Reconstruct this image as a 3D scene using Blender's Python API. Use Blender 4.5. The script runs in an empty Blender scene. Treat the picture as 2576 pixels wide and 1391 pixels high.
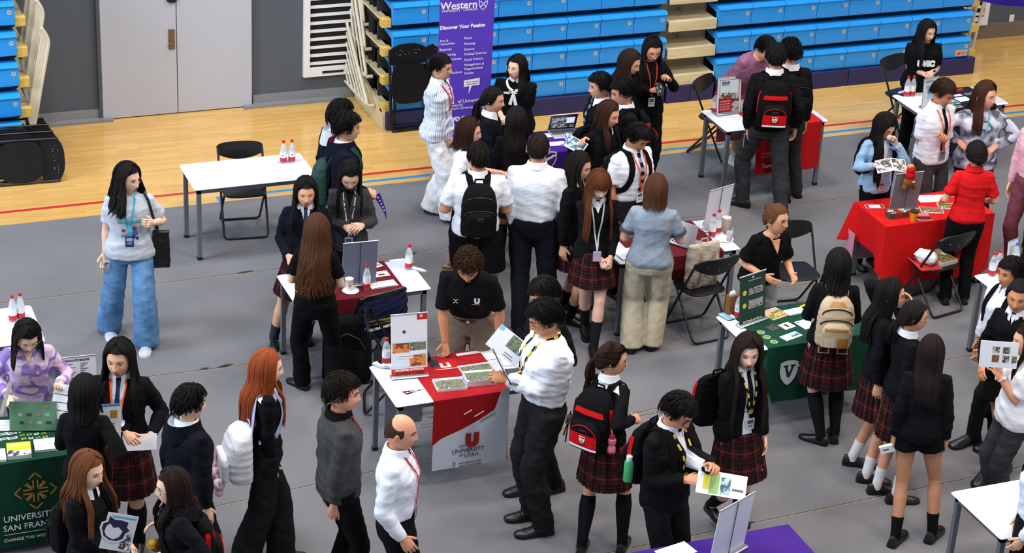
import bpy, bmesh, math, random
import numpy as np
from mathutils import Vector, Matrix, noise
from mathutils.bvhtree import BVHTree
random.seed(7)
SC = bpy.context.scene
COL = SC.collection
PI = math.pi
# ------------------------------------------------------------------ camera
F_PX, PITCH, ROLL, YAW, CAMH = 5283.0, .44929, .05667, .40219, 8.666
CX, CY = 1288.0, 695.5
fw = Vector((math.sin(YAW)*math.cos(PITCH), math.cos(YAW)*math.cos(PITCH), -math.sin(PITCH)))
_r = fw.cross(Vector((0, 0, 1))).normalized(); _u = _r.cross(fw)
cr = math.cos(ROLL)*_r + math.sin(ROLL)*_u
cu = -math.sin(ROLL)*_r + math.cos(ROLL)*_u
CAM = Vector((0, 0, CAMH))
cd = bpy.data.cameras.new('camera'); cam = bpy.data.objects.new('camera', cd); COL.objects.link(cam)
cd.sensor_width = 36; cd.lens = F_PX/2576*36; cd.clip_end = 200
M3 = Matrix((cr, cu, -fw)).transposed()
cam.matrix_world = Matrix.Translation(CAM) @ M3.to_4x4()
SC.camera = cam
SC.view_settings.view_transform = 'Standard'; SC.view_settings.look = 'None'
SC.view_settings.gamma = 1; SC.view_settings.exposure = 0.14
SC.view_settings.use_curve_mapping = False
# ------------------------------------------------------------------ light
wd = bpy.data.worlds.new('world'); SC.world = wd; wd.use_nodes = True
wd.node_tree.nodes['Background'].inputs[0].default_value = (.86, .93, 1, 1)
wd.node_tree.nodes['Background'].inputs[1].default_value = .38
def area(name, loc, rot, sx, sy, power, col):
    l = bpy.data.lights.new(name, 'AREA'); l.shape = 'RECTANGLE'; l.size = sx; l.size_y = sy
    l.energy = power; l.color = col
    o = bpy.data.objects.new(name, l); COL.objects.link(o); o.location = loc; o.rotation_euler = rot
    return o
for i, (x, y) in enumerate([(2, 12), (8, 12), (14, 12), (2, 18), (8, 18), (14, 18), (5, 7), (11, 7)]):
    area('ceiling_lamp', (x, y, 10.5), (0, 0, 0), 1.6, 1.6, 318, (1, .985, .97) if x < 7 or y > 15 else (1, .81, .66))
area('cool_left_fill', (-9, 15, 8), (0, math.radians(-58), 0), 9, 4, 1900, (.80, .89, 1))  # added cool fill lamp, turns the left side bluish; no window is modelled

def ray(px, py):
    return (fw + cr*((px-CX)/F_PX) - cu*((py-CY)/F_PX))
def P(px, py, z=0.0):
    d = ray(px, py); return CAM + d*((z-CAMH)/d.z)
def PY(px, py, Y):
    d = ray(px, py); return CAM + d*(Y/d.y)
def PX_(px, py, X):
    d = ray(px, py); return CAM + d*(X/d.x)
CH = Vector((fw.x, fw.y, 0)).normalized()          # horizontal view direction
CR = Vector((CH.y, -CH.x, 0))                       # picture right, horizontal
def PD(px, py, D):                                  # point on the upright plane at horizontal distance D
    d = ray(px, py); return CAM + d*(D/d.dot(CH))
# ------------------------------------------------------------------ materials
def srgb(h):
    if isinstance(h, str):
        h = h.lstrip('#'); c = [int(h[i:i+2], 16)/255 for i in (0, 2, 4)]
    else: c = [v/255 for v in h]
    return tuple((v/12.92 if v <= .04045 else ((v+.055)/1.055)**2.4) for v in c)+(1,)
MATS = {}
def mat(name, color, rough=.6, metal=0, noisec=None, nscale=40, nmix=.25, bump=0, bscale=60, spec=.5, trans=0, emit=None, stretch=None, coat=0, alpha=1):
    if name in MATS: return MATS[name]
    m = bpy.data.materials.new(name); m.use_nodes = True
    nt = m.node_tree; b = nt.nodes['Principled BSDF']
    c = srgb(color)
    if name.startswith('cloth_') and max(c[:3]) < .035: c = tuple(v*.5 for v in c[:3])+(1,)
    b.inputs['Base Color'].default_value = c
    b.inputs['Roughness'].default_value = rough; b.inputs['Metallic'].default_value = metal
    b.inputs['Specular IOR Level'].default_value = spec
    if coat: b.inputs['Coat Weight'].default_value = coat; b.inputs['Coat Roughness'].default_value = .12
    if trans: b.inputs['Transmission Weight'].default_value = trans
    if alpha < 1: b.inputs['Alpha'].default_value = alpha
    if emit: b.inputs['Emission Color'].default_value = srgb(emit); b.inputs['Emission Strength'].default_value = 1
    m.diffuse_color = c
    tc = nt.nodes.new('ShaderNodeTexCoord'); mp = nt.nodes.new('ShaderNodeMapping')
    nt.links.new(tc.outputs['Object'], mp.inputs[0])
    if stretch: mp.inputs['Scale'].default_value = stretch
    n = nt.nodes.new('ShaderNodeTexNoise'); n.inputs['Scale'].default_value = nscale; n.inputs['Detail'].default_value = 3
    nt.links.new(mp.outputs[0], n.inputs['Vector'])
    mx = nt.nodes.new('ShaderNodeMix'); mx.data_type = 'RGBA'
    c2 = srgb(noisec) if noisec else tuple(v*.8 for v in c[:3])+(1,)
    mx.inputs[6].default_value = c; mx.inputs[7].default_value = c2
    mr = nt.nodes.new('ShaderNodeMapRange'); mr.inputs[1].default_value = .35; mr.inputs[2].default_value = .7
    mr.inputs[4].default_value = 1 if noisec else nmix
    nt.links.new(n.outputs[0], mr.inputs[0]); nt.links.new(mr.outputs[0], mx.inputs[0])
    nt.links.new(mx.outputs[2], b.inputs['Base Color'])
    if bump:
        n2 = nt.nodes.new('ShaderNodeTexNoise'); n2.inputs['Scale'].default_value = bscale; n2.inputs['Detail'].default_value = 4
        nt.links.new(mp.outputs[0], n2.inputs['Vector'])
        bp = nt.nodes.new('ShaderNodeBump'); bp.inputs['Strength'].default_value = bump; bp.inputs['Distance'].default_value = .01
        nt.links.new(n2.outputs[0], bp.inputs['Height']); nt.links.new(bp.outputs[0], b.inputs['Normal'])
    MATS[name] = m
    return m
def cmat(col, kind='cloth'):                         # colour-keyed material
    key = kind+'_'+(col if isinstance(col, str) else '%02x%02x%02x' % tuple(col)).strip('#')
    if kind == 'cloth': return mat(key, col, .88, bump=.55, bscale=15, nmix=.12, nscale=25, spec=.12, stretch=(1, 1, 1.8))
    if kind == 'paper': return mat(key, col, .5, nmix=.03)
    if kind == 'plastic': return mat(key, col, .35, nmix=.05)
    if kind == 'metal': return mat(key, col, .35, metal=.7, nmix=.08)
    if kind == 'leather': return mat(key, col, .35, bump=.2, bscale=50, nmix=.1)
    if kind == 'skin': return mat(key, col, .5, nmix=.06, nscale=30, spec=.35)
    if kind == 'hair': return mat(key, col, .55, nscale=22, nmix=.5, stretch=(3, 3, .35), bump=.6, bscale=150, spec=.16)
    return mat(key, col, .6)
# ------------------------------------------------------------------ mesh builder
class MB:
    def __init__(s): s.v = []; s.f = []; s.m = []; s.uv = {}
    def add(s, vs, fs, mi=0):
        o = len(s.v); s.v += [tuple(v) for v in vs]
        for f in fs: s.f.append(tuple(i+o for i in f)); s.m.append(mi)
        return s
    def box(s, x0, x1, y0, y1, z0, z1, mi=0, M=None):
        vs = [Vector((x, y, z)) for z in (z0, z1) for y in (y0, y1) for x in (x0, x1)]
        if M is not None: vs = [M @ v for v in vs]
        return s.add(vs, [(0, 2, 3, 1), (4, 5, 7, 6), (0, 1, 5, 4), (2, 6, 7, 3), (0, 4, 6, 2), (1, 3, 7, 5)], mi)
    def rbox(s, x0, x1, y0, y1, z0, z1, r=.005, mi=0, M=None, n=3):   # rounded in plan, flat top and bottom with small chamfer
        pts = []
        for cx, cy, a0 in ((x1-r, y1-r, 0), (x0+r, y1-r, 90), (x0+r, y0+r, 180), (x1-r, y0+r, 270)):
            for k in range(n+1):
                a = math.radians(a0+90*k/n); pts.append((cx+r*math.cos(a), cy+r*math.sin(a)))
        N = len(pts); cxm, cym = (x0+x1)/2, (y0+y1)/2; ch = min(r*.6, (z1-z0)*.45)
        sx = 1-ch/max((x1-x0)/2, 1e-4); sy = 1-ch/max((y1-y0)/2, 1e-4)
        rings = [(z0, sx, sy), (z0+ch, 1, 1), (z1-ch, 1, 1), (z1, sx, sy)]
        vs = []
        for z, a, b in rings: vs += [Vector((cxm+(x-cxm)*a, cym+(y-cym)*b, z)) for x, y in pts]
        if M is not None: vs = [M @ v for v in vs]
        fs = [tuple(reversed(range(N))), tuple(range(3*N, 4*N))]
        for k in range(3):
            for i in range(N): fs.append((k*N+i, k*N+(i+1) % N, (k+1)*N+(i+1) % N, (k+1)*N+i))
        return s.add(vs, fs, mi)
    def loft(s, rings, mi=0, cap=True, closed=True):
        n = len(rings[0]); vs = [p for r in rings for p in r]; fs = []
        for k in range(len(rings)-1):
            for i in range(n if closed else n-1):
                j = (i+1) % n; fs.append((k*n+i, k*n+j, (k+1)*n+j, (k+1)*n+i))
        if cap and closed: fs += [tuple(reversed(range(n))), tuple(range((len(rings)-1)*n, len(rings)*n))]
        return s.add(vs, fs, mi)
    def tube(s, pts, rad, n=8, mi=0, side=None, flat=1.0, cap=True, round_end=False):
        pts = [Vector(p) for p in pts]; rr = rad if isinstance(rad, list) else [rad]*len(pts)
        if round_end:
            d = (pts[-1]-pts[-2]).normalized(); e = pts[-1]; R = rr[-1]
            pts += [e+d*R*.6, e+d*R*.95]; rr = list(rr)+[R*.75, R*.3]
        rings = []; prev = side
        for i, p in enumerate(pts):
            if i == 0: t = pts[1]-p
            elif i == len(pts)-1: t = p-pts[i-1]
            else: t = (pts[i+1]-p).normalized()+(p-pts[i-1]).normalized()
            if t.length < 1e-9: t = Vector((0, 0, 1))
            t.normalize()
            if prev is None: prev = Vector((1, 0, 0)) if abs(t.x) < .9 else Vector((0, 1, 0))
            a = prev-t*prev.dot(t)
            if a.length < 1e-6: a = t.orthogonal()
            a.normalize(); b = t.cross(a); prev = a; r = rr[i]
            rx, ry = r if isinstance(r, (tuple, list)) else (r, r*flat)
            rings.append([p+a*(rx*math.cos(2*PI*k/n))+b*(ry*math.sin(2*PI*k/n)) for k in range(n)])
        return s.loft(rings, mi, cap)
    def lathe(s, prof, n=16, mi=0, M=None):
        rings = []
        for r, z in prof: rings.append([Vector((r*math.cos(2*PI*k/n), r*math.sin(2*PI*k/n), z)) for k in range(n)])
        if M is not None: rings = [[M @ p for p in r] for r in rings]
        return s.loft(rings, mi)
    def ell(s, c, rx, ry, rz, n=12, m=8, mi=0, M=None):
        c = Vector(c); rings = []
        for j in range(1, m):
            t = PI*j/m; rings.append([Vector((rx*math.sin(t)*math.cos(2*PI*k/n), ry*math.sin(t)*math.sin(2*PI*k/n), -rz*math.cos(t))) for k in range(n)])
        if M is not None: rings = [[M @ p for p in r] for r in rings]
        rings = [[p+c for p in r] for r in rings]
        return s.loft(rings, mi)
    def poly(s, pts, th, M=None, mi=0):                 # flat outline in local XY given a real thickness
        n = len(pts); vs = [Vector((x, y, 0)) for x, y in pts]+[Vector((x, y, th)) for x, y in pts]
        if M is not None: vs = [M @ v for v in vs]
        fs = [tuple(reversed(range(n))), tuple(range(n, 2*n))]+[(i, (i+1) % n, n+(i+1) % n, n+i) for i in range(n)]
        return s.add(vs, fs, mi)
    def mesh(s, name, mats, smooth=True, off=None):
        me = bpy.data.meshes.new(name)
        vs = s.v if off is None else [(x-off[0], y-off[1], z-off[2]) for x, y, z in s.v]
        me.from_pydata(vs, [], s.f)
        for m in (mats if isinstance(mats, (list, tuple)) else [mats]): me.materials.append(m)
        me.polygons.foreach_set('material_index', s.m)
        me.validate(); me.update()
        bm = bmesh.new(); bm.from_mesh(me); bmesh.ops.recalc_face_normals(bm, faces=bm.faces); bm.to_mesh(me); bm.free()
        if smooth:
            try: me.shade_smooth()
            except Exception: pass
            try: me.set_sharp_from_angle(angle=math.radians(42))
            except Exception: pass
        return me
    def build(s, name, mats, parent=None, off=None, smooth=True):
        return link(name, s.mesh(name, mats, smooth, off), parent)
def link(name, me, parent=None, loc=None):
    o = bpy.data.objects.new(name, me); COL.objects.link(o)
    if parent is not None: o.parent = parent
    if loc is not None: o.location = loc
    return o
def tag(o, label=None, cat=None, group=None, kind=None):
    if label: o['label'] = label
    if cat: o['category'] = cat
    if group: o['group'] = group
    if kind: o['kind'] = kind
    return o
def thing(name, label, cat, loc=(0, 0, 0), rz=0, group=None):
    o = bpy.data.objects.new(name, None); COL.objects.link(o); o.empty_display_size = .1
    o.location = loc; o.rotation_euler = (0, 0, rz)
    return tag(o, label, cat, group)
def kids(o): return KID.get(o.name, [])
def copy_tree(o, parent=None):
    c = o.copy(); COL.objects.link(c)
    if parent is not None: c.parent = parent
    for ch in [x for x in bpy.data.objects if x.parent == o]: copy_tree(ch, c)
    return c
def struct(name, mb, m, smooth=False):
    o = mb.build(name, m, smooth=smooth); o['kind'] = 'structure'; return o
def relabel(o, label, group=None):
    o['label'] = label
    if group: o['group'] = group
    return o
def Rz(a): return Matrix.Rotation(a, 4, 'Z')
def Rx(a): return Matrix.Rotation(a, 4, 'X')
def Ry(a): return Matrix.Rotation(a, 4, 'Y')
def T(x, y, z): return Matrix.Translation((x, y, z))
# text as real geometry; M places its local XY plane (x right, y up, z out of the surface)
TXC = {}
def text(body, size, M, m, name='lettering', parent=None, align='CENTER', ext=.0006, shear=0, sx=1.0, bold=0, fit=None):
    cu_ = bpy.data.curves.new('t', 'FONT'); cu_.body = body; cu_.size = size; cu_.align_x = align; cu_.align_y = 'CENTER'
    cu_.extrude = ext; cu_.shear = shear; cu_.offset = bold; cu_.resolution_u = 3
    o = bpy.data.objects.new('t', cu_)
    COL.objects.link(o); dg = bpy.context.evaluated_depsgraph_get(); dg.update()
    me = bpy.data.meshes.new_from_object(o.evaluated_get(dg)); bpy.data.objects.remove(o); bpy.data.curves.remove(cu_)
    k = 1.0
    if fit and len(me.vertices):
        xs = [v.co.x for v in me.vertices]; k = fit/max(1e-4, max(xs)-min(xs))
    me.transform(M @ Matrix.Diagonal((sx*k, k, 1, 1))); me.materials.clear(); me.materials.append(m); me.name = name
    return link(name, me, parent)
# ================================================================== the hall
WALLY, BF, CARY = 21.45, 20.38, 18.93
# wooden court floor
m = bpy.data.materials.new('wood_floor'); m.use_nodes = True; nt = m.node_tree; b = nt.nodes['Principled BSDF']
tc = nt.nodes.new('ShaderNodeTexCoord'); br = nt.nodes.new('ShaderNodeTexBrick')
nt.links.new(tc.outputs['Object'], br.inputs['Vector'])
br.inputs['Color1'].default_value = srgb('#d6ad66'); br.inputs['Color2'].default_value = srgb('#c79a54'); br.inputs['Mortar'].default_value = srgb('#bd8a44')
br.inputs['Scale'].default_value = 1; br.inputs['Brick Width'].default_value = .62; br.inputs['Row Height'].default_value = .055
br.inputs['Mortar Size'].default_value = .0012; br.inputs['Bias'].default_value = -.15; br.offset = .37
n = nt.nodes.new('ShaderNodeTexNoise'); n.inputs['Scale'].default_value = 3; mp = nt.nodes.new('ShaderNodeMapping'); mp.inputs['Scale'].default_value = (1, 14, 1)
nt.links.new(tc.outputs['Object'], mp.inputs[0]); nt.links.new(mp.outputs[0], n.inputs['Vector']); n.inputs['Detail'].default_value = 5
mx = nt.nodes.new('ShaderNodeMix'); mx.data_type = 'RGBA'; mx.blend_type = 'MULTIPLY'; mx.inputs[0].default_value = .38
cr_ = nt.nodes.new('ShaderNodeMapRange'); cr_.inputs[1].default_value = .3; cr_.inputs[2].default_value = .7; cr_.inputs[3].default_value = .72; cr_.inputs[4].default_value = 1.1
nt.links.new(n.outputs[0], cr_.inputs[0]); nt.links.new(br.outputs[0], mx.inputs[6]); nt.links.new(cr_.outputs[0], mx.inputs[7])
nt.links.new(mx.outputs[2], b.inputs['Base Color']); b.inputs['Roughness'].default_value = .16; b.inputs['Specular IOR Level'].default_value = .55
WOOD = m
struct('floor', MB().add([(-8, 2, 0), (34, 2, 0), (34, 30, 0), (-8, 30, 0)], [(0, 1, 2, 3)]), WOOD)
# carpet laid over the court
CARP = mat('carpet_grey', '#737479', .95, noisec='#6c6d72', nscale=1.2, bump=.35, bscale=160, spec=.1)
cb = MB(); cb.box(-8, 34, 2, CARY, 0, .004); c = cb.build('carpet', CARP, smooth=False)
tag(c, 'large grey carpet sheet laid over the court under all the tables', 'carpet')
SEAM_D = mat('seam_dark', '#26231f', .9); SEAM_L = mat('seam_edge', '#a59678', .9)
def strip(mb, a, b_, w, z, mi=0, t=.0012):
    a = Vector(a); b_ = Vector(b_); d = (b_-a).normalized(); nn = Vector((-d.y, d.x, 0))*w/2
    mb.add([(p.x, p.y, zz) for zz in (z, z+t) for p in (a-nn, b_-nn, b_+nn, a+nn)],
           [(0, 3, 2, 1), (4, 5, 6, 7), (0, 1, 5, 4), (1, 2, 6, 5), (2, 3, 7, 6), (3, 0, 4, 7)], mi)
def xline(p0, p1, ext=(0, 0)):
    a = P(*p0); b_ = P(*p1); d = (b_-a).normalized(); return a-d*ext[0], b_+d*ext[1]
for k, (p0, p1, ext) in enumerate([((386, 716), (1135, 623.5), (2.8, 0)), ((1135, 623.5), (1770, 545), (0, 0)), ((1820, 538), (2120, 500), (0, 12)), ((434, 941), (720, 906), (3.5, 0)),
        ((720, 906), (1560, 786), (0, .6)), ((1600, 1040), (1672, 1024), (5, 0)), ((2390, 905), (2450, 894), (4.2, 8)), ((1757, 1345), (2427, 1206), (1.3, 6)), ((1840, 742), (2050, 712), (1.5, .5))]):
    a, b_ = xline(p0, p1, ext); mb = MB(); d = (b_-a).normalized(); nn = Vector((-d.y, d.x, 0))
    strip(mb, a, b_, .009, .0042, 0); strip(mb, a-nn*.008, b_-nn*.008, .007, .0042, 1)
    tag(mb.build('carpet_seam', [SEAM_D, SEAM_L], smooth=False), kind='structure')
# lifted gaps where the carpet edges part
for p0, p1 in (((590, 690), (640, 682)), ((500, 932), (528, 926)), ((545, 926), (590, 916)), ((1866, 1320), (1900, 1314)), ((1030, 640), (1050, 637))):
    mb = MB(); a = P(*p0); b_ = P(*p1); md = (a+b_)/2; nn = Vector((0, .022, 0))
    mb.add([(q.x, q.y, .0062) for q in (a, md-nn, b_, md+nn)], [(0, 1, 2, 3)])
    tag(mb.build('carpet_seam', SEAM_D, smooth=False), kind='structure')
# court lines
RED = mat('court_red', '#c2262a', .3); BLUE = mat('court_blue', '#2b87c8', .3)
for k, (nm, y, x0, x1, mt) in enumerate((('red', 19.24, -2, 30, RED), ('blue', 19.05, 4.83, 5.95, BLUE), ('blue', 19.05, 6.2, 30, BLUE))):
    mb = MB(); strip(mb, (x0, y, 0), (x1, y, 0), .05, .0008, t=.0008); tag(mb.build('court_line_'+nm, mt, smooth=False), kind='structure')
mb = MB(); strip(mb, (4.83, 19.07, 0), (4.83, 18.9, 0), .05, .0009, t=.0008); tag(mb.build('court_line_blue', BLUE, smooth=False), kind='structure')
# back wall
WALL = mat('wall_slate', '#505964', .75, nmix=.12, nscale=90, bump=.1, bscale=200)
wb = MB(); wb.box(-4, 30, WALLY, WALLY+.2, 0, 7)
struct('wall_back', wb, WALL)
DK = mat('door_grey', '#b3bac9', .55, nmix=.05)
HNG = cmat('#8c7763', 'metal'); DARK = mat('dark_gap', '#14161a', .9)
for k, (x0, x1) in enumerate(((4.15, 4.975), (4.985, 5.82))):
    mb = MB(); mb.box(x0, x1, WALLY-.05, WALLY+.01, .012, 3.6)
    d = mb.build('door_%d' % (k+1), DK, smooth=False); d['kind'] = 'structure'
    if k == 0:
        h = MB(); q = PY(432, 100, WALLY-.06)
        h.rbox(q.x-.035, q.x+.035, WALLY-.062, WALLY-.05, q.z-.11, q.z+.12, .004)
        h.tube([(q.x, WALLY-.06, q.z-.03), (q.x, WALLY-.1, q.z-.03), (q.x-.05, WALLY-.105, q.z-.03)], .01)
        h.build('door_handle', HNG, d)
        h = MB(); q2 = PY(437, 0, WALLY-.06); h.tube([(q2.x-.02, WALLY-.05, q2.z+.04), (q2.x-.02, WALLY-.07, q2.z+.04)], .07, n=16); h.build('door_closer', cmat('#33363c', 'metal'), d)
mb = MB(); mb.box(4.11, 4.15, WALLY-.055, WALLY+.01, 0, 3.6); struct('trim_1', mb, mat('trim_dark', '#4a515b', .6))
TRM = mat('trim_alu', '#8d9197', .45, metal=.3); SILL = mat('trim_brown', '#75685d', .6)
mb = MB(); mb.box(2.3, 4.12, WALLY-.03, WALLY, .0, .12); struct('baseboard_left', mb, TRM)
mb = MB(); mb.box(5.84, 7.3, WALLY-.03, WALLY, 0, .12); struct('baseboard_center', mb, TRM)
mb = MB(); mb.box(13.8, 26, WALLY-.03, WALLY, 0, .2); struct('baseboard_right', mb, SILL)
mb = MB(); mb.box(3.0, 4.25, WALLY-.12, WALLY-.03, 0, .03); mb.box(5.72, 6.9, WALLY-.12, WALLY-.03, 0, .03); struct('trim_2', mb, TRM)
# louvre grilles
WHT = mat('white_paint', '#e9edf2', .4)
def louvre(x0, x1, z0, z1, label):
    t = thing('wall_louvre', label, 'ventilation grille', (x0, WALLY-.02, z0))
    w, h = x1-x0, z1-z0; f = MB(); b_ = .07
    for bx in ((0, w, 0, b_*1.5), (0, w, h-b_, h), (0, b_, b_*1.5, h-b_), (w-b_, w, b_*1.5, h-b_)): f.box(bx[0], bx[1], -.03, .02, bx[2], bx[3])
    f.build('frame', WHT, t, smooth=False)
    k_ = MB(); k_.box(b_, w-b_, .005, .018, b_, h-b_); k_.build('backing', DARK, t, smooth=False)
    nsl = int((h-.2)/.095)
    for i in range(nsl):
        z = b_*1.5+.03+i*.095; s_ = MB(); s_.box(b_, w-b_, -.012, -.004, z, z+.035, M=T(0, 0, 0)); s_.build('slat', WHT, t, smooth=False)
    g = MB(); g.box(w*.35, w*.75, -.036, -.03, .035, .06); g.build('latch', DARK, t, smooth=False)
q = PY(761, 192, WALLY); louvre(q.x, q.x+.62, q.z, q.z+2.4, 'white louvred ventilation grille in the wall beside the grey double door')
q = PY(2478, 60, WALLY); louvre(q.x-.62, q.x, q.z, q.z+1.6, 'white louvred grille partly behind the right end of the blue bleachers')
q = PY(2544, 45, WALLY); t = thing('wall_outlet', 'small white square socket plate on the dark wall at far right', 'socket', (q.x, WALLY-.008, q.z))
MB().rbox(-.035, .035, -.006, .006, -.045, .045, .003).build('plate', WHT, t)
# ------------------------------------------------------------------ bleachers
SEATB = mat('seat_blue', '#2a9ff6', .32, noisec='#2294f0', nscale=300, spec=.5)
NAVY = mat('kick_navy', '#1e2054', .5, nmix=.1)
DECK = mat('deck_cream', '#cfc4a0', .55, noisec='#bdb08a', nscale=8, stretch=(.3, 3, 3))
OAK = mat('end_block_wood', '#d9bb62', .5, noisec='#c7a44c', nscale=30, stretch=(1, .2, 3))
UND = mat('bleacher_under', '#2e2b29', .8)
RAILM = mat('rail_cream', '#cfc8b4', .4, nmix=.05)
TAGM = mat('seat_tag', '#b9bcc0', .5)
TXD = mat('ink_black', '#141414', .6); TXW = mat('ink_white', '#f4f6fa', .55)
def seat_profile():
    # (y, z) outline of one seat module, front at y=0
    return [(0, .0), (-.006, .02), (-.006, .18), (-.03, .205), (-.022, .23), (.03, .24), (.2, .22), (.3, .23), (.3, .185), (.05, .16), (.03, 0)]
ROWS = 7; ZR0, DZR, DYR = .215, .318, .028
def bank(xa, w, nums, name, label, first, lo=0):
    t = thing(name, label, 'bleacher', (xa, BF, 0))
    n = len(nums)
    for r in range(lo, ROWS):
        z = ZR0+r*DZR; y = r*DYR
        for i, num in enumerate(nums):
            x0 = i*w+.004; x1 = (i+1)*w-.004; pr = seat_profile(); mb = MB()
            A = [Vector((x0, y+a, z+c_)) for a, c_ in pr]; B = [Vector((x1, y+a, z+c_)) for a, c_ in pr]
            mb.loft([A, B]); st = mb.build('seat', SEATB, t)
            g = MB(); g.lathe([(.0255, 0), (.0255, .002)], 14, M=T(x1-.05, y-.0065, z+.135) @ Rx(PI/2)); tg = g.build('number_plate', TAGM, st)
            if r < 5: text(str(num), .03, T(x1-.05, y-.0088, z+.135) @ Rx(PI/2), TXD, 'number', tg, ext=.0003)
    return t
def merge(t, root):
    for ch in [x for x in bpy.data.objects if x.parent == t]:
        ch.parent = root; ch.location = ch.location+(t.location-root.location)
    bpy.data.objects.remove(t)
def frame(xa, xb, name, label, leftend=False, rightend=False):
    t = thing(name, label, 'bleacher base', (xa, BF, 0)); W = xb-xa
    mb = MB(); nseg = max(1, round(W/.83))
    for i in range(nseg): mb.rbox(i*W/nseg+.004, (i+1)*W/nseg-.004, -.05, .02, .0, .205, .006)
    mb.build('kick_board', NAVY, t)
    mb = MB()
    for r in range(ROWS): mb.box(.02, W-.02, .09+r*DYR, .95, .16+r*DZR, .19+r*DZR); mb.box(.02, W-.02, .32+r*DYR, .36+r*DYR, .19+r*DZR, .19+(r+1)*DZR)
    mb.build('deck', UND, t, smooth=False)
    return t
XA0, SW = 7.13, .412
b1 = bank(XA0, SW, list(range(1, 9)), 'bleacher_seating', 'blue moulded bleachers with seats 1 to 8, navy base and folded cream rails', 1)
merge(frame(XA0-.08, XA0+8*SW, 'b', ''), b1)
XB0 = 11.08; SW2 = .435
b2 = bank(XB0, SW2, list(range(9, 17)), 'bleacher_seating', 'blue moulded bleachers with seats 9 to 16 right of the cream steps', 9)
merge(frame(XB0+.01, XB0+8*SW2+.08, 'b', ''), b2)
XC1 = 3.12
b3 = bank(XC1-3*.43, .43, [14, 15, 16], 'bleacher_seating', 'blue moulded bleachers with cream guard rails at the left edge of the hall', 14)
merge(frame(XC1-1.3, XC1+.02, 'b', ''), b3)
# maker's sticker on the last seat
q = MB(); q.box(0, .17, -.002, 0, 0, .08); s_ = q.build('sticker', mat('sticker_tan', '#c9a98d', .5), b2, smooth=False); s_.location = (8*SW2-.2, -.009, ZR0+.015)
q = MB(); q.poly([(.02, .02), (.07, .02), (.06, .055), (.03, .05)], .001, Rx(PI/2)); e_ = q.build('emblem', cmat('#d2452c', 'paper'), s_); e_.location = (0, -.003, 0)
text('SEATS', .03, T(.115, -.004, .04) @ Rx(PI/2), cmat('#a3412e', 'paper'), 'lettering', s_)
# aisle steps between the two banks
XS0, XS1 = XA0+8*SW+.03, XB0-.02
t = thing('aisle_steps', 'cream aisle steps numbered 02 and 03 between the two blue seat banks', 'steps', (XS0, BF, 0)); W = XS1-XS0
mb = MB(); mb.rbox(.0, W/2-.003, -.05, .02, 0, .205, .006); mb.rbox(W/2+.003, W, -.05, .02, 0, .205, .006); mb.build('kick_board', NAVY, t)
RSR = mat('riser_tan', '#9b8d70', .6)
for r in range(ROWS):
    z = ZR0+r*DZR; y = r*DYR+.0
    mb = MB(); mb.rbox(0, W, y-.03, y+.0, z-.01, z+.115, .004, mi=0); mb.box(0, W, y, y+.34, z+.08, z+.105, 0)
    st = mb.build('step', DECK, t)
    mb = MB(); mb.box(0, W, y+.26, y+.27, z+.1, z+DZR); rs = mb.build('riser', RSR, t, smooth=False)
    if r in (1, 2):
        q = MB(); q.box(W*.30, W*.30+.11, y+.254, y+.26, z+.12, z+.2); pl = q.build('number_plate', mat('plate_tan', '#8c8069', .5), rs, smooth=False)
        text('0%d' % (r+1) if r < 3 else '', .055, T(W*.30+.055, y+.252, z+.16) @ Rx(PI/2), TXD, 'number', pl)
    if r == 3:
        mb = MB(); 
        for bx in ((0, W*.92, z+.27, z+.3), (0, W*.92, z+.125, z+.15), (0, .02, z+.12, z+.3), (W*.45, W*.47, z+.12, z+.3), (W*.9, W*.92, z+.12, z+.3)): mb.box(bx[0], bx[1], y+.0, y+.03, bx[2], bx[3])
        mb.box(0, W*.92, y, y+.3, z+.295, z+.305); mb.build('inner_frame', DECK, t, smooth=False)
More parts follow.
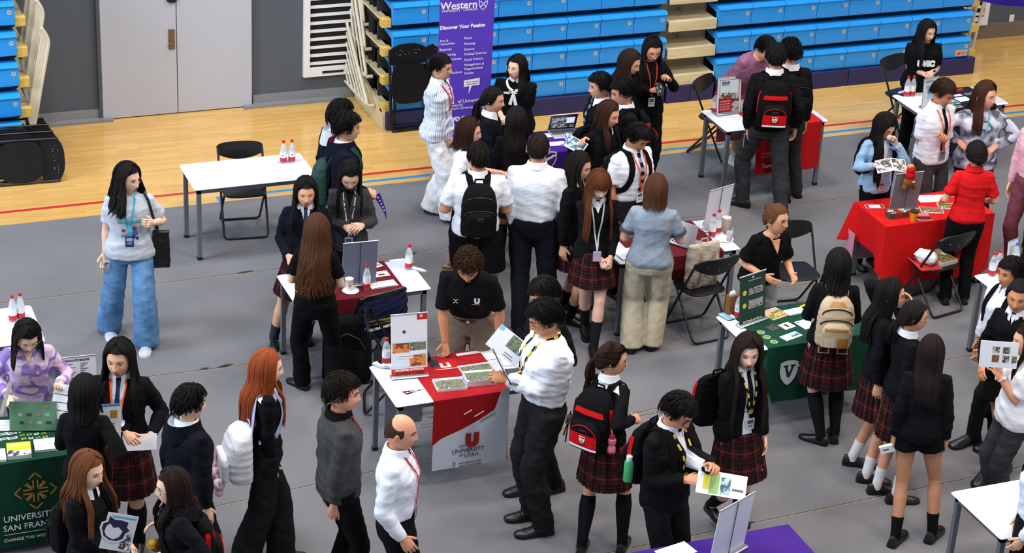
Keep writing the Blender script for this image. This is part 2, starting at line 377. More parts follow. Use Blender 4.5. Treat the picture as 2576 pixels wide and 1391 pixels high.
# exposed deck ends with wooden blocks, side panel, curtain and folded guard rails
def bank_end(X, sgn, label, railpx, side=True, topx=0):
    t = thing('bleacher_side', label, 'bleacher end', (X, BF, 0))
    for r in range(ROWS):
        z = ZR0+r*DZR-.03; y = r*DYR
        mb = MB(); mb.rbox(-.11, .0, .02+y, .12+y, z, z+.1, .006, M=Matrix.Diagonal((sgn, 1, 1, 1))); mb.build('end_block', OAK, t)
        mb = MB(); mb.box(-.1, .01, .12+y, .9, z+.06, z+.09, M=Matrix.Diagonal((sgn, 1, 1, 1)))
        mb.box(-.02, .01, .12+y, .9, z-.02, z+.09, M=Matrix.Diagonal((sgn, 1, 1, 1))); mb.build('deck_end', DECK, t, smooth=False)
    if side:
        mb = MB(); mb.add([(-.11, 0, 0), (-.11, 1.0, 0), (-.11, 1.0, .42), (-.11, 0, .2), (-.08, 0, 0), (-.08, 1.0, 0), (-.08, 1.0, .42), (-.08, 0, .2)],
            [(0, 1, 2, 3), (4, 7, 6, 5), (0, 4, 5, 1), (1, 5, 6, 2), (2, 6, 7, 3), (3, 7, 4, 0)])
        mb.build('side_panel', DECK, t, smooth=False)
        mb = MB(); n = 9; rings = []
        for k in range(n): 
            zz = .25+k*.3
            rings.append([Vector((-.06+.02*math.sin(j*2.1), .55+j*.05, zz)) for j in range(10)]+[Vector((-.03+.02*math.sin(j*2.1), .55+j*.05, zz)) for j in range(9, -1, -1)])
        mb.loft(rings); mb.build('black_curtain', mat('curtain_black', '#0d0d11', .9), t)
    for pl in railpx:
        rb = MB(); X0 = X+pl['x']*sgn*-1
        def q(p): v = PX_(p[0], p[1], X0) if sgn > 0 else PY(p[0], p[1], BF+.1+(.22-pl['x'])*2.2); return Vector((v.x-X, v.y-BF, v.z))
        a, b_, c_, d = [q(p) for p in pl['c']]          # lower back, lower front, upper front, upper back
        cor = []
        for p_, s0, s1 in ((b_, a, c_), (c_, b_, d)):
            for k in range(5):
                u = k/4; e0 = p_+(s0-p_).normalized()*.07; e1 = p_+(s1-p_).normalized()*.07
                cor.append(e0*(1-u)**2+p_*2*u*(1-u)+e1*u*u)
        rb.tube([a]+cor+[d], .019, n=10)
        for k in range(1, pl['n']+1):
            u = k/(pl['n']+.6); rb.tube([a.lerp(b_, 1-u*.92), d.lerp(c_, 1-u*.92)], .012, n=8)
        rb.tube([b_, b_+Vector((.07*sgn, 0, -.0))], .02, n=8)
        rb.build('guard_rail', RAILM, t)
    return t
merge(bank_end(XA0, 1, 'cream side of the bleachers with folded guard rails left of the purple banner', [
    dict(x=.2, n=5, c=[(868, 203), (925, 266), (866, 30), (818, 2)]),
    dict(x=.16, n=5, c=[(862, 130), (922, 193), (885, -60), (835, -90)]),
    dict(x=.13, n=4, c=[(870, 62), (919, 124), (893, -100), (845, -130)]),
    dict(x=.11, n=3, c=[(872, 0), (916, 62), (898, -150), (850, -180)])]), b1)
merge(bank_end(XC1, -1, 'cream guard rails and deck ends of the bleachers at the left edge', [
    dict(x=.2, n=5, c=[(68, 282), (84, 333), (124, 100), (104, 70)]),
    dict(x=.17, n=5, c=[(60, 220), (72, 262), (110, 30), (92, 0)]),
    dict(x=.14, n=4, c=[(54, 150), (64, 190), (98, -30), (84, -60)]),
    dict(x=.11, n=3, c=[(50, 90), (60, 130), (90, -90), (76, -120)])], side=False), b3)
merge(bank_end(XB0+8*SW2, -1, 'cream guard rails and wood-ended decks at the right end of the blue bleachers', [
    dict(x=.12, n=1, c=[(2430, 85), (2441, 142), (2489, -50), (2470, -80)]),
    dict(x=.08, n=2, c=[(2425, 40), (2437, 98), (2466, -60), (2450, -90)])], side=False), b2)
# ================================================================== people
def vox(mb, voxel=.012, smooth=4):
    me = bpy.data.meshes.new('tmp'); me.from_pydata(mb.v, [], mb.f)
    bm = bmesh.new(); bm.from_mesh(me); bmesh.ops.recalc_face_normals(bm, faces=bm.faces); bm.to_mesh(me); bm.free()
    o = bpy.data.objects.new('tmp', me); COL.objects.link(o)
    r = o.modifiers.new('r', 'REMESH'); r.mode = 'VOXEL'; r.voxel_size = voxel
    if smooth: s_ = o.modifiers.new('s', 'SMOOTH'); s_.factor = .5; s_.iterations = smooth
    dg = bpy.context.evaluated_depsgraph_get(); dg.update()
    e = bpy.data.meshes.new_from_object(o.evaluated_get(dg)); bpy.data.objects.remove(o); bpy.data.meshes.remove(me)
    return e
def vco(me):
    a = np.empty(len(me.vertices)*3, np.float32); me.vertices.foreach_get('co', a); return a.reshape(-1, 3)
def vno(me):
    a = np.empty(len(me.vertices)*3, np.float32); me.vertices.foreach_get('normal', a); return a.reshape(-1, 3)
def wrinkle(me, amp, seed, axis=(1, 1, 2.2), freq=14):
    c = vco(me); n = vno(me); rs = np.random.RandomState(seed); q = c*np.array(axis)*freq
    w = np.zeros(len(c))
    for k in range(6):
        d = rs.normal(size=3); d /= np.linalg.norm(d); d2 = rs.normal(size=3)
        w += (1-np.abs(np.sin(q@d*(1+.5*k)+1.7*np.sin(q@d2*.4+rs.rand()*6)+rs.rand()*6))*1.6)/(1+.5*k)
    c2 = c+n*(w*amp*1.35/2.2)[:, None]
    me.vertices.foreach_set('co', c2.astype(np.float32).ravel()); me.update()
def fin(me, name, m, parent):
    me.materials.clear(); me.materials.append(m); me.name = name
    me.shade_smooth(); return link(name, me, parent)
# ------------------------------------------------------------------ head
def _head():
    ph = [math.radians(a) for a in list(range(-56, 57, 4))+[66, 80, 95, 110, 130, 150, 170, 190, 210, 230, 250, 265, 280, 294]]
    zs = [-.117, -.1155, -.112, -.107, -.101, -.095, -.089]+[-.084+.0042*i for i in range(30)]+[.045, .053, .062, .071, .08, .089, .097, .104, .110, .1145, .117]
    V = []
    for z in zs:
        t = z/.118; r = math.sqrt(max(0, 1-t*t))
        if t < 0: r = max(0, 1-abs(t)**2.6)**.5
        for a in ph:
            x = .076*r*math.sin(a); y = .096*r*math.cos(a)
            if t < 0:
                k = -t; x *= 1-.30*k**1.6
                y = y*(1-.06*k) if y > 0 else y*(1-.42*k)
            if y > 0:
                ax = abs(x); G = lambda u, w: math.exp(-(u/w)**2)
                y *= 1-.05*G(z-.0, .05)
                if -.045 < z < .026:
                    nz = (.026-z)/.054*.021 if z > -.028 else max(0, (z+.045)/.017)*.021
                    y += nz*G(x, .0095+.006*(max(0, -z-.005)/.03))
                y -= .008*G(ax-.031, .015)*G(z-.008, .013)
                y += .0035*G(z-.031, .010)*G(ax-.02, .03)
                y += .0055*G(x, .022)*(G(z+.0585, .0055)+G(z+.070, .0065))
                y += .007*G(x, .022)*G(z+.104, .014)
                y += .003*G(ax-.042, .018)*G(z+.022, .02)
            V.append((x, y, z))
    n = len(ph); F = []
    for j in range(len(zs)-1):
        for i in range(n): F.append((j*n+i, j*n+(i+1) % n, (j+1)*n+(i+1) % n, (j+1)*n+i))
    F.append(tuple(reversed(range(n)))); F.append(tuple(range((len(zs)-1)*n, len(zs)*n)))
    MI = []
    for f in F:
        c = [sum(V[i][k] for i in f)/len(f) for k in range(3)]
        hw = .023*max(0, 1-((c[2]+.0635)/.0135)**2)**.5
        MI.append(1 if (c[1] > .06 and abs(c[0]) < hw and -.0755 < c[2] < -.0525) else 0)
    return V, F, MI
HEADV, HEADF, HEADM = _head()
_hb = BVHTree.FromPolygons([Vector(v) for v in HEADV], HEADF)
def fy(x, z):
    h = _hb.ray_cast(Vector((x, .3, z)), Vector((0, -1, 0))); return h[0].y if h[0] else .08
def head_into(mb, H, eyes='open', mouth=None, female=True, ears=True):
    mb2 = MB(); mb2.v = list(HEADV); mb2.f = list(HEADF); mb2.m = list(HEADM)
    for sx in (-1, 1):
        if eyes == 'open':
            y = fy(sx*.031, .006)
            mb2.ell((sx*.031, y-.0045, .006), .0125, .0085, .0058, 12, 7, mi=2)
            mb2.ell((sx*.031, y+.0012, .006), .0056, .0035, .0056, 10, 6, mi=3)
            lz = .0125
        else: lz = .001
        pts = [(sx*(.031+u), fy(sx*(.031+u), lz)+.0012, lz-(.0045 if eyes == 'open' else -.003)*(u/.0145)**2) for u in (-.0145, -.008, 0, .008, .0155)]
        mb2.tube(pts, [.001, .0017, .002, .0019, .001], n=5, mi=3)
        bz = .0285
        pts = [(sx*x, fy(sx*x, z)+.001, z) for x, z in ((.016, bz+.003), (.026, bz+.004), (.037, bz+.003), (.047, bz-.002))]
        r0 = .0017 if female else .0030
        mb2.tube(pts, [r0*.9, r0, r0*.9, r0*.4], n=5, mi=4, flat=1.6)
        if ears:
            M = T(sx*.0765, -.010, -.006) @ Matrix.Rotation(sx*.3, 4, 'Z') @ Matrix.Rotation(-.18, 4, 'X')
            mb2.ell((0, 0, 0), .008, .017, .030, 12, 8, M=M)
            rim = [M @ Vector((sx*.006, .013*math.cos(a)-.001, .026*math.sin(a))) for a in [math.radians(q) for q in range(-60, 241, 30)]]
            mb2.tube(rim, .0042, n=5)
        mb2.ell((sx*.0062, fy(sx*.0062, -.036)-.002, -.0395), .003, .002, .002, 6, 4, mi=3)
    if mouth: mb2.ell((0, fy(0, -.064)-.0022, -.0645), .013 if mouth == 'open' else .012, .0035, .0055 if mouth == 'open' else .002, 10, 6, mi=3 if mouth == 'open' else 2)
    else: mb2.tube([(x, fy(x, -.0645-abs(x)*.02)+.0003, -.0645-abs(x)*.02) for x in (-.018, -.009, 0, .009, .018)], .0008, n=4, mi=3)
    mb.add([H @ Vector(v) for v in mb2.v], [], 0)
    o = len(mb.v)-len(mb2.v)
    for f, m_ in zip(mb2.f, mb2.m): mb.f.append(tuple(i+o for i in f)); mb.m.append(m_)
# ------------------------------------------------------------------ hair
def smooth01(t): t = max(0, min(1, t)); return t*t*(3-2*t)
def hair_into(mb, H, st, rnd, nb):
    """st: style, len (m below crown along the fall), vol, bangs, part, curl. nb: neck base (local) for clearing the shoulders"""
    style = st.get('style', 'long'); vol = st.get('vol', .012); L = st.get('len', .4); N = int(st.get('n', 190)*(3.2 if style == 'short' else 1.7))
    curl = st.get('curl', 0); part = st.get('part', 0.0)
    rx, ry, rz = .077+vol, .097+vol, .117+vol
    def shell(phi, th, k=1.0):                       # phi: 0 front, + to +x ; th from crown
        return Vector((rx*k*math.sin(th)*math.sin(phi), ry*k*math.sin(th)*math.cos(phi)-.006, rz*k*math.cos(th)+.003))
    def limit(phi):                                  # how far down the scalp hair grows (deg)
        a = abs(math.degrees(phi)) % 360
        if a > 180: a = 360-a
        if style == 'bald':
            return 0 if a < 1 else 0
        front = 52 if not st.get('bangs') else 76
        if a < 48: return front
        if a < 78: return front+(88-front)*smooth01((a-48)/30)
        if a < 105: return 88 if style == 'short' else 97
        return (88+(118-88)*smooth01((a-105)/40)) if style == 'short' else 97+(122-97)*smooth01((a-105)/40)
    # scalp cap
    nph, nth = 40, 14; rings = []
    if style != 'bald':
        for j in range(nth+1):
            ring = []
            for i in range(nph):
                phi = 2*PI*i/nph; th = math.radians(limit(phi))*j/nth
                p = shell(phi, max(th, .02), .97+.01*math.sin(i*3.1+j)); ring.append(H @ p)
            rings.append(ring)
        inner = [[H @ Vector((p2.x*.93, p2.y*.93, p2.z*.95)) for p2 in [H.inverted() @ p for p in rings[-1]]]]
        mb.loft(rings+inner, cap=True)
    else:
        rings = []                                   # horseshoe of cropped hair, crown bare
        for j in range(7):
            ring = []
            for i in range(30):
                a = math.radians(70+(360-140)*i/29); e0 = abs(math.sin(a))**.8; t0 = 26+40*e0*e0; t1 = 116-26*max(0, e0-.35)/.65; th = math.radians(t0+(t1-t0)*j/6*(1 if 0 < i < 29 else .7))
                ring.append(H @ Vector((.0785*math.sin(th)*math.sin(a), .0985*math.sin(th)*math.cos(a)-.002, .119*math.cos(th))))
            rings.append(ring)
        mb.loft(rings, closed=False, cap=False)
        return
    down = Vector((0, 0, -1))
    hc = H.translation
    tie = st.get('tie')                              # pony / bun anchor in head space
    for k in range(N):
        phi0 = rnd.uniform(-PI, PI); a0 = abs(math.degrees(phi0)); sg = 1 if phi0 >= 0 else -1
        pts = []; rad = rnd.uniform(.004, .0078)
        if style == 'short':
            rad = rnd.uniform(.0028, .0048)
            th0 = math.radians(rnd.uniform(5, 100)); lim = math.radians(limit(phi0))
            if th0 > lim: th0 = lim*rnd.uniform(.3, .9)
            ll = st.get('lock', .055)*rnd.uniform(.7, 1.2); lift = st.get('lift', .010)*(.8 if not curl else .55); th = th0; phi = phi0+rnd.uniform(-.1, .1)
            steps = 5; dphi = rnd.uniform(-.18, .18)+part*.12
            for i in range(steps):
                u = i/(steps-1); kk = 1+lift/.1*math.sin(u*PI*.75)*rnd.uniform(.7, 1.1)
                t2 = min(th+u*ll/.1, lim+.14)
                p = shell(phi+dphi*u, t2, kk)
                if curl: p += Vector((rnd.uniform(-1, 1), rnd.uniform(-1, 1), rnd.uniform(-1, 1)))*curl*.012
                pts.append(H @ p)
            mb.tube(pts, [rad*.8, rad, rad*.9, rad*.6, rad*.15], n=5, flat=.55)
            continue
        if tie is not None:
            lim = math.radians(limit(phi0)); q = [shell(phi0, lim*.98, 1.0)]
            tv = Vector(tie)
            for u in (.25, .5, .75, 1):
                p = q[0].lerp(tv, u); d = Vector((p.x/rx, (p.y+.006)/ry, (p.z-.003)/rz)); ln = d.length
                if ln < 1.0 and ln > 1e-4: p = Vector((p.x/ln, (p.y+.006)/ln-.006, (p.z-.003)/ln+.003))
                q.append(p)
            mb.tube([H @ p for p in q], [rad*.7, rad*1.2, rad*1.3, rad*1.2, rad*.8], n=5, flat=.4); continue
        # parted hair that follows the head, then hangs
        px = part*.03
        bang = st.get('bangs') and a0 < 46
        th_end = math.radians(74 if bang else 92+rnd.uniform(-4, 6))
        target = phi0 if bang else sg*math.radians(max(a0, st.get('open', 62)+rnd.uniform(0, 14)))
        layer = rnd.uniform(.97, 1.06); ns = 7
        for i in range(ns):
            u = i/(ns-1); th = .06+th_end*u
            phi = phi0+(target-phi0)*(smooth01(u*1.25) if not bang else 0)
            p = shell(phi, th, layer); p.x += px*(1-u); pts.append(H @ p)
        if bang:
            mb.tube(pts, [rad*.6, rad, rad, rad, rad*.9, rad*.7, rad*.2], n=5, flat=.45); continue
        p = pts[-1].copy(); lp = H.inverted() @ p; rem = L-.17+rnd.uniform(-.03, .02)
        if rem > 0:
            side = Vector((p.x-hc.x, p.y-hc.y, 0)); out = side.normalized()
            back = (out.dot(Vector((0, -1, 0))))
            ns2 = max(4, int(rem/.045)); wv = rnd.uniform(0, 6); wf = rnd.uniform(20, 30)
            shz = nb.z+.01
            for i in range(1, ns2+1):
                u = i/ns2; d = rem*u; z = p.z-d
                q = p+Vector((0, 0, -d))
                push = smooth01((shz+.05-z)/.16)
                if out.y < .25:                      # back hair lies on the back
                    q += Vector((0, -1, 0))*push*st.get('push', .045)*max(.3, -out.y+.4); q.x *= 1-.04*u
                else:                                # front locks lie on the chest
                    q += Vector((0, 1, 0))*push*st.get('fpush', .065)+Vector((out.x, 0, 0))*push*.01
                # keep clear of the neck sides, drape towards the body a little
                q += Vector((math.sin(wv+d*wf), math.cos(wv+d*wf*.8), 0))*curl*(.004+.014*u)
                q += out*st.get('flare', .0)*u
                pts.append(q)
        m_ = len(pts); rr = [rad*(.7+.5*min(1, i/4)) for i in range(m_)]; rr[-1] = rad*.25; rr[-2] = rad*.8
        mb.tube(pts, rr, n=5, flat=.5)
    if tie is None and style == 'long' and L > .24:       # the mass behind the head
        rings = []; ln = L-.19; a = H @ Vector((0, -.07, -.0))
        for i in range(8):
            u = i/7; z = a.z-ln*u*.97; push = smooth01((nb.z+.06-z)/.16)*st.get('push', .045)*1.2
            w = (.072+.02*math.sin(u*PI)+.01*u)*(1 if i < 7 else .8); cy = a.y-.004-push; th = .026*(1 if i < 7 else .4)
            cx = hc.x+(a.x-hc.x)*1
            rings.append([Vector((cx+w*math.cos(t), cy+th*math.sin(t)-(.0 if math.sin(t) < 0 else 0)+abs(math.cos(t))**2*.03*(1-u), z)) for t in [2*PI*q/16 for q in range(16)]])
        mb.loft(rings)
    if st.get('knot'):
        c = H @ Vector((0, -.02, rz+.012))
        for k in range(22):
            ax = Vector((rnd.uniform(-1, 1), rnd.uniform(-1, 1), rnd.uniform(-1, 1))).normalized(); b1_ = ax.orthogonal().normalized(); b2_ = ax.cross(b1_)
            mb.tube([c+(b1_*math.cos(a)+b2_*math.sin(a))*.022 for a in [i*.6 for i in range(7)]], .008, n=5)
    if tie is not None:
        tv = Vector(tie); c = H @ tv
        if style == 'bun':
            R = st.get('bun', .036)
            for k in range(26):
                ax = Vector((rnd.uniform(-1, 1), rnd.uniform(-1, 1), rnd.uniform(-1, 1))).normalized(); b1_ = ax.orthogonal().normalized(); b2_ = ax.cross(b1_)
                mb.tube([c+(b1_*math.cos(a)+b2_*math.sin(a))*R*rnd.uniform(.75, 1) for a in [i*.5 for i in range(8)]], R*.28, n=5)
        else:
            for k in range(46):
                wv = rnd.uniform(0, 6); off = Vector((rnd.gauss(0, .009), rnd.gauss(0, .009), 0)); ln = L*rnd.uniform(.85, 1.05); pts = []
                dirb = (H.to_3x3() @ Vector((0, -1, 0))); dirb.z = 0; dirb.normalize()
                for i in range(9):
                    u = i/8; sp = .3+1.5*math.sin(u*PI*.75)
                    pts.append(c+dirb*.035*math.sin(min(1, u*2.5)*PI/2)+off*sp+Vector((0, 0, -ln*u+.012*math.sin(u*9)))+Vector((math.sin(wv+u*6), math.cos(wv+u*5), 0))*curl*.012)
                mb.tube(pts, [.006, .008, .009, .009, .008, .008, .007, .005, .002], n=5)
            mb.ell(c, .017, .017, .017, 10, 6)
# ------------------------------------------------------------------ hand
def hand_into(mb, w, d, n_, side, curl=.35, s=1.0, spread=0.0, point=False):
    d = d.normalized(); n_ = (n_-d*n_.dot(d)); n_ = n_.normalized() if n_.length > 1e-4 else d.orthogonal().normalized()
    t = d.cross(n_)*side                              # towards the thumb
    def ring(c, a, b_): return [c+t*(a*math.cos(2*PI*k/10))+n_*(b_*math.sin(2*PI*k/10)) for k in range(10)]
    mb.loft([ring(w-d*.02*s, .024*s, .020*s), ring(w+d*.01*s, .027*s, .018*s), ring(w+d*.045*s+t*.002*s, .037*s, .0165*s), ring(w+d*.078*s, .041*s, .0145*s), ring(w+d*.094*s, .036*s, .011*s)])
    for i, (o, ln) in enumerate(((.030, .072), (.0105, .080), (-.0095, .075), (-.0285, .058))):
        p = w+(d*(.086 if i < 3 else .078)+t*o)*s; dd = (d+t*(o*2.2*(1+spread*3))).normalized(); nn = n_; pts = [p-dd*.01*s, p]
        cu_ = curl*(1+.12*i)
        if point and i == 0: cu_ = .05
        for seg, ang in ((.45, 42), (.30, 62), (.25, 42)):
            a = math.radians(ang*cu_); d2 = dd*math.cos(a)+nn*math.sin(a); nn = nn*math.cos(a)-dd*math.sin(a); dd = d2
            p = p+dd*ln*seg*s; pts.append(p)
        r = (.0092 if i < 3 else .008)*s
        mb.tube(pts, [r, r, r*.95, r*.88, r*.75], n=7, round_end=True)
    p = w+(d*.022+t*.026)*s; dd = (d*.72+t*.62+n_*(.15+.35*curl)).normalized(); pts = [p-dd*.012*s, p, p+dd*.036*s]
    dd2 = (dd+d*.35+n_*curl*.5).normalized(); pts.append(pts[-1]+dd2*.032*s)
    mb.tube(pts, [.0125*s, .0125*s, .0105*s, .0085*s], n=7, round_end=True)
def ik(a, c, l1, l2, pole):
    v = c-a; D = v.length; 
    if D > (l1+l2)*.995: v = v.normalized()*(l1+l2)*.995; D = v.length; c = a+v
    x = (l1*l1-l2*l2+D*D)/(2*D); h_ = math.sqrt(max(0, l1*l1-x*x)); u = v.normalized()
    pl = pole-u*pole.dot(u); pl = pl.normalized() if pl.length > 1e-5 else u.orthogonal()
    return a+u*x+pl*h_, c
# ------------------------------------------------------------------ bits that lie on a garment
class Surf:
    def __init__(s, me): s.b = BVHTree.FromPolygons([v.co.copy() for v in me.vertices], [tuple(p.vertices) for p in me.polygons])
    def near(s, p, off=.003):
        q, n_, i, d = s.b.find_nearest(Vector(p)); 
        if (Vector(p)-q).dot(n_) < 0 and d > .03: pass
        return q+n_*off, n_
    def front(s, x, z, off=.003, back=False):
        sg = -1 if back else 1
        q, n_, i, d = s.b.ray_cast(Vector((x, sg*1.2, z)), Vector((0, -sg, 0)))
        if q is None: return s.near((x, sg*.1, z), off)
        return q+Vector((0, sg*off, 0)), n_
def ribbon(mb, P_, N_, w, th=.0025, mi=0, mfn=None):
    ws = w if isinstance(w, (list, tuple)) else [w]*len(P_)
    A = []
    for i, p in enumerate(P_):
        t = (P_[min(i+1, len(P_)-1)]-P_[max(i-1, 0)]).normalized(); n_ = N_[i]; s_ = t.cross(n_)
        s_ = s_.normalized() if s_.length > 1e-6 else Vector((1, 0, 0)); h_ = ws[i]/2
        A.append([p-s_*h_, p+s_*h_, p+s_*h_*.96+n_*th, p-s_*h_*.96+n_*th])
    for i in range(len(A)-1):
        mb.loft([A[i], A[i+1]], mi=mfn(i) if mfn else mi, cap=True)
def dense(pts, step=.02):
    out = [Vector(pts[0])]
    for a, b_ in zip(pts, pts[1:]):
        a = Vector(a); b_ = Vector(b_); n_ = max(1, int((b_-a).length/step))
        for i in range(1, n_+1): out.append(a.lerp(b_, i/n_))
    return out
def drape(S, pts, w, mb, off=.003, th=.0025, mi=0, mfn=None, step=.02):
    PP = []; NN = []
    for p in dense(pts, step): q, n_ = S.near(p, off); PP.append(q); NN.append(n_)
    for _ in range(2):
        PP = [PP[0]]+[(PP[i-1]+PP[i]*2+PP[i+1])/4 for i in range(1, len(PP)-1)]+[PP[-1]]
    ribbon(mb, PP, NN, w, th, mi, mfn)
# ------------------------------------------------------------------ plaid, stripes, camouflage
def plaid():
    if 'plaid' in MATS: return MATS['plaid']
    m = bpy.data.materials.new('plaid'); m.use_nodes = True; nt = m.node_tree; b = nt.nodes['Principled BSDF']; MATS['plaid'] = m
    tc = nt.nodes.new('ShaderNodeUVMap'); sp = nt.nodes.new('ShaderNodeSeparateXYZ'); nt.links.new(tc.outputs[0], sp.inputs[0])
    def band(axis, per, lo, hi):
        a = nt.nodes.new('ShaderNodeMath'); a.operation = 'DIVIDE'; a.inputs[1].default_value = per; nt.links.new(sp.outputs[axis], a.inputs[0])
        f = nt.nodes.new('ShaderNodeMath'); f.operation = 'FRACT'; nt.links.new(a.outputs[0], f.inputs[0])
        g = nt.nodes.new('ShaderNodeMath'); g.operation = 'GREATER_THAN'; g.inputs[1].default_value = lo; nt.links.new(f.outputs[0], g.inputs[0])
        l = nt.nodes.new('ShaderNodeMath'); l.operation = 'LESS_THAN'; l.inputs[1].default_value = hi; nt.links.new(f.outputs[0], l.inputs[0])
        k = nt.nodes.new('ShaderNodeMath'); k.operation = 'MULTIPLY'; nt.links.new(g.outputs[0], k.inputs[0]); nt.links.new(l.outputs[0], k.inputs[1]); return k.outputs[0]
    cur = None
    def mixin(fac_socks, col, amt, prev):
        out = prev
        for fs in fac_socks:
            mu = nt.nodes.new('ShaderNodeMath'); mu.operation = 'MULTIPLY'; mu.inputs[1].default_value = amt; nt.links.new(fs, mu.inputs[0])
            mx = nt.nodes.new('ShaderNodeMix'); mx.data_type = 'RGBA'; nt.links.new(mu.outputs[0], mx.inputs[0])
            if out is None: mx.inputs[6].default_value = srgb('#470b10')
            else: nt.links.new(out, mx.inputs[6])
            mx.inputs[7].default_value = srgb(col); out = mx.outputs[2]
        return out
    cur = mixin([band(0, .12, .05, .48), band(1, .12, .05, .48)], '#100d0f', .85, None)
    cur = mixin([band(0, .12, .72, .76), band(1, .12, .72, .76)], '#8f8078', .26, cur)
    cur = mixin([band(0, .12, .24, .27), band(1, .12, .24, .27)], '#6e141a', .5, cur)
    nt.links.new(cur, b.inputs['Base Color']); b.inputs['Roughness'].default_value = .9; b.inputs['Specular IOR Level'].default_value = .2
    return m
def stripes(name, c1, c2, per, axis='X', rough=.8):
    if name in MATS: return MATS[name]
    m = mat(name, c1, rough); nt = m.node_tree; b = nt.nodes['Principled BSDF']
    tc = nt.nodes.new('ShaderNodeTexCoord'); w = nt.nodes.new('ShaderNodeTexWave'); w.bands_direction = axis; w.inputs['Scale'].default_value = 1/per*.159*2
    w.inputs['Distortion'].default_value = 0; w.inputs['Detail Scale'].default_value = .6
    nt.links.new(tc.outputs['Object'], w.inputs[0]); mx = nt.nodes.new('ShaderNodeMix'); mx.data_type = 'RGBA'
    r_ = nt.nodes.new('ShaderNodeMapRange'); r_.inputs[1].default_value = .55; r_.inputs[2].default_value = .7
    nt.links.new(w.outputs['Fac'], r_.inputs[0]); nt.links.new(r_.outputs[0], mx.inputs[0]); mx.inputs[6].default_value = srgb(c1); mx.inputs[7].default_value = srgb(c2)
    nt.links.new(mx.outputs[2], b.inputs['Base Color']); return m
def blotch(name, cols, scale, rough=.85, th=(.45, .47, .56, .58)):
    if name in MATS: return MATS[name]
    m = mat(name, cols[0], rough); nt = m.node_tree; b = nt.nodes['Principled BSDF']
    tc = nt.nodes.new('ShaderNodeTexCoord'); n = nt.nodes.new('ShaderNodeTexNoise'); n.inputs['Scale'].default_value = scale; n.inputs['Detail'].default_value = 1.5
    cr2 = nt.nodes.new('ShaderNodeValToRGB'); e = cr2.color_ramp; e.elements[0].position = 0; e.elements[0].color = srgb(cols[0]); e.elements[1].position = 1; e.elements[1].color = srgb(cols[-1])
    for i, c in enumerate(cols[1:]):
        k = e.elements.new(th[0]+(th[-1]-th[0])*i/max(1, len(cols)-2)); k.color = srgb(c)
        k = e.elements.new(th[0]+(th[-1]-th[0])*i/max(1, len(cols)-2)-.012); k.color = srgb(cols[i])
    nt.links.new(tc.outputs['Object'], n.inputs[0]); nt.links.new(n.outputs[0], cr2.inputs[0]); nt.links.new(cr2.outputs[0], b.inputs['Base Color']); return m
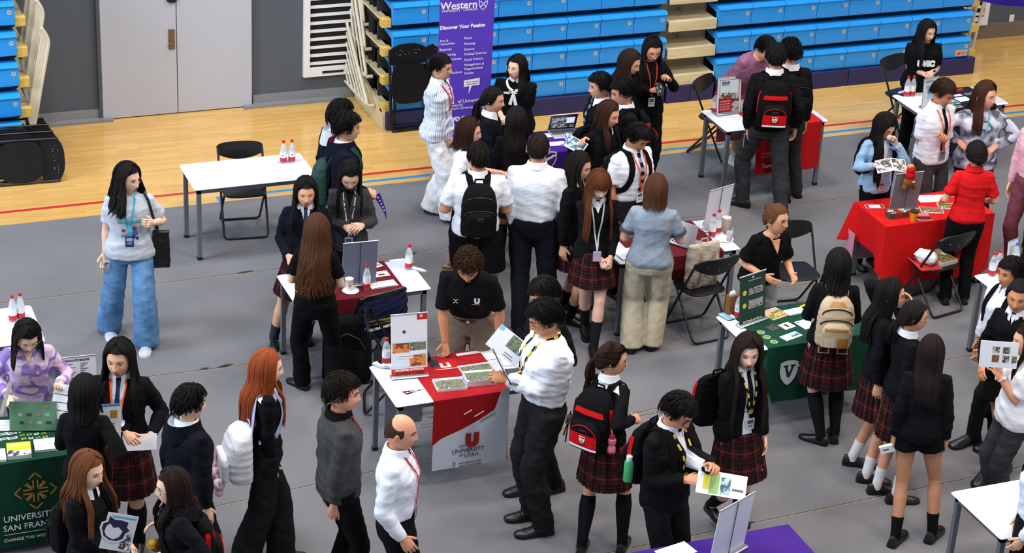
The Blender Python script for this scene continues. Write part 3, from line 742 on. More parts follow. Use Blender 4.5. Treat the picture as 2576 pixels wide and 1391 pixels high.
# ------------------------------------------------------------------ the figure
SKIN = '#e3b08e'; LIP = '#b5564e'; BLK = '#17171b'
PEOPLE = {}
def person(key, label, head, h=1.65, face=0, look=(0, 10), lean=0, R=None, L=None, feet=None, sex='f', build=1.0,
           skin=SKIN, hair=None, hairc='#1b1513', eyes='open', mouth=None, glasses=None, top=None, bottom=None, socks=None, shoes=None,
           tie=None, lanyard=None, collar=None, vest=None, straps=None, footang=(0, 0), curl=(.35, .35), palm=(None, None), elbow=(None, None), dz=.0045, lip=LIP):
    rnd = random.Random(sum(ord(c)*(i+3) for i, c in enumerate(key))); s = h/1.70; W = build*(1.0 if sex == 'f' else 1.1)
    ps = math.radians(face); fwd = -CH*math.cos(ps)+CR*math.sin(ps); right = fwd.cross(Vector((0, 0, 1)))
    th = math.radians(lean); hipb = -math.sin(th)*.10
    def B(x, y, z):                                  # bend of the trunk; numbers for a 1.70 m figure
        a = th*max(0, min(1, (z-.88)/.30)); y0, z0 = y, z-.92
        if z <= .88: return Vector((x, y+hipb, z))*s
        return Vector((x, y0*math.cos(a)+z0*math.sin(a)+hipb, .92-y0*math.sin(a)+z0*math.cos(a)))*s
    nb = B(0, -.005, 1.46)
    ly, lp = math.radians(look[0]), math.radians(look[1]+lean*.55)
    hax = Matrix.Rotation(-math.radians(look[1]*.5+lean*.8), 3, 'X')
    hc = nb+hax @ Vector((0, .018, .126))*s
    H = Matrix.Translation(hc) @ Rz(ly) @ Rx(-lp) @ Matrix.Scale(s*(1.13 if sex == 'f' else 1.09), 4)   # look yaw: + turns to own left
    # place the figure from where its head is seen
    w = P(head[0], head[1], hc.z+dz); root = Vector((w.x, w.y, dz))-right*hc.x-fwd*hc.y
    ang = math.atan2(right.y, right.x)
    t = thing('person', label, 'person', root, ang)
    MW = Matrix.Translation(root) @ Rz(ang); MI_ = MW.inverted()
    D0 = (Vector((root.x, root.y, 0))-Vector((0, 0, 0))).dot(CH)
    def tgt(q, sd):
        if q is None: return B(sd*.215*W, .0, .80)+Vector((0, -B(0, 0, 1.4).y*0, 0)) if lean < 5 else B(sd*.2*W, 0, 1.4)+Vector((sd*.03, .03, -.58))*s
        if q[0] == 'p': return MI_ @ PD(q[1], q[2], D0-q[3])
        if q[0] == 'z': return MI_ @ P(q[1], q[2], q[3])
        return Vector(q)*s
    body = MB(); arms = []
    shx = (.152 if sex == 'm' else .136)*W
    for i, (sd, q) in enumerate(((1, R), (-1, L))):
        sh = B(sd*shx, -.008, 1.375); c = tgt(q, sd)
        pole = Vector((sd*.45, -.75, -.5)) if elbow[i] is None else Vector(elbow[i])
        l1, l2 = .275*s, (.235+.07)*s
        e, c2 = ik(sh, c, l1, l2, pole); d = (c2-e).normalized(); wr = e+d*.235*s
        if q is None: pn = Vector((-sd, .15, 0))
        else: pn = Vector((-sd*.55, .1, -.6))
        if palm[i] is not None: pn = Vector(palm[i])
        arms.append((sd, sh, e, wr, d, pn))
    # legs
    legs = []
    fd = feet or [(.095, .01), (-.095, -.01)]
    for i, (sd, f) in enumerate(zip((1, -1), fd)):
        hp = B(sd*.088*W, 0, .90); hp = Vector((hp.x, hp.y, .90*s))
        if f[0] == 'p': q = MI_ @ P(f[1], f[2], dz+.03); zl = f[3] if len(f) > 3 else 0
        else: q = Vector((f[0]*s, f[1]*s+hipb*s*.4, 0)); zl = f[2] if len(f) > 2 else 0
        fa = math.radians(footang[i]) if f[0] != 'p' or True else 0
        fdv = Vector((math.sin(fa), math.cos(fa), 0))
        q = Vector((q.x, q.y, .085*s+zl))
        if f[0] == 'p': q -= fdv*.055*s
        v = q-hp
        mx_ = .845*s
        if v.length > mx_:
            hz = math.hypot(v.x, v.y); dzv = abs(v.z); ok = math.sqrt(max(0, mx_**2-dzv**2)) if dzv < mx_ else 0
            if hz > ok: k = ok/hz if hz > 0 else 0; q = Vector((hp.x+v.x*k, hp.y+v.y*k, q.z))
        kn, q = ik(hp, q, .43*s, .42*s, Vector((sd*.08+fdv.x*.5, fdv.y, 0)))
        legs.append((sd, hp, kn, q, fdv))
    sk = MB(); fm = 1.0 if sex == 'f' else 1.12
    def ring3(c, rx_, ry_, k=16, up=None, e=2.3):
        out = []
        for i in range(k):
            a = 2*PI*i/k; ca, sa = math.cos(a), math.sin(a)
            out.append((c[0]+rx_*math.copysign(abs(ca)**(2/e), ca), c[1]+ry_*math.copysign(abs(sa)**(2/e), sa), c[2]))
        return [B(*p) for p in out]
    TS = [(.86, .150, .105, 0), (.93, .158, .112, -.004), (1.0, .142, .104, 0), (1.08, .125, .092, .004), (1.18, .135, .098, .006), (1.28, .150, .108, .006), (1.34, .150, .098, 0), (1.38, .135, .084, -.006), (1.415, .098, .068, -.008), (1.445, .062, .056, -.007), (1.465, .050, .050, -.006)] if sex == 'f' else \
         [(.86, .142, .105, 0), (.93, .146, .110, 0), (1.0, .143, .108, 0), (1.08, .142, .105, .004), (1.18, .152, .110, .006), (1.28, .168, .118, .006), (1.34, .166, .106, 0), (1.385, .150, .088, -.006), (1.42, .112, .072, -.008), (1.45, .070, .060, -.007), (1.468, .056, .055, -.006)]
    sk.loft([ring3((0, y, z), a*W*.84, b_*.84*W) for z, a, b_, y in TS])
    nr = .047 if sex == 'f' else .057
    sk.tube([nb-Vector((0, 0, .05))*s, nb+Vector((0, 0, .01))*s, hc+Vector((0, -.012, -.07))*s, hc+Vector((0, -.01, -.02))*s], [nr*1.25*s, nr*s, nr*.97*s, nr*s], n=12)
    ab = W/(1.0 if sex == 'f' else 1.1)**.3
    for sd, sh, e, wr, d, pn in arms:
        f1 = fm*s*ab*(.8 if (top or {}).get('sleeve', 1.0) >= 1 else 1); w1 = fm*s*ab
        sk.tube([sh, sh.lerp(e, .35), sh.lerp(e, .75), e, e.lerp(wr, .25), e.lerp(wr, .6), wr+d*.01], [.045*f1, .043*f1, .037*f1, .035*f1, .037*f1, .030*f1, .0235*w1], n=12)
    bot = bottom or dict(kind='trousers', c=BLK); lg = .80 if bot['kind'] == 'trousers' else 1.0
    skirtlike = bot['kind'] in ('skirt', 'shorts')
    for sd, hp, kn, q, fdv in legs:
        f1 = s*(W if sex == 'f' else fm)*lg
        sk.tube([hp+Vector((0, 0, .02)), hp.lerp(kn, .4), hp.lerp(kn, .8), kn, kn.lerp(q, .12), kn.lerp(q, .3), kn.lerp(q, .55), kn.lerp(q, .85), q-Vector((0, 0, .03))],
                [.080*f1, .076*f1, .058*f1, .052*f1, .049*f1, .055*f1, .048*f1, .036*f1, .034*f1], n=14)
    bm_ = vox(sk, .010*s, 3); bco = [tuple(v.co) for v in bm_.vertices]; bfs = [tuple(p.vertices) for p in bm_.polygons]; bpy.data.meshes.remove(bm_)
    body.add(bco, bfs, 0)
    head_into(body, H, eyes, mouth, sex == 'f')
    hd = {}
    for i, (sd, sh, e, wr, d, pn) in enumerate(arms):
        hand_into(body, wr, d, pn, sd, curl[i], s*(1.0 if sex == 'f' else 1.08)); hd['R' if sd > 0 else 'L'] = MW @ (wr+d*.085*s)
    brow = hairc if hair and hair.get('style') != 'bald' else '#4a3a30'
    def dk(c, k=.6):
        c = c.lstrip('#'); return '#%02x%02x%02x' % tuple(int(int(c[i:i+2], 16)*k) for i in (0, 2, 4))
    body.build('body', [cmat(skin, 'skin'), cmat(lip, 'skin'), mat('eye_white', '#e9e6e2', .3), mat('eye_dark', '#1a1311', .3), cmat('#4a352c' if sex == 'f' else brow, 'skin')], t)
    if hair:
        hm = MB(); hair_into(hm, H, hair, rnd, nb); hm.build('hair', cmat(hairc, 'hair'), t)
    # ---- lower garment
    def cloth(mb, name, m, amp, vx=.013, sm=4, axis=(1, 1, 2.0), freq=13):
        me = vox(mb, vx*s, sm); wrinkle(me, amp, rnd.randint(0, 99999), axis, freq); return fin(me, name, m, t)
    lc = bot.get('c', BLK); bmx = bot.get('m') or cmat(lc)
    if bot['kind'] in ('trousers', 'shorts'):
        g = MB(); ez = bot.get('ease', 1.0); topz = 1.05 if bot.get('high') else 1.0
        g.loft([ring3((0, 0, z), a*W*1.03, b_*W*1.03) for z, a, b_ in ((.80, .125, .090), (.86, .150, .108), (.93, .158, .115), (topz, .140 if sex == 'f' else .142, .106))])
        fin_k = bot.get('to', 1.0)
        for sd, hp, kn, q, fdv in legs:
            an = q-Vector((0, 0, .045*s)) if fin_k >= 1 else None
            a = hp+Vector((0, 0, .03)); fl = bot.get('flare', 1.0); f1 = s*ez*(W if sex == 'f' else W/1.05)
            if bot['kind'] == 'shorts':
                k = bot.get('to', .45); g.tube([a, hp.lerp(kn, k*.5), hp.lerp(kn, k)], [.092*f1, .095*f1, .100*f1], n=14)
            else: g.tube([a, hp.lerp(kn, .4), hp.lerp(kn, .8), kn, kn.lerp(q, .3), kn.lerp(q, .65), an], [.092*f1, .084*f1, .072*f1*(1+(fl-1)*.4), .068*f1*(1+(fl-1)*.5), .066*f1*(1+(fl-1)*.7), .062*f1*fl, .060*f1*fl], n=14)
        cloth(g, bot['kind'], bmx, bot.get('amp', .006), axis=(1, 1, 1.3), freq=12)
    elif bot['kind'] == 'skirt':
        mb = MB(); z0, z1 = 1.03, bot.get('hem', .58); npl = 26; rows = 12; n_ = npl*6; rings = []
        kx = (legs[0][2].x+legs[1][2].x)/2/s; ky = (legs[0][2].y+legs[1][2].y)/2/s
        for j in range(rows+1):
            u = j/rows; z = z0+(z1-z0)*u; rx_ = (.128+.092*u**.75)*W; ry_ = (.098+.105*u**.75)*W; r = []
            for i in range(n_):
                a = 2*PI*i/n_; f = (i % 6)/6; pl = (f-.5)*.013*min(1, u*2.2)+.006*math.sin(a*5+u*2)*u
                c = Vector(((rx_+pl)*math.cos(a)+kx*u*.6, (ry_+pl)*math.sin(a)+(ky-hipb*0)*u*.6, z)); r.append(B(c.x, c.y, c.z) if z > .88 else Vector((c.x, c.y+hipb, c.z))*s)
            rings.append(r)
        mb.loft(rings, cap=False)
        inner = [[Vector((p.x*.985, p.y*.985, p.z)) for p in r] for r in reversed(rings)]; mb.loft(inner, cap=False)
        mb.loft([rings[-1], inner[0]], cap=False)
        me = mb.mesh('skirt', bmx if not bot.get('plaid') else plaid())
        uvl = me.uv_layers.new(name='UVMap'); NV = (rows+1)*n_
        for p in me.polygons:
            for li in p.loop_indices:
                vi = me.loops[li].vertex_index % NV; jj, ii = divmod(vi, n_)
                if max(me.vertices and [me.loops[k].vertex_index % n_ for k in p.loop_indices]) == n_-1 and ii == 0: ii = n_
                uvl.data[li].uv = (ii/n_*1.44, jj*.036)
        link('skirt', me, t)
    if socks:
        for sd, hp, kn, q, fdv in legs:
            g = MB(); k = {'knee': .10, 'mid': .45, 'crew': .66, 'ankle': .80}[socks[0]]; rr = {.10: [.053, .061, .054, .042, .040], .45: [.0535, .050, .046, .041, .040], .66: [.048, .045, .042, .040, .040], .8: [.0425, .041, .040, .040, .040]}[k]
            f1 = s*(W if sex == 'f' else fm); us = [k+(1-k)*v for v in (0, .22, .5, .8, 1)]
            g.tube([kn.lerp(q, u) for u in us]+[q-Vector((0, 0, .04))*s], [r*f1*1.03 for r in rr]+[.04*f1], n=14)
            g.build('sock', cmat(socks[1]), t)
    sh_ = shoes or dict(c='#1a1a1d', sole='#101012')
    for sd, hp, kn, q, fdv in legs:
        g = MB(); sx_ = Vector((fdv.y, -fdv.x, 0)); base = Vector((q.x, q.y, q.z-.085*s)); k = s*sh_.get('k', 1.0)*(1.0 if sex == 'f' else 1.1)
        top_ = sh_.get('top', .078)
        rings = []
        for y, w_, hh in ((-.070, .016, .050), (-.062, .030, top_), (-.03, .037, top_+.01), (.015, .037, top_+.006), (.05, .040, .068), (.09, .044, .054), (.13, .045, .046), (.165, .038, .038), (.187, .018, .028)):
            r = []
            for i in range(14):
                a = 2*PI*i/14; z = .012+max(-.0, math.sin(a))*(hh-.012)*1.0 if math.sin(a) > 0 else .012*(1+math.sin(a)*.9)
                r.append(base+(fdv*y+sx_*(w_*math.cos(a)*(1 if math.sin(a) > 0 else 1.0))+Vector((0, 0, z)))*k)
            rings.append(r)
        g.loft(rings, mi=0)
        sl = MB(); out = []
        sh_h = sh_.get('soleh', .022)
        for a_, w_ in ((-.074, .017), (-.065, .033), (-.03, .039), (.02, .039), (.06, .042), (.10, .046), (.14, .047), (.170, .039), (.191, .019)): out.append((a_, w_))
        ol = [(w_, a_) for a_, w_ in out]+[(-w_, a_) for a_, w_ in reversed(out)]
        lo = [base+(fdv*y+sx_*x)*k+Vector((0, 0, 0)) for x, y in ol]; hi = [p+Vector((0, 0, sh_h*k)) for p in lo]
        g.loft([lo, hi], mi=1)
        if sh_.get('lace'):
            for y in (.045, .06, .075, .09): g.tube([base+(fdv*y+sx_*x+Vector((0, 0, zz)))*k for x, zz in ((-.018, .068-(y-.045)*.3), (0, .074-(y-.045)*.35), (.018, .068-(y-.045)*.3))], .0028*k, n=5, mi=2)
        g.build('shoe', [cmat(sh_['c'], sh_.get('mat', 'leather')), cmat(sh_.get('sole', '#101012'), 'plastic'), cmat(sh_.get('lace') or '#ffffff')], t)
    # ---- upper garment
    tp = top or dict(kind='shirt', c='#e8edf6'); g = MB(); ez = tp.get('ease', 1.0); hem = tp.get('hem', .90)
    tm = tp.get('m') or cmat(tp['c']); fl = tp.get('flare', 1.0)
    rows = []
    for z, a, b_, y in TS:
        if z < hem-.04 or (z > 1.46 and not tp.get('high')) or (z > 1.42 and tp.get('low')): continue
        zz = max(z, hem); e_ = 1+(ez-1)*(.62 if z < 1.38 else .3); e_ *= 1+(fl-1)*max(0, (1.2-zz)/.3)
        if tp.get('tuck') and z <= 1.0: e_ *= .98
        if not tp.get('tuck') and zz < 1.15: e_ *= 1+.07*min(1, (1.15-zz)/.15)
        if tp.get('boxy') and z < 1.28: a = max(a, .150 if sex == 'f' else .160); b_ = max(b_, .112)
        rows.append(ring3((0, y, zz), a*W*1.05*e_, b_*W*1.05*e_))
    if tp.get('tuck'): rows[0] = ring3((0, 0, .985), .150*W, .112*W); rows = [rows[0]]+[r for r, ts in zip(rows, [x for x in TS if x[0] >= hem-.04]) if ts[0] > 1.0]
    if not tp.get('sleeveless_torso'): g.loft(rows)
    sf = tp.get('sleeve', 1.0); se = tp.get('se', 1.0)*(1+(ez-1)*.6)
    for sd, sh, e, wr, d, pn in arms:
        f1 = s*fm**.6*W**.5*se; a0 = sh+Vector((-sd*.05, 0, .0))*s
        if sf >= 1: g.tube([a0, sh+Vector((sd*.004, 0, 0)), sh.lerp(e, .35), sh.lerp(e, .75), e, e.lerp(wr, .3), e.lerp(wr, .7), e.lerp(wr, min(1, sf-.03))], [.050*f1, .055*f1, .055*f1, .050*f1, .052*f1, .050*f1, .043*f1, .038*f1], n=14)
        elif sf > .5: g.tube([a0, sh+Vector((sd*.004, 0, 0)), sh.lerp(e, .35), sh.lerp(e, .75), e, e.lerp(wr, (sf-.5)*2)], [.050*f1, .055*f1, .055*f1, .050*f1, .052*f1, .05*f1], n=14)
        else: g.tube([a0, sh+Vector((sd*.004, 0, 0)), sh.lerp(e, sf), sh.lerp(e, sf*2)], [.048*f1, .055*f1, .057*f1, .058*f1*tp.get('cuff', 1)], n=14)
    TOPO = cloth(g, tp['kind'], tm, tp.get('amp', .0055), vx=.0125, sm=5)
    if tp.get('cuffc') and sf >= 1:
        for sd, sh, e, wr, d, pn in arms:
            cm = MB(); cm.tube([e.lerp(wr, .84), e.lerp(wr, .99)], [.041*s*se*fm**.6, .036*s*se*fm**.6], n=14); cm.build('cuff', cmat(tp['cuffc']), TOPO)
    if tp.get('bandc') and sf < .5:
        for sd, sh, e, wr, d, pn in arms:
            cm = MB(); cm.tube([sh.lerp(e, sf*2-.10), sh.lerp(e, sf*2+.02)], [.067*s*se*fm**.6*W**.5]*2, n=16); cm.build('sleeve_band', cmat(tp['bandc']), TOPO)
    S = Surf(TOPO.data); V = Vector
    def Bp(*p): return B(*p)
    out = dict(t=t, top=TOPO, S=S, B=B, H=H, s=s, W=W, MW=MW, hd=hd, arms=arms, legs=legs, nb=nb, rnd=rnd, hc=hc)
    ty = lambda x, z: 0
    if vest:                                         # shirt front seen in an open jacket, or a V neck
        z1 = vest.get('to', 1.18); w0 = vest.get('w', .065); w1 = vest.get('w1', 0.0); mb = MB(); nr_, nc = 12, 6; gr = []
        for j in range(nr_+1):
            u = j/nr_; z = 1.452-(1.452-z1)*u; hw = w0+(w1-w0)*u; row = []
            for i in range(nc+1):
                x = -hw+2*hw*i/nc; p = Bp(x, .14, z); q, n_ = S.front(p.x, p.z, .004); row.append(q)
            gr.append(row)
        vs = [p for r in gr for p in r]+[p-V((0, .012, 0)) for r in gr for p in r]; o_ = (nr_+1)*(nc+1); fs = []
        for j in range(nr_):
            for i in range(nc): a = j*(nc+1)+i; fs += [(a, a+1, a+nc+2, a+nc+1)]
        mb.add(vs, fs); mb.build('shirt_front' if vest.get('c', '#eef2fa') != skin else 'neckline', cmat(vest.get('c', '#eef2fa'), 'cloth' if vest.get('c') != skin else 'skin'), TOPO)
        if vest.get('lapel', True):
            for sd in (-1, 1):
                lb = MB(); PP = []; NN = []; ww = []
                for j in range(nr_+1):
                    u = j/nr_; z = 1.46-(1.46-z1)*u; x = sd*((w0+(w1-w0)*u)+.016); p = Bp(x, .14, z); q, n_ = S.front(p.x, p.z, .006); PP.append(q); NN.append(n_); ww.append(vest.get('lw', .05)*(.5+.9*math.sin(u*PI*.85))*s if vest.get('lapel') != 'thin' else .018*s)
                ribbon(lb, PP, NN, ww, .004)
                lb.build('lapel', vest.get('lm') or tm, TOPO)
    if collar:
        cb_ = MB(); cr0 = .060 if sex == 'f' else .068; rings = []; n_ = 26; gap = math.radians(collar.get('gap', 14)); hi_ = collar.get('h', 0)
        inn = []; mid = []; outr = []; low = []
        for i in range(n_+1):
            a = gap+(2*PI-2*gap)*i/n_; fr = (1+math.cos(a))/2
            dx, dy = math.sin(a), math.cos(a); dr = -.010*fr
            inn.append(B(cr0*dx, cr0*dy*1.0-.004, 1.452+dr*2)); mid.append(B(cr0*1.03*dx, cr0*1.03*dy-.004, 1.492+dr*1.6+hi_))
            outr.append(B((cr0+.012)*dx, (cr0+.012)*dy-.004, 1.488+dr*1.8+hi_)); low.append(B((cr0+.030)*dx, (cr0+.030)*dy-.002, 1.440+dr*3-.028*fr**6))
        vs = inn+mid+outr+low; m1 = n_+1; fs = [(k*m1+i, k*m1+i+1, (k+1)*m1+i+1, (k+1)*m1+i) for k in range(3) for i in range(n_)]
        cb_.add(vs, fs); cb_.build('collar', cmat(collar.get('c', '#eef2fa')), TOPO)
    if tie:
        mb = MB(); zs = [1.44-(1.44-tie.get('to', 1.05))*k/11 for k in range(12)]; PP = []; NN = []
        for z in zs: p = Bp(0, .14, z); q, n_ = S.front(p.x, p.z, .010); PP.append(q); NN.append(V((0, 1, .1)).normalized())
        ws = [.034*s]+[(.026+.03*k/11)*s for k in range(1, 11)]+[.02*s]
        ribbon(mb, PP, NN, ws, .004, mfn=(lambda i: 1 if tie.get('c2') and i % 2 else 0))
        mb.build('necktie', [cmat(tie['c']), cmat(tie.get('c2', tie['c']))], TOPO)
    if lanyard:
        mb = MB(); zl = lanyard.get('to', 1.12); w_ = lanyard.get('w', .015)*s; xs = .062 if sex == 'f' else .070
        lx = lanyard.get('x', 0)
        for sd in (-1, 1):
            PP = []; NN = []
            for a in (180, 150, 120, 95):
                aa = math.radians(a); q = B(sd*(xs+.006)*math.sin(aa), (xs+.006)*math.cos(aa)-.005, 1.475-.01*(180-a)/90); n_ = (q-B(0, -.005, 1.47)); n_.z = .3*n_.length; PP.append(q); NN.append(n_.normalized())
            for k in range(11):
                u = k/10; x = sd*xs*(1-u)+lx*u; z = 1.452-(1.452-zl)*u; p = Bp(x, .14, z); q, n_ = S.front(p.x, p.z, lanyard.get('off', .009)); PP.append(q); NN.append(V((0, 1, .25)).normalized())
            ribbon(mb, PP, NN, w_, .002, mfn=(lambda i: 1 if lanyard.get('c2') and i % 2 else 0))
        mb.build('lanyard', [cmat(lanyard['c']), cmat(lanyard.get('c2', lanyard['c']))], t)
        if lanyard.get('badge', True):
            p = Bp(lx, .14, zl-.05); q, n_ = S.front(p.x, p.z, .016); mb = MB(); bw, bh = .036*s, .05*s
            mb.rbox(-bw, bw, -.002, .002, -bh, bh, .004, M=T(*q)); lb = mb.build('badge', cmat(lanyard.get('bc', '#dfe4ec'), 'paper'), t)
            m2 = MB(); m2.box(-bw*.7, bw*.7, .0021, .003, bh*.1, bh*.7, M=T(*q)); m2.box(-bw*.6, bw*.6, .0021, .003, -bh*.5, -bh*.4, M=T(*q)); m2.box(-bw*.6, bw*.6, .0021, .003, -bh*.25, -bh*.15, M=T(*q))
            m2.build('badge_print', cmat(lanyard.get('bp', '#4b5568'), 'paper'), lb)
    if glasses:
        mb = MB(); gy = .094; 
        for sx in (-1, 1):
            rr = glasses.get('r', .023); sq = glasses.get('sq', .85); yy = fy(sx*.033, .004)+.010
            ring_ = [H @ V((sx*.033+rr*math.cos(a)*1.05, yy-abs(math.cos(a)*sx+1)*.0+(-.004 if math.cos(a)*sx > 0 else 0), .003+rr*sq*math.sin(a))) for a in [2*PI*k/16 for k in range(17)]]
            mb.tube(ring_, glasses.get('w', .0017)*s, n=5)
            mb.tube([H @ V((sx*(.033+rr), yy-.004, .006)), H @ V((sx*.079, .06, .008)), H @ V((sx*.080, -.01, .006))], .0014*s, n=5)
        mb.tube([H @ V((-.012, fy(0, .006)+.004, .006)), H @ V((0, fy(0, .006)+.006, .009)), H @ V((.012, fy(0, .006)+.004, .006))], .0014*s, n=5)
        mb.build('glasses', cmat(glasses.get('c', '#222226'), 'plastic'), t)
    PEOPLE[key] = out
    return out
# ================================================================== tables, chairs and what stands on them
TOPM = mat('table_white', '#dde4f0', .4, nmix=.02); LEGM = mat('table_steel', '#6f757f', .45, metal=.3, nmix=.05); FOOT = mat('rubber_black', '#121214', .7)
TABS = {}
def table(key, label, x0, y1, L=1.2, W=.62):
    """x0 left edge, y1 far edge"""
    t = thing('table', label, 'table', (x0+L/2, y1-W/2, .004), 0, None)
    a, b = L/2, W/2
    m = MB(); m.rbox(-a, a, -b, b, .725, .75, .02); m.build('tabletop', TOPM, t)
    m = MB(); i = .03
    for bx in ((-a+i, a-i, -b+i, -b+i+.03), (-a+i, a-i, b-i-.03, b-i), (-a+i, -a+i+.03, -b+i, b-i), (a-i-.03, a-i, -b+i, b-i)): m.box(*bx, .685, .725)
    m.build('apron', LEGM, t, smooth=False)
    for sx in (-1, 1):
        for sy in (-1, 1):
            m = MB(); cx_, cy_ = sx*(a-i-.02), sy*(b-i-.02); m.box(cx_-.02, cx_+.02, cy_-.02, cy_+.02, .012, .725); lg = m.build('leg', LEGM, t, smooth=False)
            m = MB(); m.box(cx_-.022, cx_+.022, cy_-.022, cy_+.022, 0, .03); m.build('foot_cap', FOOT, lg, smooth=False)
    TABS[key] = (x0, y1, L, W, t); return t
table('A', 'empty white table with grey steel legs on the wooden court, two bottles at its corner', 4.245, 18.25)
table('B', 'white table with red runner where two boys with backpacks stand', 9.83, 18.30, 1.2, .60)
table('U', 'white table with red and white Utah banner cloth over its front', 4.725, 13.90, 1.2, .68)
table('G', 'white table with maroon runner behind the long-haired woman in black', 4.475, 15.68, 1.2, .60)
table('V', 'white table with navy runner at far right below the woman in lettered T-shirt', 12.09, 18.20, 1.15, .54)
table('P', 'white table with maroon runner beside the woman in grey polo shirt', 7.45, 15.75, 1.2, .66)
table('N', 'white table under the dark green cloth with the V shield', 7.81, 13.93, 1.2, .66)
table('R', 'white table hidden under the bright red cloth', 10.2, 15.72, 1.18, .58)
table('E', 'bare white table cut off at the bottom right corner', 8.2, 10.88, 1.2, .66)
table('T', 'white table at right edge carrying two red-capped bottles and a small sign', 10.43, 14.02, 1.2, .62)
table('L', 'white table cut off at the left edge behind the woman in lavender', 1.19, 15.68, 1.2, .65)
table('S', 'white table under the green San Francisco cloth, bottom left', 1.13, 13.87, 1.2, .65)
table('W', 'white table under the purple cloth in front of the tall purple banner', 7.18, 18.15, 1.2, .54)
table('Q', 'white table under purple cloth cut off by the bottom edge', 5.62, 10.82, 1.2, .66)
TZ = .757
def clothmat(n_, c): return mat(n_, c, .8, nmix=.08, bump=.25, bscale=120, spec=.2)
def runner(key, u0, u1, front, back, name, label, m, side=None, fold=.010, wav=9.0, mats=None, mfn=None, over=.0):
    """cloth over a table from u0..u1 (m from left edge); hangs front and back by the given drops"""
    x0, y1, L, W, t = TABS[key]; cx0 = x0+u0; n_ = 44; mb = MB(); yf, yb = y1-W, y1
    th = .0022; prof = []
    for k in range(9): u = k/8; prof.append((yb+.006+.004*u, TZ-.004-back*(1-u) if True else 0, (1-u)))
    prof += [(yb+.003, TZ, 0)]
    for k in range(1, 8): prof.append((yb+(yf-yb)*k/8, TZ+.0012, 0))
    prof += [(yf-.003, TZ, 0)]
    for k in range(15): u = k/14; prof.append((yf-.010-.006*u, TZ-.004-front*u, u))
    rows = []
    for i in range(n_+1):
        x = cx0+(u1-u0)*i/n_; r = []
        for (y, z, h_) in prof:
            s_ = -1 if y < (yf+yb)/2 else 1
            w = fold*h_*(math.sin(x*wav*2+1.3)+.5*math.sin(x*wav*4.7+2+h_)); r.append((x+.006*h_*math.sin(z*9), y+s_*(abs(w)+w*.3), z, h_))
        rows.append(r)
    P_ = [[Vector(q[:3]) for q in r] for r in rows]; nn = len(prof)
    def off(i, j):
        a = P_[min(i+1, n_)][j]-P_[max(i-1, 0)][j]; b = P_[i][min(j+1, nn-1)]-P_[i][max(j-1, 0)]; k = a.cross(b); return P_[i][j]+k.normalized()*-th
    vs = [p for r in P_ for p in r]+[off(i, j) for i in range(n_+1) for j in range(nn)]; N_ = (n_+1)*nn; fs = []; ms = []
    for i in range(n_):
        for j in range(nn-1):
            a = i*nn+j; c = (P_[i][j]+P_[i+1][j+1])/2
            mi = mfn((c.x-x0-u0)/(u1-u0), c.z, c.y < yf) if mfn else 0
            for q in ((a, a+1, a+nn+1, a+nn), (N_+a, N_+a+nn, N_+a+nn+1, N_+a+1)): fs.append(q); ms.append(mi)
    for i in range(n_):
        for j in (0, nn-1): a = i*nn+j; fs.append((a, a+nn, N_+a+nn, N_+a)); ms.append(ms[-1])
    for j in range(nn-1):
        for i in (0, n_): a = i*nn+j; fs.append((a, a+1, N_+a+1, N_+a)); ms.append(0)
    mb.v = [tuple(v) for v in vs]; mb.f = fs; mb.m = ms
    o = mb.build(name, mats or m); o['label'] = label; o['category'] = 'tablecloth'; return o
def draped(key, drops, label, m, u0=0.0, u1=None, amp=.016, seed=1, name='tablecloth', pad=.008, ch=.0):
    """cloth hanging on all four sides; drops = front, right, back, left"""
    x0, y1, L, W, t = TABS[key]; u1 = u1 if u1 is not None else L; a0, a1, b0, b1 = x0+u0-pad, x0+u1+pad, y1-W-pad, y1+pad
    per = []; n_ = 24
    for k in range(n_): per.append((a0+(a1-a0)*k/n_, b0, 0, -1, 0))
    for k in range(n_//2): per.append((a1, b0+(b1-b0)*k/(n_//2), 1, 0, 1))
    for k in range(n_): per.append((a1-(a1-a0)*k/n_, b1, 0, 1, 2))
    for k in range(n_//2): per.append((a0, b1-(b1-b0)*k/(n_//2), -1, 0, 3))
    N_ = len(per); rings = []
    for j in range(11):
        u = j/10; r = []
        for i, (x, y, nx, ny, sd) in enumerate(per):
            d = drops[sd]; k = i % n_ if sd in (0, 2) else (i) % (n_//2)
            # soften drop change near corners
            dd = sum(drops[per[(i+q) % N_][4]] for q in range(-2, 3))/5
            corner = max(0, 1-min(abs(x-a0)+abs(y-b0), abs(x-a1)+abs(y-b0), abs(x-a0)+abs(y-b1), abs(x-a1)+abs(y-b1))/.16)
            s_ = i*.42+seed; w = amp*u*(math.sin(s_*1.1)+.6*math.sin(s_*2.3+1))+.05*u*corner+.012*u
            cxn = (x-(a0+a1)/2); cyn = (y-(b0+b1)/2); dr = Vector((nx, ny, 0))
            if corner > 0: dr = (dr+Vector((math.copysign(1, cxn), math.copysign(1, cyn), 0))*corner).normalized()
            r.append(Vector((x, y, TZ+.001-dd*u))+dr*max(w, .003*u))
        rings.append(r)
    mb = MB(); top = [[Vector((p.x, p.y, TZ+.002)) for p in rings[0]]]
    inner = [[Vector((p.x*1, p.y, p.z))-Vector((per[i][2], per[i][3], 0))*.0022 for i, p in enumerate(r)] for r in reversed(rings)]
    mb.loft(list(reversed(rings)), cap=False)
    o0 = len(mb.v)
    mb.add([tuple(p) for p in top[0]], [tuple(range(N_))])
    mb.loft([rings[0], top[0]], cap=False)
    o = mb.build(name, m); o['label'] = label; o['category'] = 'tablecloth'; return o
def lay(o, parent): return o
def onfront(key, px, py, off=.03):
    x0, y1, L, W, t = TABS[key]; return PY(px, py, y1-W-off)
FR = Rx(PI/2)                                         # faces the camera side (-y)
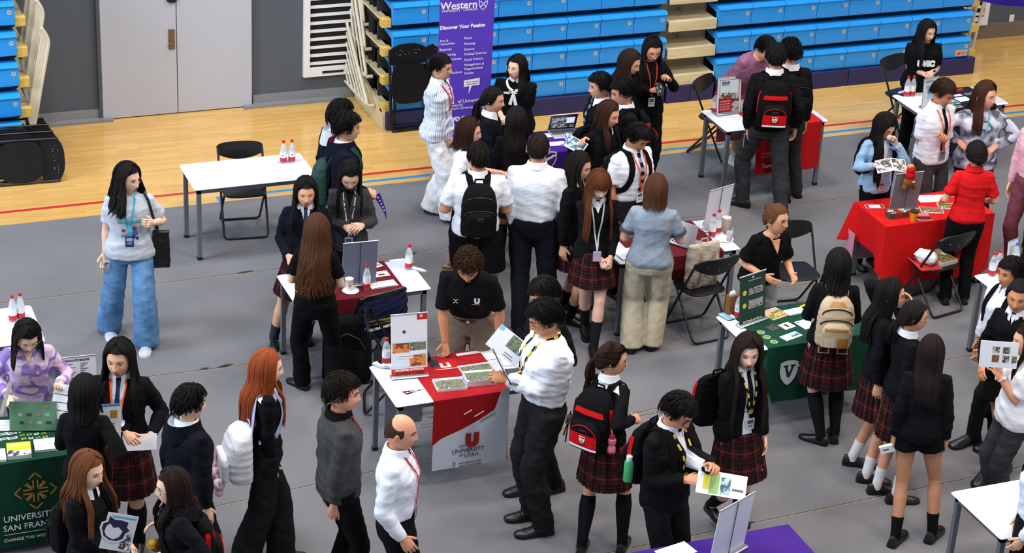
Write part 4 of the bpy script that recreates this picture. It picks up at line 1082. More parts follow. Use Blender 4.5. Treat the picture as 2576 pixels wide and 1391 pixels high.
# Utah runner: red over white, logo, slogan
UT = clothmat('utah_red', '#a3161d'); UTW = clothmat('cloth_white', '#d3dbea')
def field(o, xs, zt, zb, m, name, parent, off=.0025, rows=14):
    b_ = BVHTree.FromPolygons([v.co.copy() for v in o.data.vertices], [tuple(p.vertices) for p in o.data.polygons]); vs = []; fs = []
    for x in xs:
        t_, l_ = zt(x), zb(x)
        for j in range(rows+1):
            z = t_+(l_-t_)*j/rows; h = b_.ray_cast(Vector((x, -50, z)), Vector((0, 1, 0))); vs.append((x, (h[0].y if h[0] else vs[-1][1]+off)-off, z))
    r1 = rows+1
    for i in range(len(xs)-1):
        for j in range(rows): fs.append((i*r1+j, (i+1)*r1+j, (i+1)*r1+j+1, i*r1+j+1))
    N_ = len(vs); mb = MB(); mb.add(vs+[(x, y+off*.8, z) for x, y, z in vs], fs+[tuple(reversed([k+N_ for k in f])) for f in fs])
    return mb.build(name, m, parent)
ru = runner('U', .30, .93, .62, .20, 'banner_cloth', 'red and white Utah banner cloth hanging over the table front with U logo', UT, fold=.006, wav=6)
x0, y1, L, W, _ = TABS['U']; yf = y1-W-.034; BLKI = mat('ink_black', '#141414', .6)
REDI = mat('ink_red', '#a3161d', .6)
BP = [PY(px, py, yf) for px, py in ((1088, 1126), (1111, 1107), (1154, 1087), (1204, 1061), (1247, 1033), (1262, 990), (1268, 978))]
field(ru, [x0+.302+.626*i/40 for i in range(41)], lambda x: float(np.interp(x, [p.x for p in BP], [p.z for p in BP])), lambda x: TZ-.004-.62+.001, UTW, 'white_field', ru)
def lt(body, px, py, w, key_y, m, parent, bold=.0, name='lettering', **k): 
    p = PY(px, py, key_y); return text(body, .05, T(*p) @ FR, m, name, parent, fit=w, bold=bold, **k)
for b_, px, py, w, mm, bd in (('U', 1188, 1108, .115, REDI, .006), ('THE', 1162, 1123, .055, BLKI, 0), ('UNIVERSITY', 1178, 1132, .27, BLKI, 0), ('OF', 1160, 1146, .035, BLKI, 0), ('UTAH', 1186, 1144, .115, BLKI, 0), ('SALT LAKE CITY, UTAH', 1183, 1162, .19, BLKI, .001), ('INCHEON, SOUTH KOREA', 1183, 1169, .19, BLKI, .001)): lt(b_, px, py, w, yf, mm, ru, bd)
mb = MB(); q = PY(1142, 1168, yf); mb.tube([q+Vector((.012*math.cos(a), 0, .018*math.sin(a))) for a in [PI*2*k/12 for k in range(13)]], .0016, n=5); mb.tube([q-Vector((0, 0, .03)), q+Vector((0, 0, .02))], .0014, n=5); mb.build('globe_mark', BLKI, ru)
mb = MB()
for x1_, y1_, x2_, y2_ in ((1167, 1043, 1187, 1031), (1194, 1048, 1217, 1034)): mb.tube([PY(x1_, y1_, yf), PY(x2_, y2_, yf)], .003, n=5)
mb.build('white_stroke', TXW, ru)
mb = MB(); mb.tube([PY(1208, 1060, yf), PY(1247, 1038, yf)], .003, n=5); mb.build('black_stroke', BLKI, ru)
mb = MB(); x0_, yb_ = x0+.02, y1+.02; mb.box(x0+.14, x0+.46, y1-.012, y1-.008, .18, .60); ub = mb.build('rear_banner', mat('banner_back', '#a7adbb', .8), None, smooth=False)
tag(ub, 'grey-white reverse of the Utah banner seen mirrored under the table', 'banner')
for b_, px, py, w in (('UNIVERSITY', 1085, 1038, .20), ('UTAH', 1090, 1049, .09), ('SALT LAKE CITY, UTAH', 1082, 1066, .16), ('INCHEON, SOUTH KOREA', 1082, 1073, .16)):
    p = PY(px, py, y1-.014); text(b_, .05, T(*p) @ FR @ Matrix.Diagonal((-1, 1, 1, 1)), mat('ink_faint', '#6c6f80', .8), 'lettering', ub, fit=w)
MAR = clothmat('maroon', '#5d0f1b')
rg = runner('G', .30, .97, .34, .36, 'table_runner', 'maroon runner under the cup and bottle, draping the front of the long-haired woman\'s table', MAR, fold=.012)
rp = runner('P', .18, 1.02, .12, .60, 'table_runner', 'maroon runner hanging short at the front beside the grey polo woman', MAR, fold=.006)
rb = runner('B', .36, 1.12, .52, .10, 'table_runner', 'red Toronto Canada runner on the table of the boys with backpacks', clothmat('york_red', '#b31218'), fold=.012)
x0, y1, L, W, _ = TABS['B']; yf = y1-W-.04
for b_, px, py, w, mm in (('Toronto', 1938, 417, .20, TXW), ('Canada', 1989, 411, .19, TXW), ('UNIVERSITÉ', 1936, 386, .19, mat('ink_pale', '#cc7777', .6)), ('UNIVERSITY', 1936, 394, .19, mat('ink_pale', '#cc7777', .6)) ): lt(b_, px, py, w, yf, mm, rb)
lt('U', 1999, 378, .09, yf, TXW, rb, .01)
mb = MB(); x0_ = x0+.30; mb.box(x0+.22, x0+.62, y1+.012, y1+.016, .36, .70); pk = mb.build('pink_cloth', clothmat('pink_cloth', '#b05a66'), smooth=False); tag(pk, 'dusty pink cloth hanging at the back of the Toronto table', 'cloth')
rv = runner('V', .38, .98, .55, .1, 'table_runner', 'navy runner with white letters on the far right table', clothmat('navy_runner', '#15182a'), fold=.006)
lt('UVic', 2402, 290, .13, TABS['V'][1]-TABS['V'][3]-.03, TXW, rv, .002)
mb = MB(); x0, y1, L, W, _ = TABS['V']; mb.box(x0+.1, x0+.38, y1-W+.05, y1-W+.056, .16, .62, M=T(-.06, .05, 0)); gk = mb.build('modesty_panel', mat('panel_grey', '#737a86', .6), smooth=False); tag(gk, 'grey panel standing under the left end of the far right table', 'panel')
GRN = clothmat('vermont_green', '#0e3f30')
rn = draped('N', (.52, .5, .3, .0), 'dark green cloth with white V shield on the table of the messy-bun woman', GRN, u0=.16, amp=.006, seed=3)
x0, y1, L, W, _ = TABS['N']; yf = y1-W-.04
c = PY(1984, 935, yf); sh = MB(); pts = [(-.078, .075), (-.04, .088), (0, .092), (.04, .088), (.078, .075), (.08, 0), (.062, -.05), (.03, -.09), (0, -.11), (-.03, -.09), (-.062, -.05), (-.08, 0)]
sh.poly([(x*1.05, y*1.15) for x, y in pts], .002, T(*c) @ FR); so = sh.build('shield', mat('shield_white', '#cdd3e0', .7), rn, smooth=False)
vv = MB(); Vs = [(-.055, .06), (-.01, .06), (-.01, .045), (-.02, .045), (.003, -.02), (.022, .045), (.012, .045), (.012, .06), (.055, .06), (.055, .045), (.045, .045), (.012, -.055), (-.012, -.055), (-.043, .045), (-.055, .045)]
vv.poly(Vs, .0015, T(c.x, c.y-.0025, c.z+.005) @ FR); vv.build('letter_v', mat('letter_green', '#0c2c22', .7), so, smooth=False)
lt('University of Vermont', 2055, 912, .42, yf, TXW, rn)
RDC = clothmat('canada_red', '#c90f12')
rr = draped('R', (.62, .55, .5, .34), 'bright red cloth covering the table by the woman in red polo', RDC, amp=.038, seed=5)
mb = MB(); x0, y1, L, W, _ = TABS['R']; mb.box(x0-.06, x0-.056, y1-.16, y1-.02, .10, .5); mb.box(x0+.02, x0+.32, y1-.03, y1-.026, .16, .6); pc = mb.build('inner_cloth', clothmat('rose_cloth', '#c98ba8'), smooth=False); tag(pc, 'pale pink cloth hanging under the left end of the bright red cloth', 'cloth')
SFG = clothmat('sf_green', '#0b3b2c')
rs = draped('S', (.70, .6, .3, .6), 'dark green San Francisco university cloth with gold emblem, bottom left', SFG, amp=.006, seed=2, pad=.012)
x0, y1, L, W, _ = TABS['S']; yf = y1-W-.05; GOLD = mat('gold_print', '#b07f2a', .6)
c = PY(90, 1235, yf); em = MB(); k = .0042
def bar(mb, a, b_, w=.010): 
    a, b_ = Vector((a[0], 0, a[1])), Vector((b_[0], 0, b_[1])); d = (b_-a).normalized(); n_ = Vector((-d.z, 0, d.x))*w/2
    mb.add([c+p for p in (a-n_, b_-n_, b_+n_, a+n_)]+[c+p+Vector((0, .002, 0)) for p in (a-n_, b_-n_, b_+n_, a+n_)], [(0, 1, 2, 3), (7, 6, 5, 4), (0, 4, 5, 1), (1, 5, 6, 2), (2, 6, 7, 3), (3, 7, 4, 0)])
for q in range(4):
    a = q*PI/2; R_ = lambda x, z: (x*math.cos(a)-z*math.sin(a), x*math.sin(a)+z*math.cos(a))
    bar(em, R_(-.045, .105), R_(0, .15)); bar(em, R_(0, .15), R_(.045, .105))
    for sx in (-1, 1): bar(em, R_(sx*.016, .02), R_(sx*.016, .09)); bar(em, R_(sx*.018, .022), R_(sx*.062, .075))
em.build('emblem', GOLD, rs, smooth=False)
for b_, px, py, w in (('UNIVERSITY OF', 94, 1296, .48), ('SAN FRANCISCO', 100, 1318, .52), ('CHANGE THE WORLD FROM HERE', 108, 1346, .56)): lt(b_, px, py, w, yf, TXW, rs)
mb = MB(); p = PY(95, 1334, yf); mb.box(p.x-.24, p.x+.24, yf, yf+.002, p.z-.001, p.z+.001); mb.build('rule', TXW, rs, smooth=False)
PUR = clothmat('purple_cloth', '#3e1c80')
rw = draped('W', (.66, .6, .3, .6), 'purple cloth with white crest on the table before the tall purple banner', PUR, amp=.008, seed=8)
c = PY(1385, 400, TABS['W'][1]-TABS['W'][3]-.04); sh = MB(); sh.poly([(x*.8, y*.9) for x, y in pts], .002, T(*c) @ FR); so = sh.build('crest', TXW, rw, smooth=False)
sh = MB(); sh.poly([(x*.66, y*.76) for x, y in pts], .002, T(c.x, c.y-.002, c.z) @ FR); s2 = sh.build('crest_field', mat('crest_purple', '#3e1c80', .7), so, smooth=False)
sh = MB(); sh.poly([(-.05, -.02), (.05, .03), (.05, .05), (.03, .035), (.02, .05), (.005, .03), (-.05, .01)], .002, T(c.x, c.y-.004, c.z) @ FR); sh.build('crest_charge', TXW, s2, smooth=False)
rq = draped('Q', (.4, .4, .3, .4), 'purple cloth at the bottom edge under the white sign board', PUR, amp=.008, seed=9)
# ------------------------------------------------------------------ bottles
CLR = mat('bottle_clear', '#dfe7ee', .12, nmix=0, trans=.6, alpha=.75); CAPR = mat('cap_red', '#c8141c', .4, nmix=0); LBW = mat('label_white', '#e6ebf2', .5, nmix=0); LBR = mat('label_red', '#c01f2a', .5, nmix=0); CAPB = mat('cap_blue', '#2f5ad0', .4)
def bottle():
    t = thing('water_bottle', 'x', 'bottle', (0, 0, -5))
    m = MB(); m.lathe([(.018, 0), (.031, .002), (.0325, .01), (.031, .03), (.0325, .05), (.0325, .12), (.031, .135), (.026, .16), (.016, .185), (.0125, .195), (.0125, .205)], 18); m.build('bottle_body', CLR, t)
    m = MB(); m.lathe([(.0334, .056), (.0334, .085), (.0334, .112)], 18); lb = m.build('label', LBW, t)
    m = MB(); m.lathe([(.0338, .015), (.0338, .055)], 18); m.build('red_band', LBR, t)
    m = MB(); m.lathe([(.0142, .203), (.0150, .206), (.0150, .222), (.013, .226)], 16); m.build('cap', CAPR, t)
    m = MB(); m.lathe([(.006, 0), (.006, .001)], 8, M=T(0, -.0338, .085) @ Rx(PI/2)); m.add([Vector((x, -.0345, .085+z)) for x, z in ((-.004, -.008), (.004, -.008), (0, .004))], [(0, 1, 2)]); m.build('tree_mark', mat('tree_green', '#12643c', .6), lb)
    return t
bt = bottle(); first = True
for px, py, k, lb, gr in ((713, 408, 'A', 'left of two red-capped water bottles on the empty white table', None), (734, 406, 'A', 'right of two red-capped water bottles on the empty white table', None),
    (922, 726, 'G', 'water bottle beside the paper cup on the maroon runner', None), (1028, 674, 'G', 'water bottle standing alone near the far corner of the maroon-runner table', None),
    (33, 806, 'L', 'left of two water bottles at the left edge behind the lavender woman', None), (53, 800, 'L', 'right of two water bottles at the left edge behind the lavender woman', None),
    (971, 913, 'U', 'water bottle at the left corner of the Utah table beside the photo sign', None), (1791, 594, 'P', 'front water bottle next to the open silver laptop', None), (1805, 584, 'P', 'rear water bottle next to the open silver laptop, by the white sign', None),
    (1856, 797, 'N', 'water bottle left of the dark green sign on the green table', None), (2280, 241, 'V', 'left water bottle on the far right table by the phone', None), (2294, 240, 'V', 'right water bottle on the far right table, left of the map sign', None),
    (1797, 283, 'B', 'water bottle behind the photo poster on the Toronto table', None), (2494, 692, 'T', 'front red-capped bottle on the table at right edge', None), (2509, 686, 'T', 'rear red-capped bottle on the table at right edge', None), (1203, 346, 'W', 'water bottle at the left end of the purple table by the banner', None)):
    o = bt if first else copy_tree(bt); first = False
    p = P(px, py, .7585 if k in 'GNBRSWQ' else .7555); o.location = p; o['label'] = lb; o.rotation_euler = (0, 0, .3*len(lb))
for px, py, z, lb in ((2329, 262, .7555, 'bottle with blue cap behind the map sign on the far right table'), (2551, 668, .7555, 'clear bottle with pale cap behind the small sign at right edge')):
    o = copy_tree(bt); o.location = P(px, py, z); o['label'] = lb
    for ch in [x for x in bpy.data.objects if x.parent == o and x.name.startswith('cap')]:
        ch.data = ch.data.copy(); ch.data.materials[0] = CAPB
# ------------------------------------------------------------------ chairs
CHB = mat('chair_black', '#0e0e10', .38, nmix=.05); CHP = mat('chair_plastic', '#131316', .32, nmix=.05)
def chair_base():
    t = thing('folding_chair', 'x', 'chair', (0, 0, -5)); r = .0115
    def arc(pts, k=.05):
        out = [Vector(pts[0])]
        for i in range(1, len(pts)-1):
            a, b_, c_ = Vector(pts[i-1]), Vector(pts[i]), Vector(pts[i+1]); e0 = b_+(a-b_).normalized()*k; e1 = b_+(c_-b_).normalized()*k
            for j in range(5): u = j/4; out.append(e0*(1-u)**2+b_*2*u*(1-u)+e1*u*u)
        out.append(Vector(pts[-1])); return out
    m = MB(); m.tube(arc([(-.215, -.205, .80), (-.215, .215, .014), (.215, .215, .014), (.215, -.205, .80)]), r); m.build('front_frame', CHB, t)
    m = MB(); m.tube(arc([(-.195, .10, .43), (-.195, -.245, .014), (.195, -.245, .014), (.195, .10, .43)]), r); m.build('rear_frame', CHB, t)
    m = MB(); n_ = 10; top = []; 
    for zz, th, dy in ((.424, 0, 0), (.432, .012, .0), (.446, .012, 0), (.450, 0, 0)):
        ring = []
        for k in range(28):
            a = 2*PI*k/28; ca, sa = math.cos(a), math.sin(a); x = (.195+th)*math.copysign(abs(ca)**.5, ca); y = (.185+th)*math.copysign(abs(sa)**.5, sa)
            ring.append(Vector((x*(1-.06*(y < 0)), y+.02, zz-(.008 if abs(x) < .15 and zz > .44 else 0)+.012*(y/.2)**2)))
        top.append(ring)
    m.loft(top); m.build('seat', CHP, t)
    m = MB(); A_, B_ = [], []
    for i in range(17):
        x = -.225+.45*i/16; u = (x/.225)**2; zt = .835-.018*u**2-(.012 if i in (0, 16) else 0); zb = .665+.075*u; y = -.235+.03*u
        A_.append([Vector((x, y, zb)), Vector((x, y-.014, (zb+zt)/2)), Vector((x, y-.03, zt)), Vector((x, y-.018, zt+.006)), Vector((x, y, (zb+zt)/2)), Vector((x, y+.014, zb))])
    m.loft(A_); bk = m.build('backrest', CHP, t)
    m = MB()
    for x, z in ((-.12, .76), (.10, .76), (.0, .72)): m.ell((x, -.253, z), .005, .003, .005, 8, 5)
    m.build('rivet', cmat('#d8d8da', 'metal'), bk)
    return t
chb = chair_base(); cf = True
def chair(px, py, ang, label, z=.004):
    global cf
    o = chb if cf else copy_tree(chb); cf = False; p = P(px, py, 0); o.location = (p.x, p.y, z); o.rotation_euler = (0, 0, ang); o['label'] = label; return o
chair(612, 580, PI-.12, 'black folding chair tucked behind the empty white table')
ch_g = chair(925, 925, .25, 'black folding chair with a navy lettered jacket at the maroon-runner table')
ch_p = chair(1752, 832, .12, 'black folding chair holding a white tote bag beside the beige trousers')
ch_r = chair(2338, 768, .2, 'black folding chair stacked with magazines in front of the red cloth')
chair(1796, 388, PI+.6, 'black folding chair behind the left end of the Toronto table')
chair(990, 1020, -PI/2-.3, 'black folding chair with rounded rim behind the Utah photo sign')
chair(1985, 790, PI-.1, 'black folding chair behind the messy-bun woman at the green table')
chair(2262, 330, PI+.3, 'black folding chair behind the far right table, left of the lettered T-shirt woman')
chair(1178, 425, PI-.3, 'black folding chair at the left end of the purple table by the banner')
# folded chairs
def folded():
    t = thing('folded_chair', 'x', 'chair', (0, 0, -5)); r = .0115
    m = MB(); m.tube([(-.215, 0, .93), (-.22, 0, .5), (-.22, 0, .05), (-.19, 0, .014), (.19, 0, .014), (.22, 0, .05), (.22, 0, .5), (.215, 0, .93)], r); m.build('front_frame', CHB, t)
    m = MB(); m.tube([(-.195, .03, .52), (-.195, .03, .10), (-.17, .03, .06), (.17, .03, .06), (.195, .03, .10), (.195, .03, .52)], r); m.build('rear_frame', CHB, t)
    m = MB(); rg_ = []
    for y in (-.012, .004):
        rg_.append([Vector((.205*math.copysign(abs(math.cos(a))**.55, math.cos(a)), y-.012, .54+.22*math.copysign(abs(math.sin(a))**.55, math.sin(a)))) for a in [2*PI*k/28 for k in range(28)]])
    m.loft(rg_); m.build('seat', CHP, t)
    m = MB(); A_ = []
    for i in range(15):
        x = -.225+.45*i/14; u = (x/.225)**2; zt = .98-.075*u**1.5; zb = .74+.02*u; A_.append([Vector((x, .01, zb)), Vector((x, -.004, zt)), Vector((x, .014, zt+.004)), Vector((x, .028, zb))])
    m.loft(A_); bk = m.build('backrest', CHP, t)
    m = MB(); rr_ = random.Random(4)
    for k in range(12): m.ell((rr_.uniform(-.16, .16), -.0045-.0*k, rr_.uniform(.86, .92)), .004, .003, .004, 6, 4)
    m.build('rivet', cmat('#d8d8da', 'metal'), bk)
    return t
fb = folded(); p = P(1032, 328, 0)
for i in range(4):
    o = fb if i == 0 else copy_tree(fb); q = P(1030 + (0, 10, 16, 96)[i], (330, 324, 318, 316)[i], 0); o.location = (q.x, q.y, .0); o.rotation_euler = (-.13, 0, .03)
    o['label'] = ('front folded black chair leaning on the bleachers left of the purple banner', 'second folded black chair leaning behind the front one by the bleachers', 'third folded black chair deepest in the leaning stack by the bleachers', 'folded black chair leaning half hidden behind the purple banner')[i]
for i in range(4):
    o = copy_tree(fb); q = P(165-5*i, 452-13*i, 0)
    o.rotation_euler = (math.radians(4), -PI/2, 0); o.location = (q.x, q.y, .235); 
    M_ = Matrix.Translation((q.x-.02*i, q.y+.055*i, .232)) @ Rz(math.radians(-3)) @ Rx(math.radians(-14)) @ Ry(PI/2) @ T(0, 0, -.98)
    o.matrix_world = M_
    o['label'] = ('front of the folded black chairs lying on their sides at left', 'second folded black chair lying on its side at left', 'third folded black chair lying on its side at left', 'rearmost folded black chair lying on its side at left')[i]
# ================================================================== everyone in the hall
WHT_S, NVY, CHAR = '#e6ecf7', '#12141f', '#2b2b30'
ASIAN, PALE, TAN = '#dfab8a', '#ecc3a8', '#d29468'
HB = '#100d0d'
def L_(l=.45, **k): return dict(style='long', len=l, **k)
def S_(**k): return dict(style='short', **k)
SHOE = dict(c='#161618', sole='#0c0c0e', lace='#2a2a2e')
def blz(c=NVY, hem=.82, **k): return dict(kind='blazer', c=c, hem=hem, ease=k.pop('ease', 1.06), **k)
def knit(c='#191b22', hem=.86, **k): return dict(kind='sweater', c=c, hem=hem, ease=k.pop('ease', 1.08), **k)
def tee(c, hem=.88, sleeve=.34, **k): return dict(kind='tshirt', c=c, hem=hem, sleeve=sleeve, ease=k.pop('ease', 1.1), **k)
def shirt(c=WHT_S, **k): return dict(kind='shirt', c=c, hem=.97, tuck=1, ease=k.pop('ease', 1.08), cuffc=k.pop('cuffc', c), **k)
SKIRT = dict(kind='skirt', plaid=1, hem=.60)
COLW = dict(c='#e6ecf7')
A = person
A('jeans', 'woman in grey printed T-shirt and wide blue jeans walking alone with phone and bag', (322, 450), 1.66, 10, (48, 5), build=1.12,
  R=('p', 262, 668, .05), L=('p', 375, 562, .16), feet=[('p', 262, 822), ('p', 368, 872)], hair=L_(.42, curl=1.3, vol=.020, flare=.05, n=230), hairc=HB, glasses=dict(c='#8e8078', r=.024), skin=PALE,
  top=tee('#bcc6d2', .86, .38, ease=1.2, flare=1.06), bottom=dict(kind='trousers', c='#3f78b4', ease=1.04, flare=1.6, amp=.007, m=mat('denim', '#5f8dbb', .85, noisec='#41709f', nscale=9, bump=.5, bscale=30)),
  lanyard=dict(c='#35b6d8', to=1.10, bc='#1d2a5c', bp='#9fb2d8'), shoes=dict(c='#b9c2cf', sole='#e6e9f2', lace='#6a6f9a', k=1.12, mat='plastic'), footang=(-8, 8), curl=(.7, .9), palm=((0, .6, -.3), (.8, -.4, 0)))
A('lavender', 'woman in lavender tie-dyed blouse with round glasses behind the green San Francisco table', (68, 846), 1.56, 14, (12, 22), build=1.1, lean=14, R=('p', 24, 1012, .30), L=('p', 148, 976, .25),
  hair=L_(.33, vol=.018, flare=.02, curl=.3), hairc=HB, eyes='down', glasses=dict(c='#b9a89c', r=.024), skin=PALE,
  top=dict(kind='blouse', c='#b9a0cc', hem=.80, ease=1.14, sleeve=.98, m=blotch('tie_dye', ['#c9aed4', '#d7c2dc', '#8f74c4', '#d9b9cf'], 6, th=(.40, .45, .52, .60))), vest=dict(c=PALE, to=1.36, w=.035, lapel='thin', lm=blotch('tie_dye', ['#c9aed4'], 6)), bottom=dict(kind='trousers', c='#2a2a33'), curl=(.8, .5), palm=(None, (0, .4, 1)))
A('crestgirl', 'student with long black hair in crested black blazer, tie and plaid skirt facing the camera', (300, 902), 1.70, 0, (-6, 6), build=1.16, R=('p', 330, 1105, .25), L=('p', 372, 1112, .22),
  hair=L_(.50, vol=.018, flare=.03, n=240), hairc='#0e0c0d', skin='#dfae90', top=blz('#14151c', .80), vest=dict(to=1.10, w=.055, w1=.05, c='#d5daea'), collar=COLW, tie=dict(c='#1c2136', c2='#26304a', to=1.0), lanyard=dict(c='#d8501e', to=1.05, w=.013, off=.016, bc='#7d8496'),
  bottom=dict(kind='skirt', plaid=1, hem=.58), socks=('knee', '#22252c'), curl=(.6, .6))
A('bobback', 'student with black bob and dark jacket from behind, raising a flyer at the green table', (212, 990), 1.60, 178, (-8, 12), R=('p', 292, 1098, -.12), L=(-.12, .35, 1.05),
  hair=L_(.33, vol=.014), hairc='#0c0b0c', skin=ASIAN, top=knit('#15161b', .84), bottom=SKIRT, socks=('knee', '#17181c'), elbow=(Vector((.6, -.3, -.8)), None), palm=(Vector((-1, .2, 0)), None))
A('huskygirl', 'student with long brown-orange hair in dark jacket holding a husky-head flyer, bottom left', (222, 1184), 1.62, 62, (0, 8), R=('p', 305, 1372, .12), L=(-.05, .35, 1.05),
  hair=L_(.55, curl=.6, vol=.016, flare=.03), hairc='#6b4022', skin=PALE, top=knit('#1b1e23', .84), bottom=SKIRT, curl=(.8, .5), collar=COLW)
A('hoodgirl', 'student with glasses facing left in dark hoodie with maroon lined hood, bottom of the frame', (434, 1226), 1.60, -72, (0, 5), L=('p', 415, 1400, .1), R=('p', 385, 1318, -.12),
  hair=L_(.42, vol=.012, curl=.3), hairc='#241712', skin=PALE, glasses=dict(c='#1b1b22', w=.0024), top=knit('#1c1d22', .84, ease=1.2), bottom=SKIRT)
A('hoodboy', 'boy with short black hair in dark navy hoodie seen from behind, looking right', (478, 1016), 1.68, 132, (-12, 8), 
  sex='m', hair=S_(lift=.016, lock=.07, vol=.014), hairc='#0d0c0d', skin=PALE, top=knit('#151824', .82, ease=1.18), bottom=dict(kind='trousers', c='#1d1e22'), collar=COLW)
A('redhair', 'student with long red hair, black cardigan and wide black trousers striding with a white backpack', (672, 926), 1.67, 112, (-10, 6), R=('p', 690, 1238, .12), L=None, feet=[('p', 585, 1440), ('p', 752, 1412)],
  hair=L_(.58, curl=.35, vol=.012), hairc='#9a4a26', skin=PALE, top=blz('#15161d', .84), collar=dict(c='#e9ecf4', h=.004), bottom=dict(kind='trousers', c='#222226', ease=1.15, flare=1.6, amp=.009), footang=(0, 0), tie=None)
A('blazerman', 'dark-haired man in charcoal blazer and red lanyard, hands behind, looking right', (862, 990), 1.82, 112, (-24, 4), sex='m', R=('p', 835, 1322, .16), L=('p', 822, 1340, .02), elbow=(Vector((.5, -1, .0)), Vector((-.5, -1, 0))),
  hair=S_(lift=.02, lock=.06, curl=.5, vol=.012), hairc='#1c1410', skin='#e2a283', mouth='smile', top=blz('#38383a', .84, m=mat('tweed', '#39393a', .9, noisec='#2c2c2d', nscale=60, bump=.4, bscale=25)), collar=dict(c='#17171a'), lanyard=dict(c='#c4272c', to=1.25, w=.016, badge=False), bottom=dict(kind='trousers', c='#141316'))
A('baldman', 'balding man in white dress shirt with red lanyard seen in profile, bottom centre', (1008, 1088), 1.74, 84, (0, 4), sex='m', R=(.2, .12, .86), L=None,
  hair=dict(style='bald'), hairc='#3a2c22', skin='#dc9c80', mouth='smile', top=shirt('#dfe6f5'), collar=dict(c='#e6ecf8', h=.003), lanyard=dict(c='#c4202a', to=1.05, w=.015, bc='#8b93a6'), bottom=dict(kind='trousers', c='#17171b'))
A('brownback', 'woman with long wavy brown hair in black, back to the camera at maroon table', (797, 582), 1.64, 176, (0, 10), R=(.14, .30, 1.02), L=(-.14, .30, 1.02), feet=[('p', 840, 985), ('p', 750, 962)],
  hair=L_(.66, curl=1, vol=.018, n=260, flare=.05), hairc='#4c2f1d', skin=PALE, top=tee('#121216', .90, .36), bottom=dict(kind='trousers', c='#121217', ease=1.06, flare=1.15), shoes=dict(c='#121214', sole='#0c0c0c', top=.045), footang=(10, -55))
A('navygirl', 'student in navy cardigan and striped tie facing the camera behind the long-haired woman', (769, 484), 1.58, 8, (4, 8), build=1.15, R=(.14, .25, 1.0), L=(-.14, .25, 1.0), feet=[('p', 690, 862), ('p', 775, 850)],
  hair=L_(.48, vol=.018, flare=.03), hairc='#0d0c0d', skin='#e0a683', top=knit('#141a2c', .80), vest=dict(to=1.27, w=.045, c='#dfe5f2', lapel='thin'), collar=COLW, tie=dict(c='#242a44', to=1.27), bottom=dict(kind='skirt', plaid=1, hem=.58), socks=('crew', '#2e3540'), shoes=SHOE)
A('greyblazer', 'student in dark grey blazer looking down at folded hands beside the maroon table', (880, 441), 1.66, 6, (4, 30), R=('p', 880, 575, .24), L=('p', 903, 570, .26), eyes='down',
  hair=L_(.48, curl=.3), hairc='#0c0b0c', skin='#d9ad96', top=blz('#38383a', .80), vest=dict(to=1.16, w=.05, c='#141418'), bottom=dict(kind='trousers', c='#16161a'), curl=(.6, .7), lanyard=dict(c='#c9d2dc', to=1.02, w=.01, bc='#b6c4e8'))
A('navyhoodie', 'boy with glasses in navy hoodie with maroon lined hood and green bag, facing right', (874, 322), 1.74, 98, (0, 6), sex='m', R=('p', 938, 487, .02), L=None, elbow=(Vector((.3, -.5, -1)), None),
  hair=S_(lift=.022, lock=.075, curl=.3, vol=.016), hairc='#0c0b0d', skin=ASIAN, glasses=dict(c='#8a8f98'), top=knit('#161b33', .84, ease=1.16), collar=COLW, bottom=dict(kind='trousers', c='#1d1f26'), curl=(.8, .4))
A('whitehood', 'person with short black hair and white hood, half hidden behind the boy in navy hoodie', (857, 290), 1.72, 128, (0, 8), sex='m', hair=S_(lift=.014, lock=.08, vol=.02), hairc='#0b0b0d', skin=ASIAN, top=knit('#14182a', .84, ease=1.12), bottom=dict(kind='trousers', c='#1c1e24'))
A('stripes', 'short-haired woman with glasses in long striped white shirt and white trousers by purple banner', (1109, 170), 1.68, 68, (6, 4), build=1.05, R=('p', 1126, 362, .1), L=None, feet=[('p', 1145, 552), ('p', 1098, 530)],
  hair=S_(lift=.006, lock=.06, vol=.010), hairc='#160f0d', skin='#d9a58c', glasses=dict(c='#2a2724'), mouth='open', top=dict(kind='shirt', c='#e2e9f4', hem=.74, ease=1.22, flare=1.06, m=stripes('fine_stripe', '#e4ebf6', '#9fb4d0', .016, 'Y'), amp=.008), collar=dict(c='#dfe7f2'), lanyard=dict(c='#c8202a', to=1.15, w=.015, badge=False),
  bottom=dict(kind='trousers', c='#e2e5ea', ease=1.15, flare=1.6, amp=.009), shoes=dict(c='#e3e3e6', sole='#1a1a1c', k=1.05))
A('bowlady', 'woman with long dark hair in black dress with white bow standing behind purple table', (1300, 170), 1.54, -8, (-32, 2), build=1.32, R=('p', 1266, 303, .22), L=('p', 1276, 302, .24),
  hair=L_(.42, curl=.35, vol=.014), hairc='#120d0c', skin='#edc2a8', glasses=dict(c='#d8d2ce', r=.026), mouth='smile', top=tee('#101014', .80, .40, ease=1.1), bottom=dict(kind='skirt', c='#101014', hem=.5), collar=dict(c='#e6eaf2', gap=10), curl=(.8, .8))
A('ponynavy', 'student with low ponytail in navy blazer facing right at the purple table', (1240, 252), 1.62, 80, (0, 6), R=(.12, .3, 1.0), hair=dict(style='pony', len=.26, tie=(0, -.11, -.02)), hairc='#120e0e', skin=ASIAN, top=blz('#161a28', .82), collar=COLW, bottom=SKIRT, socks=('knee', '#1c1c20'))
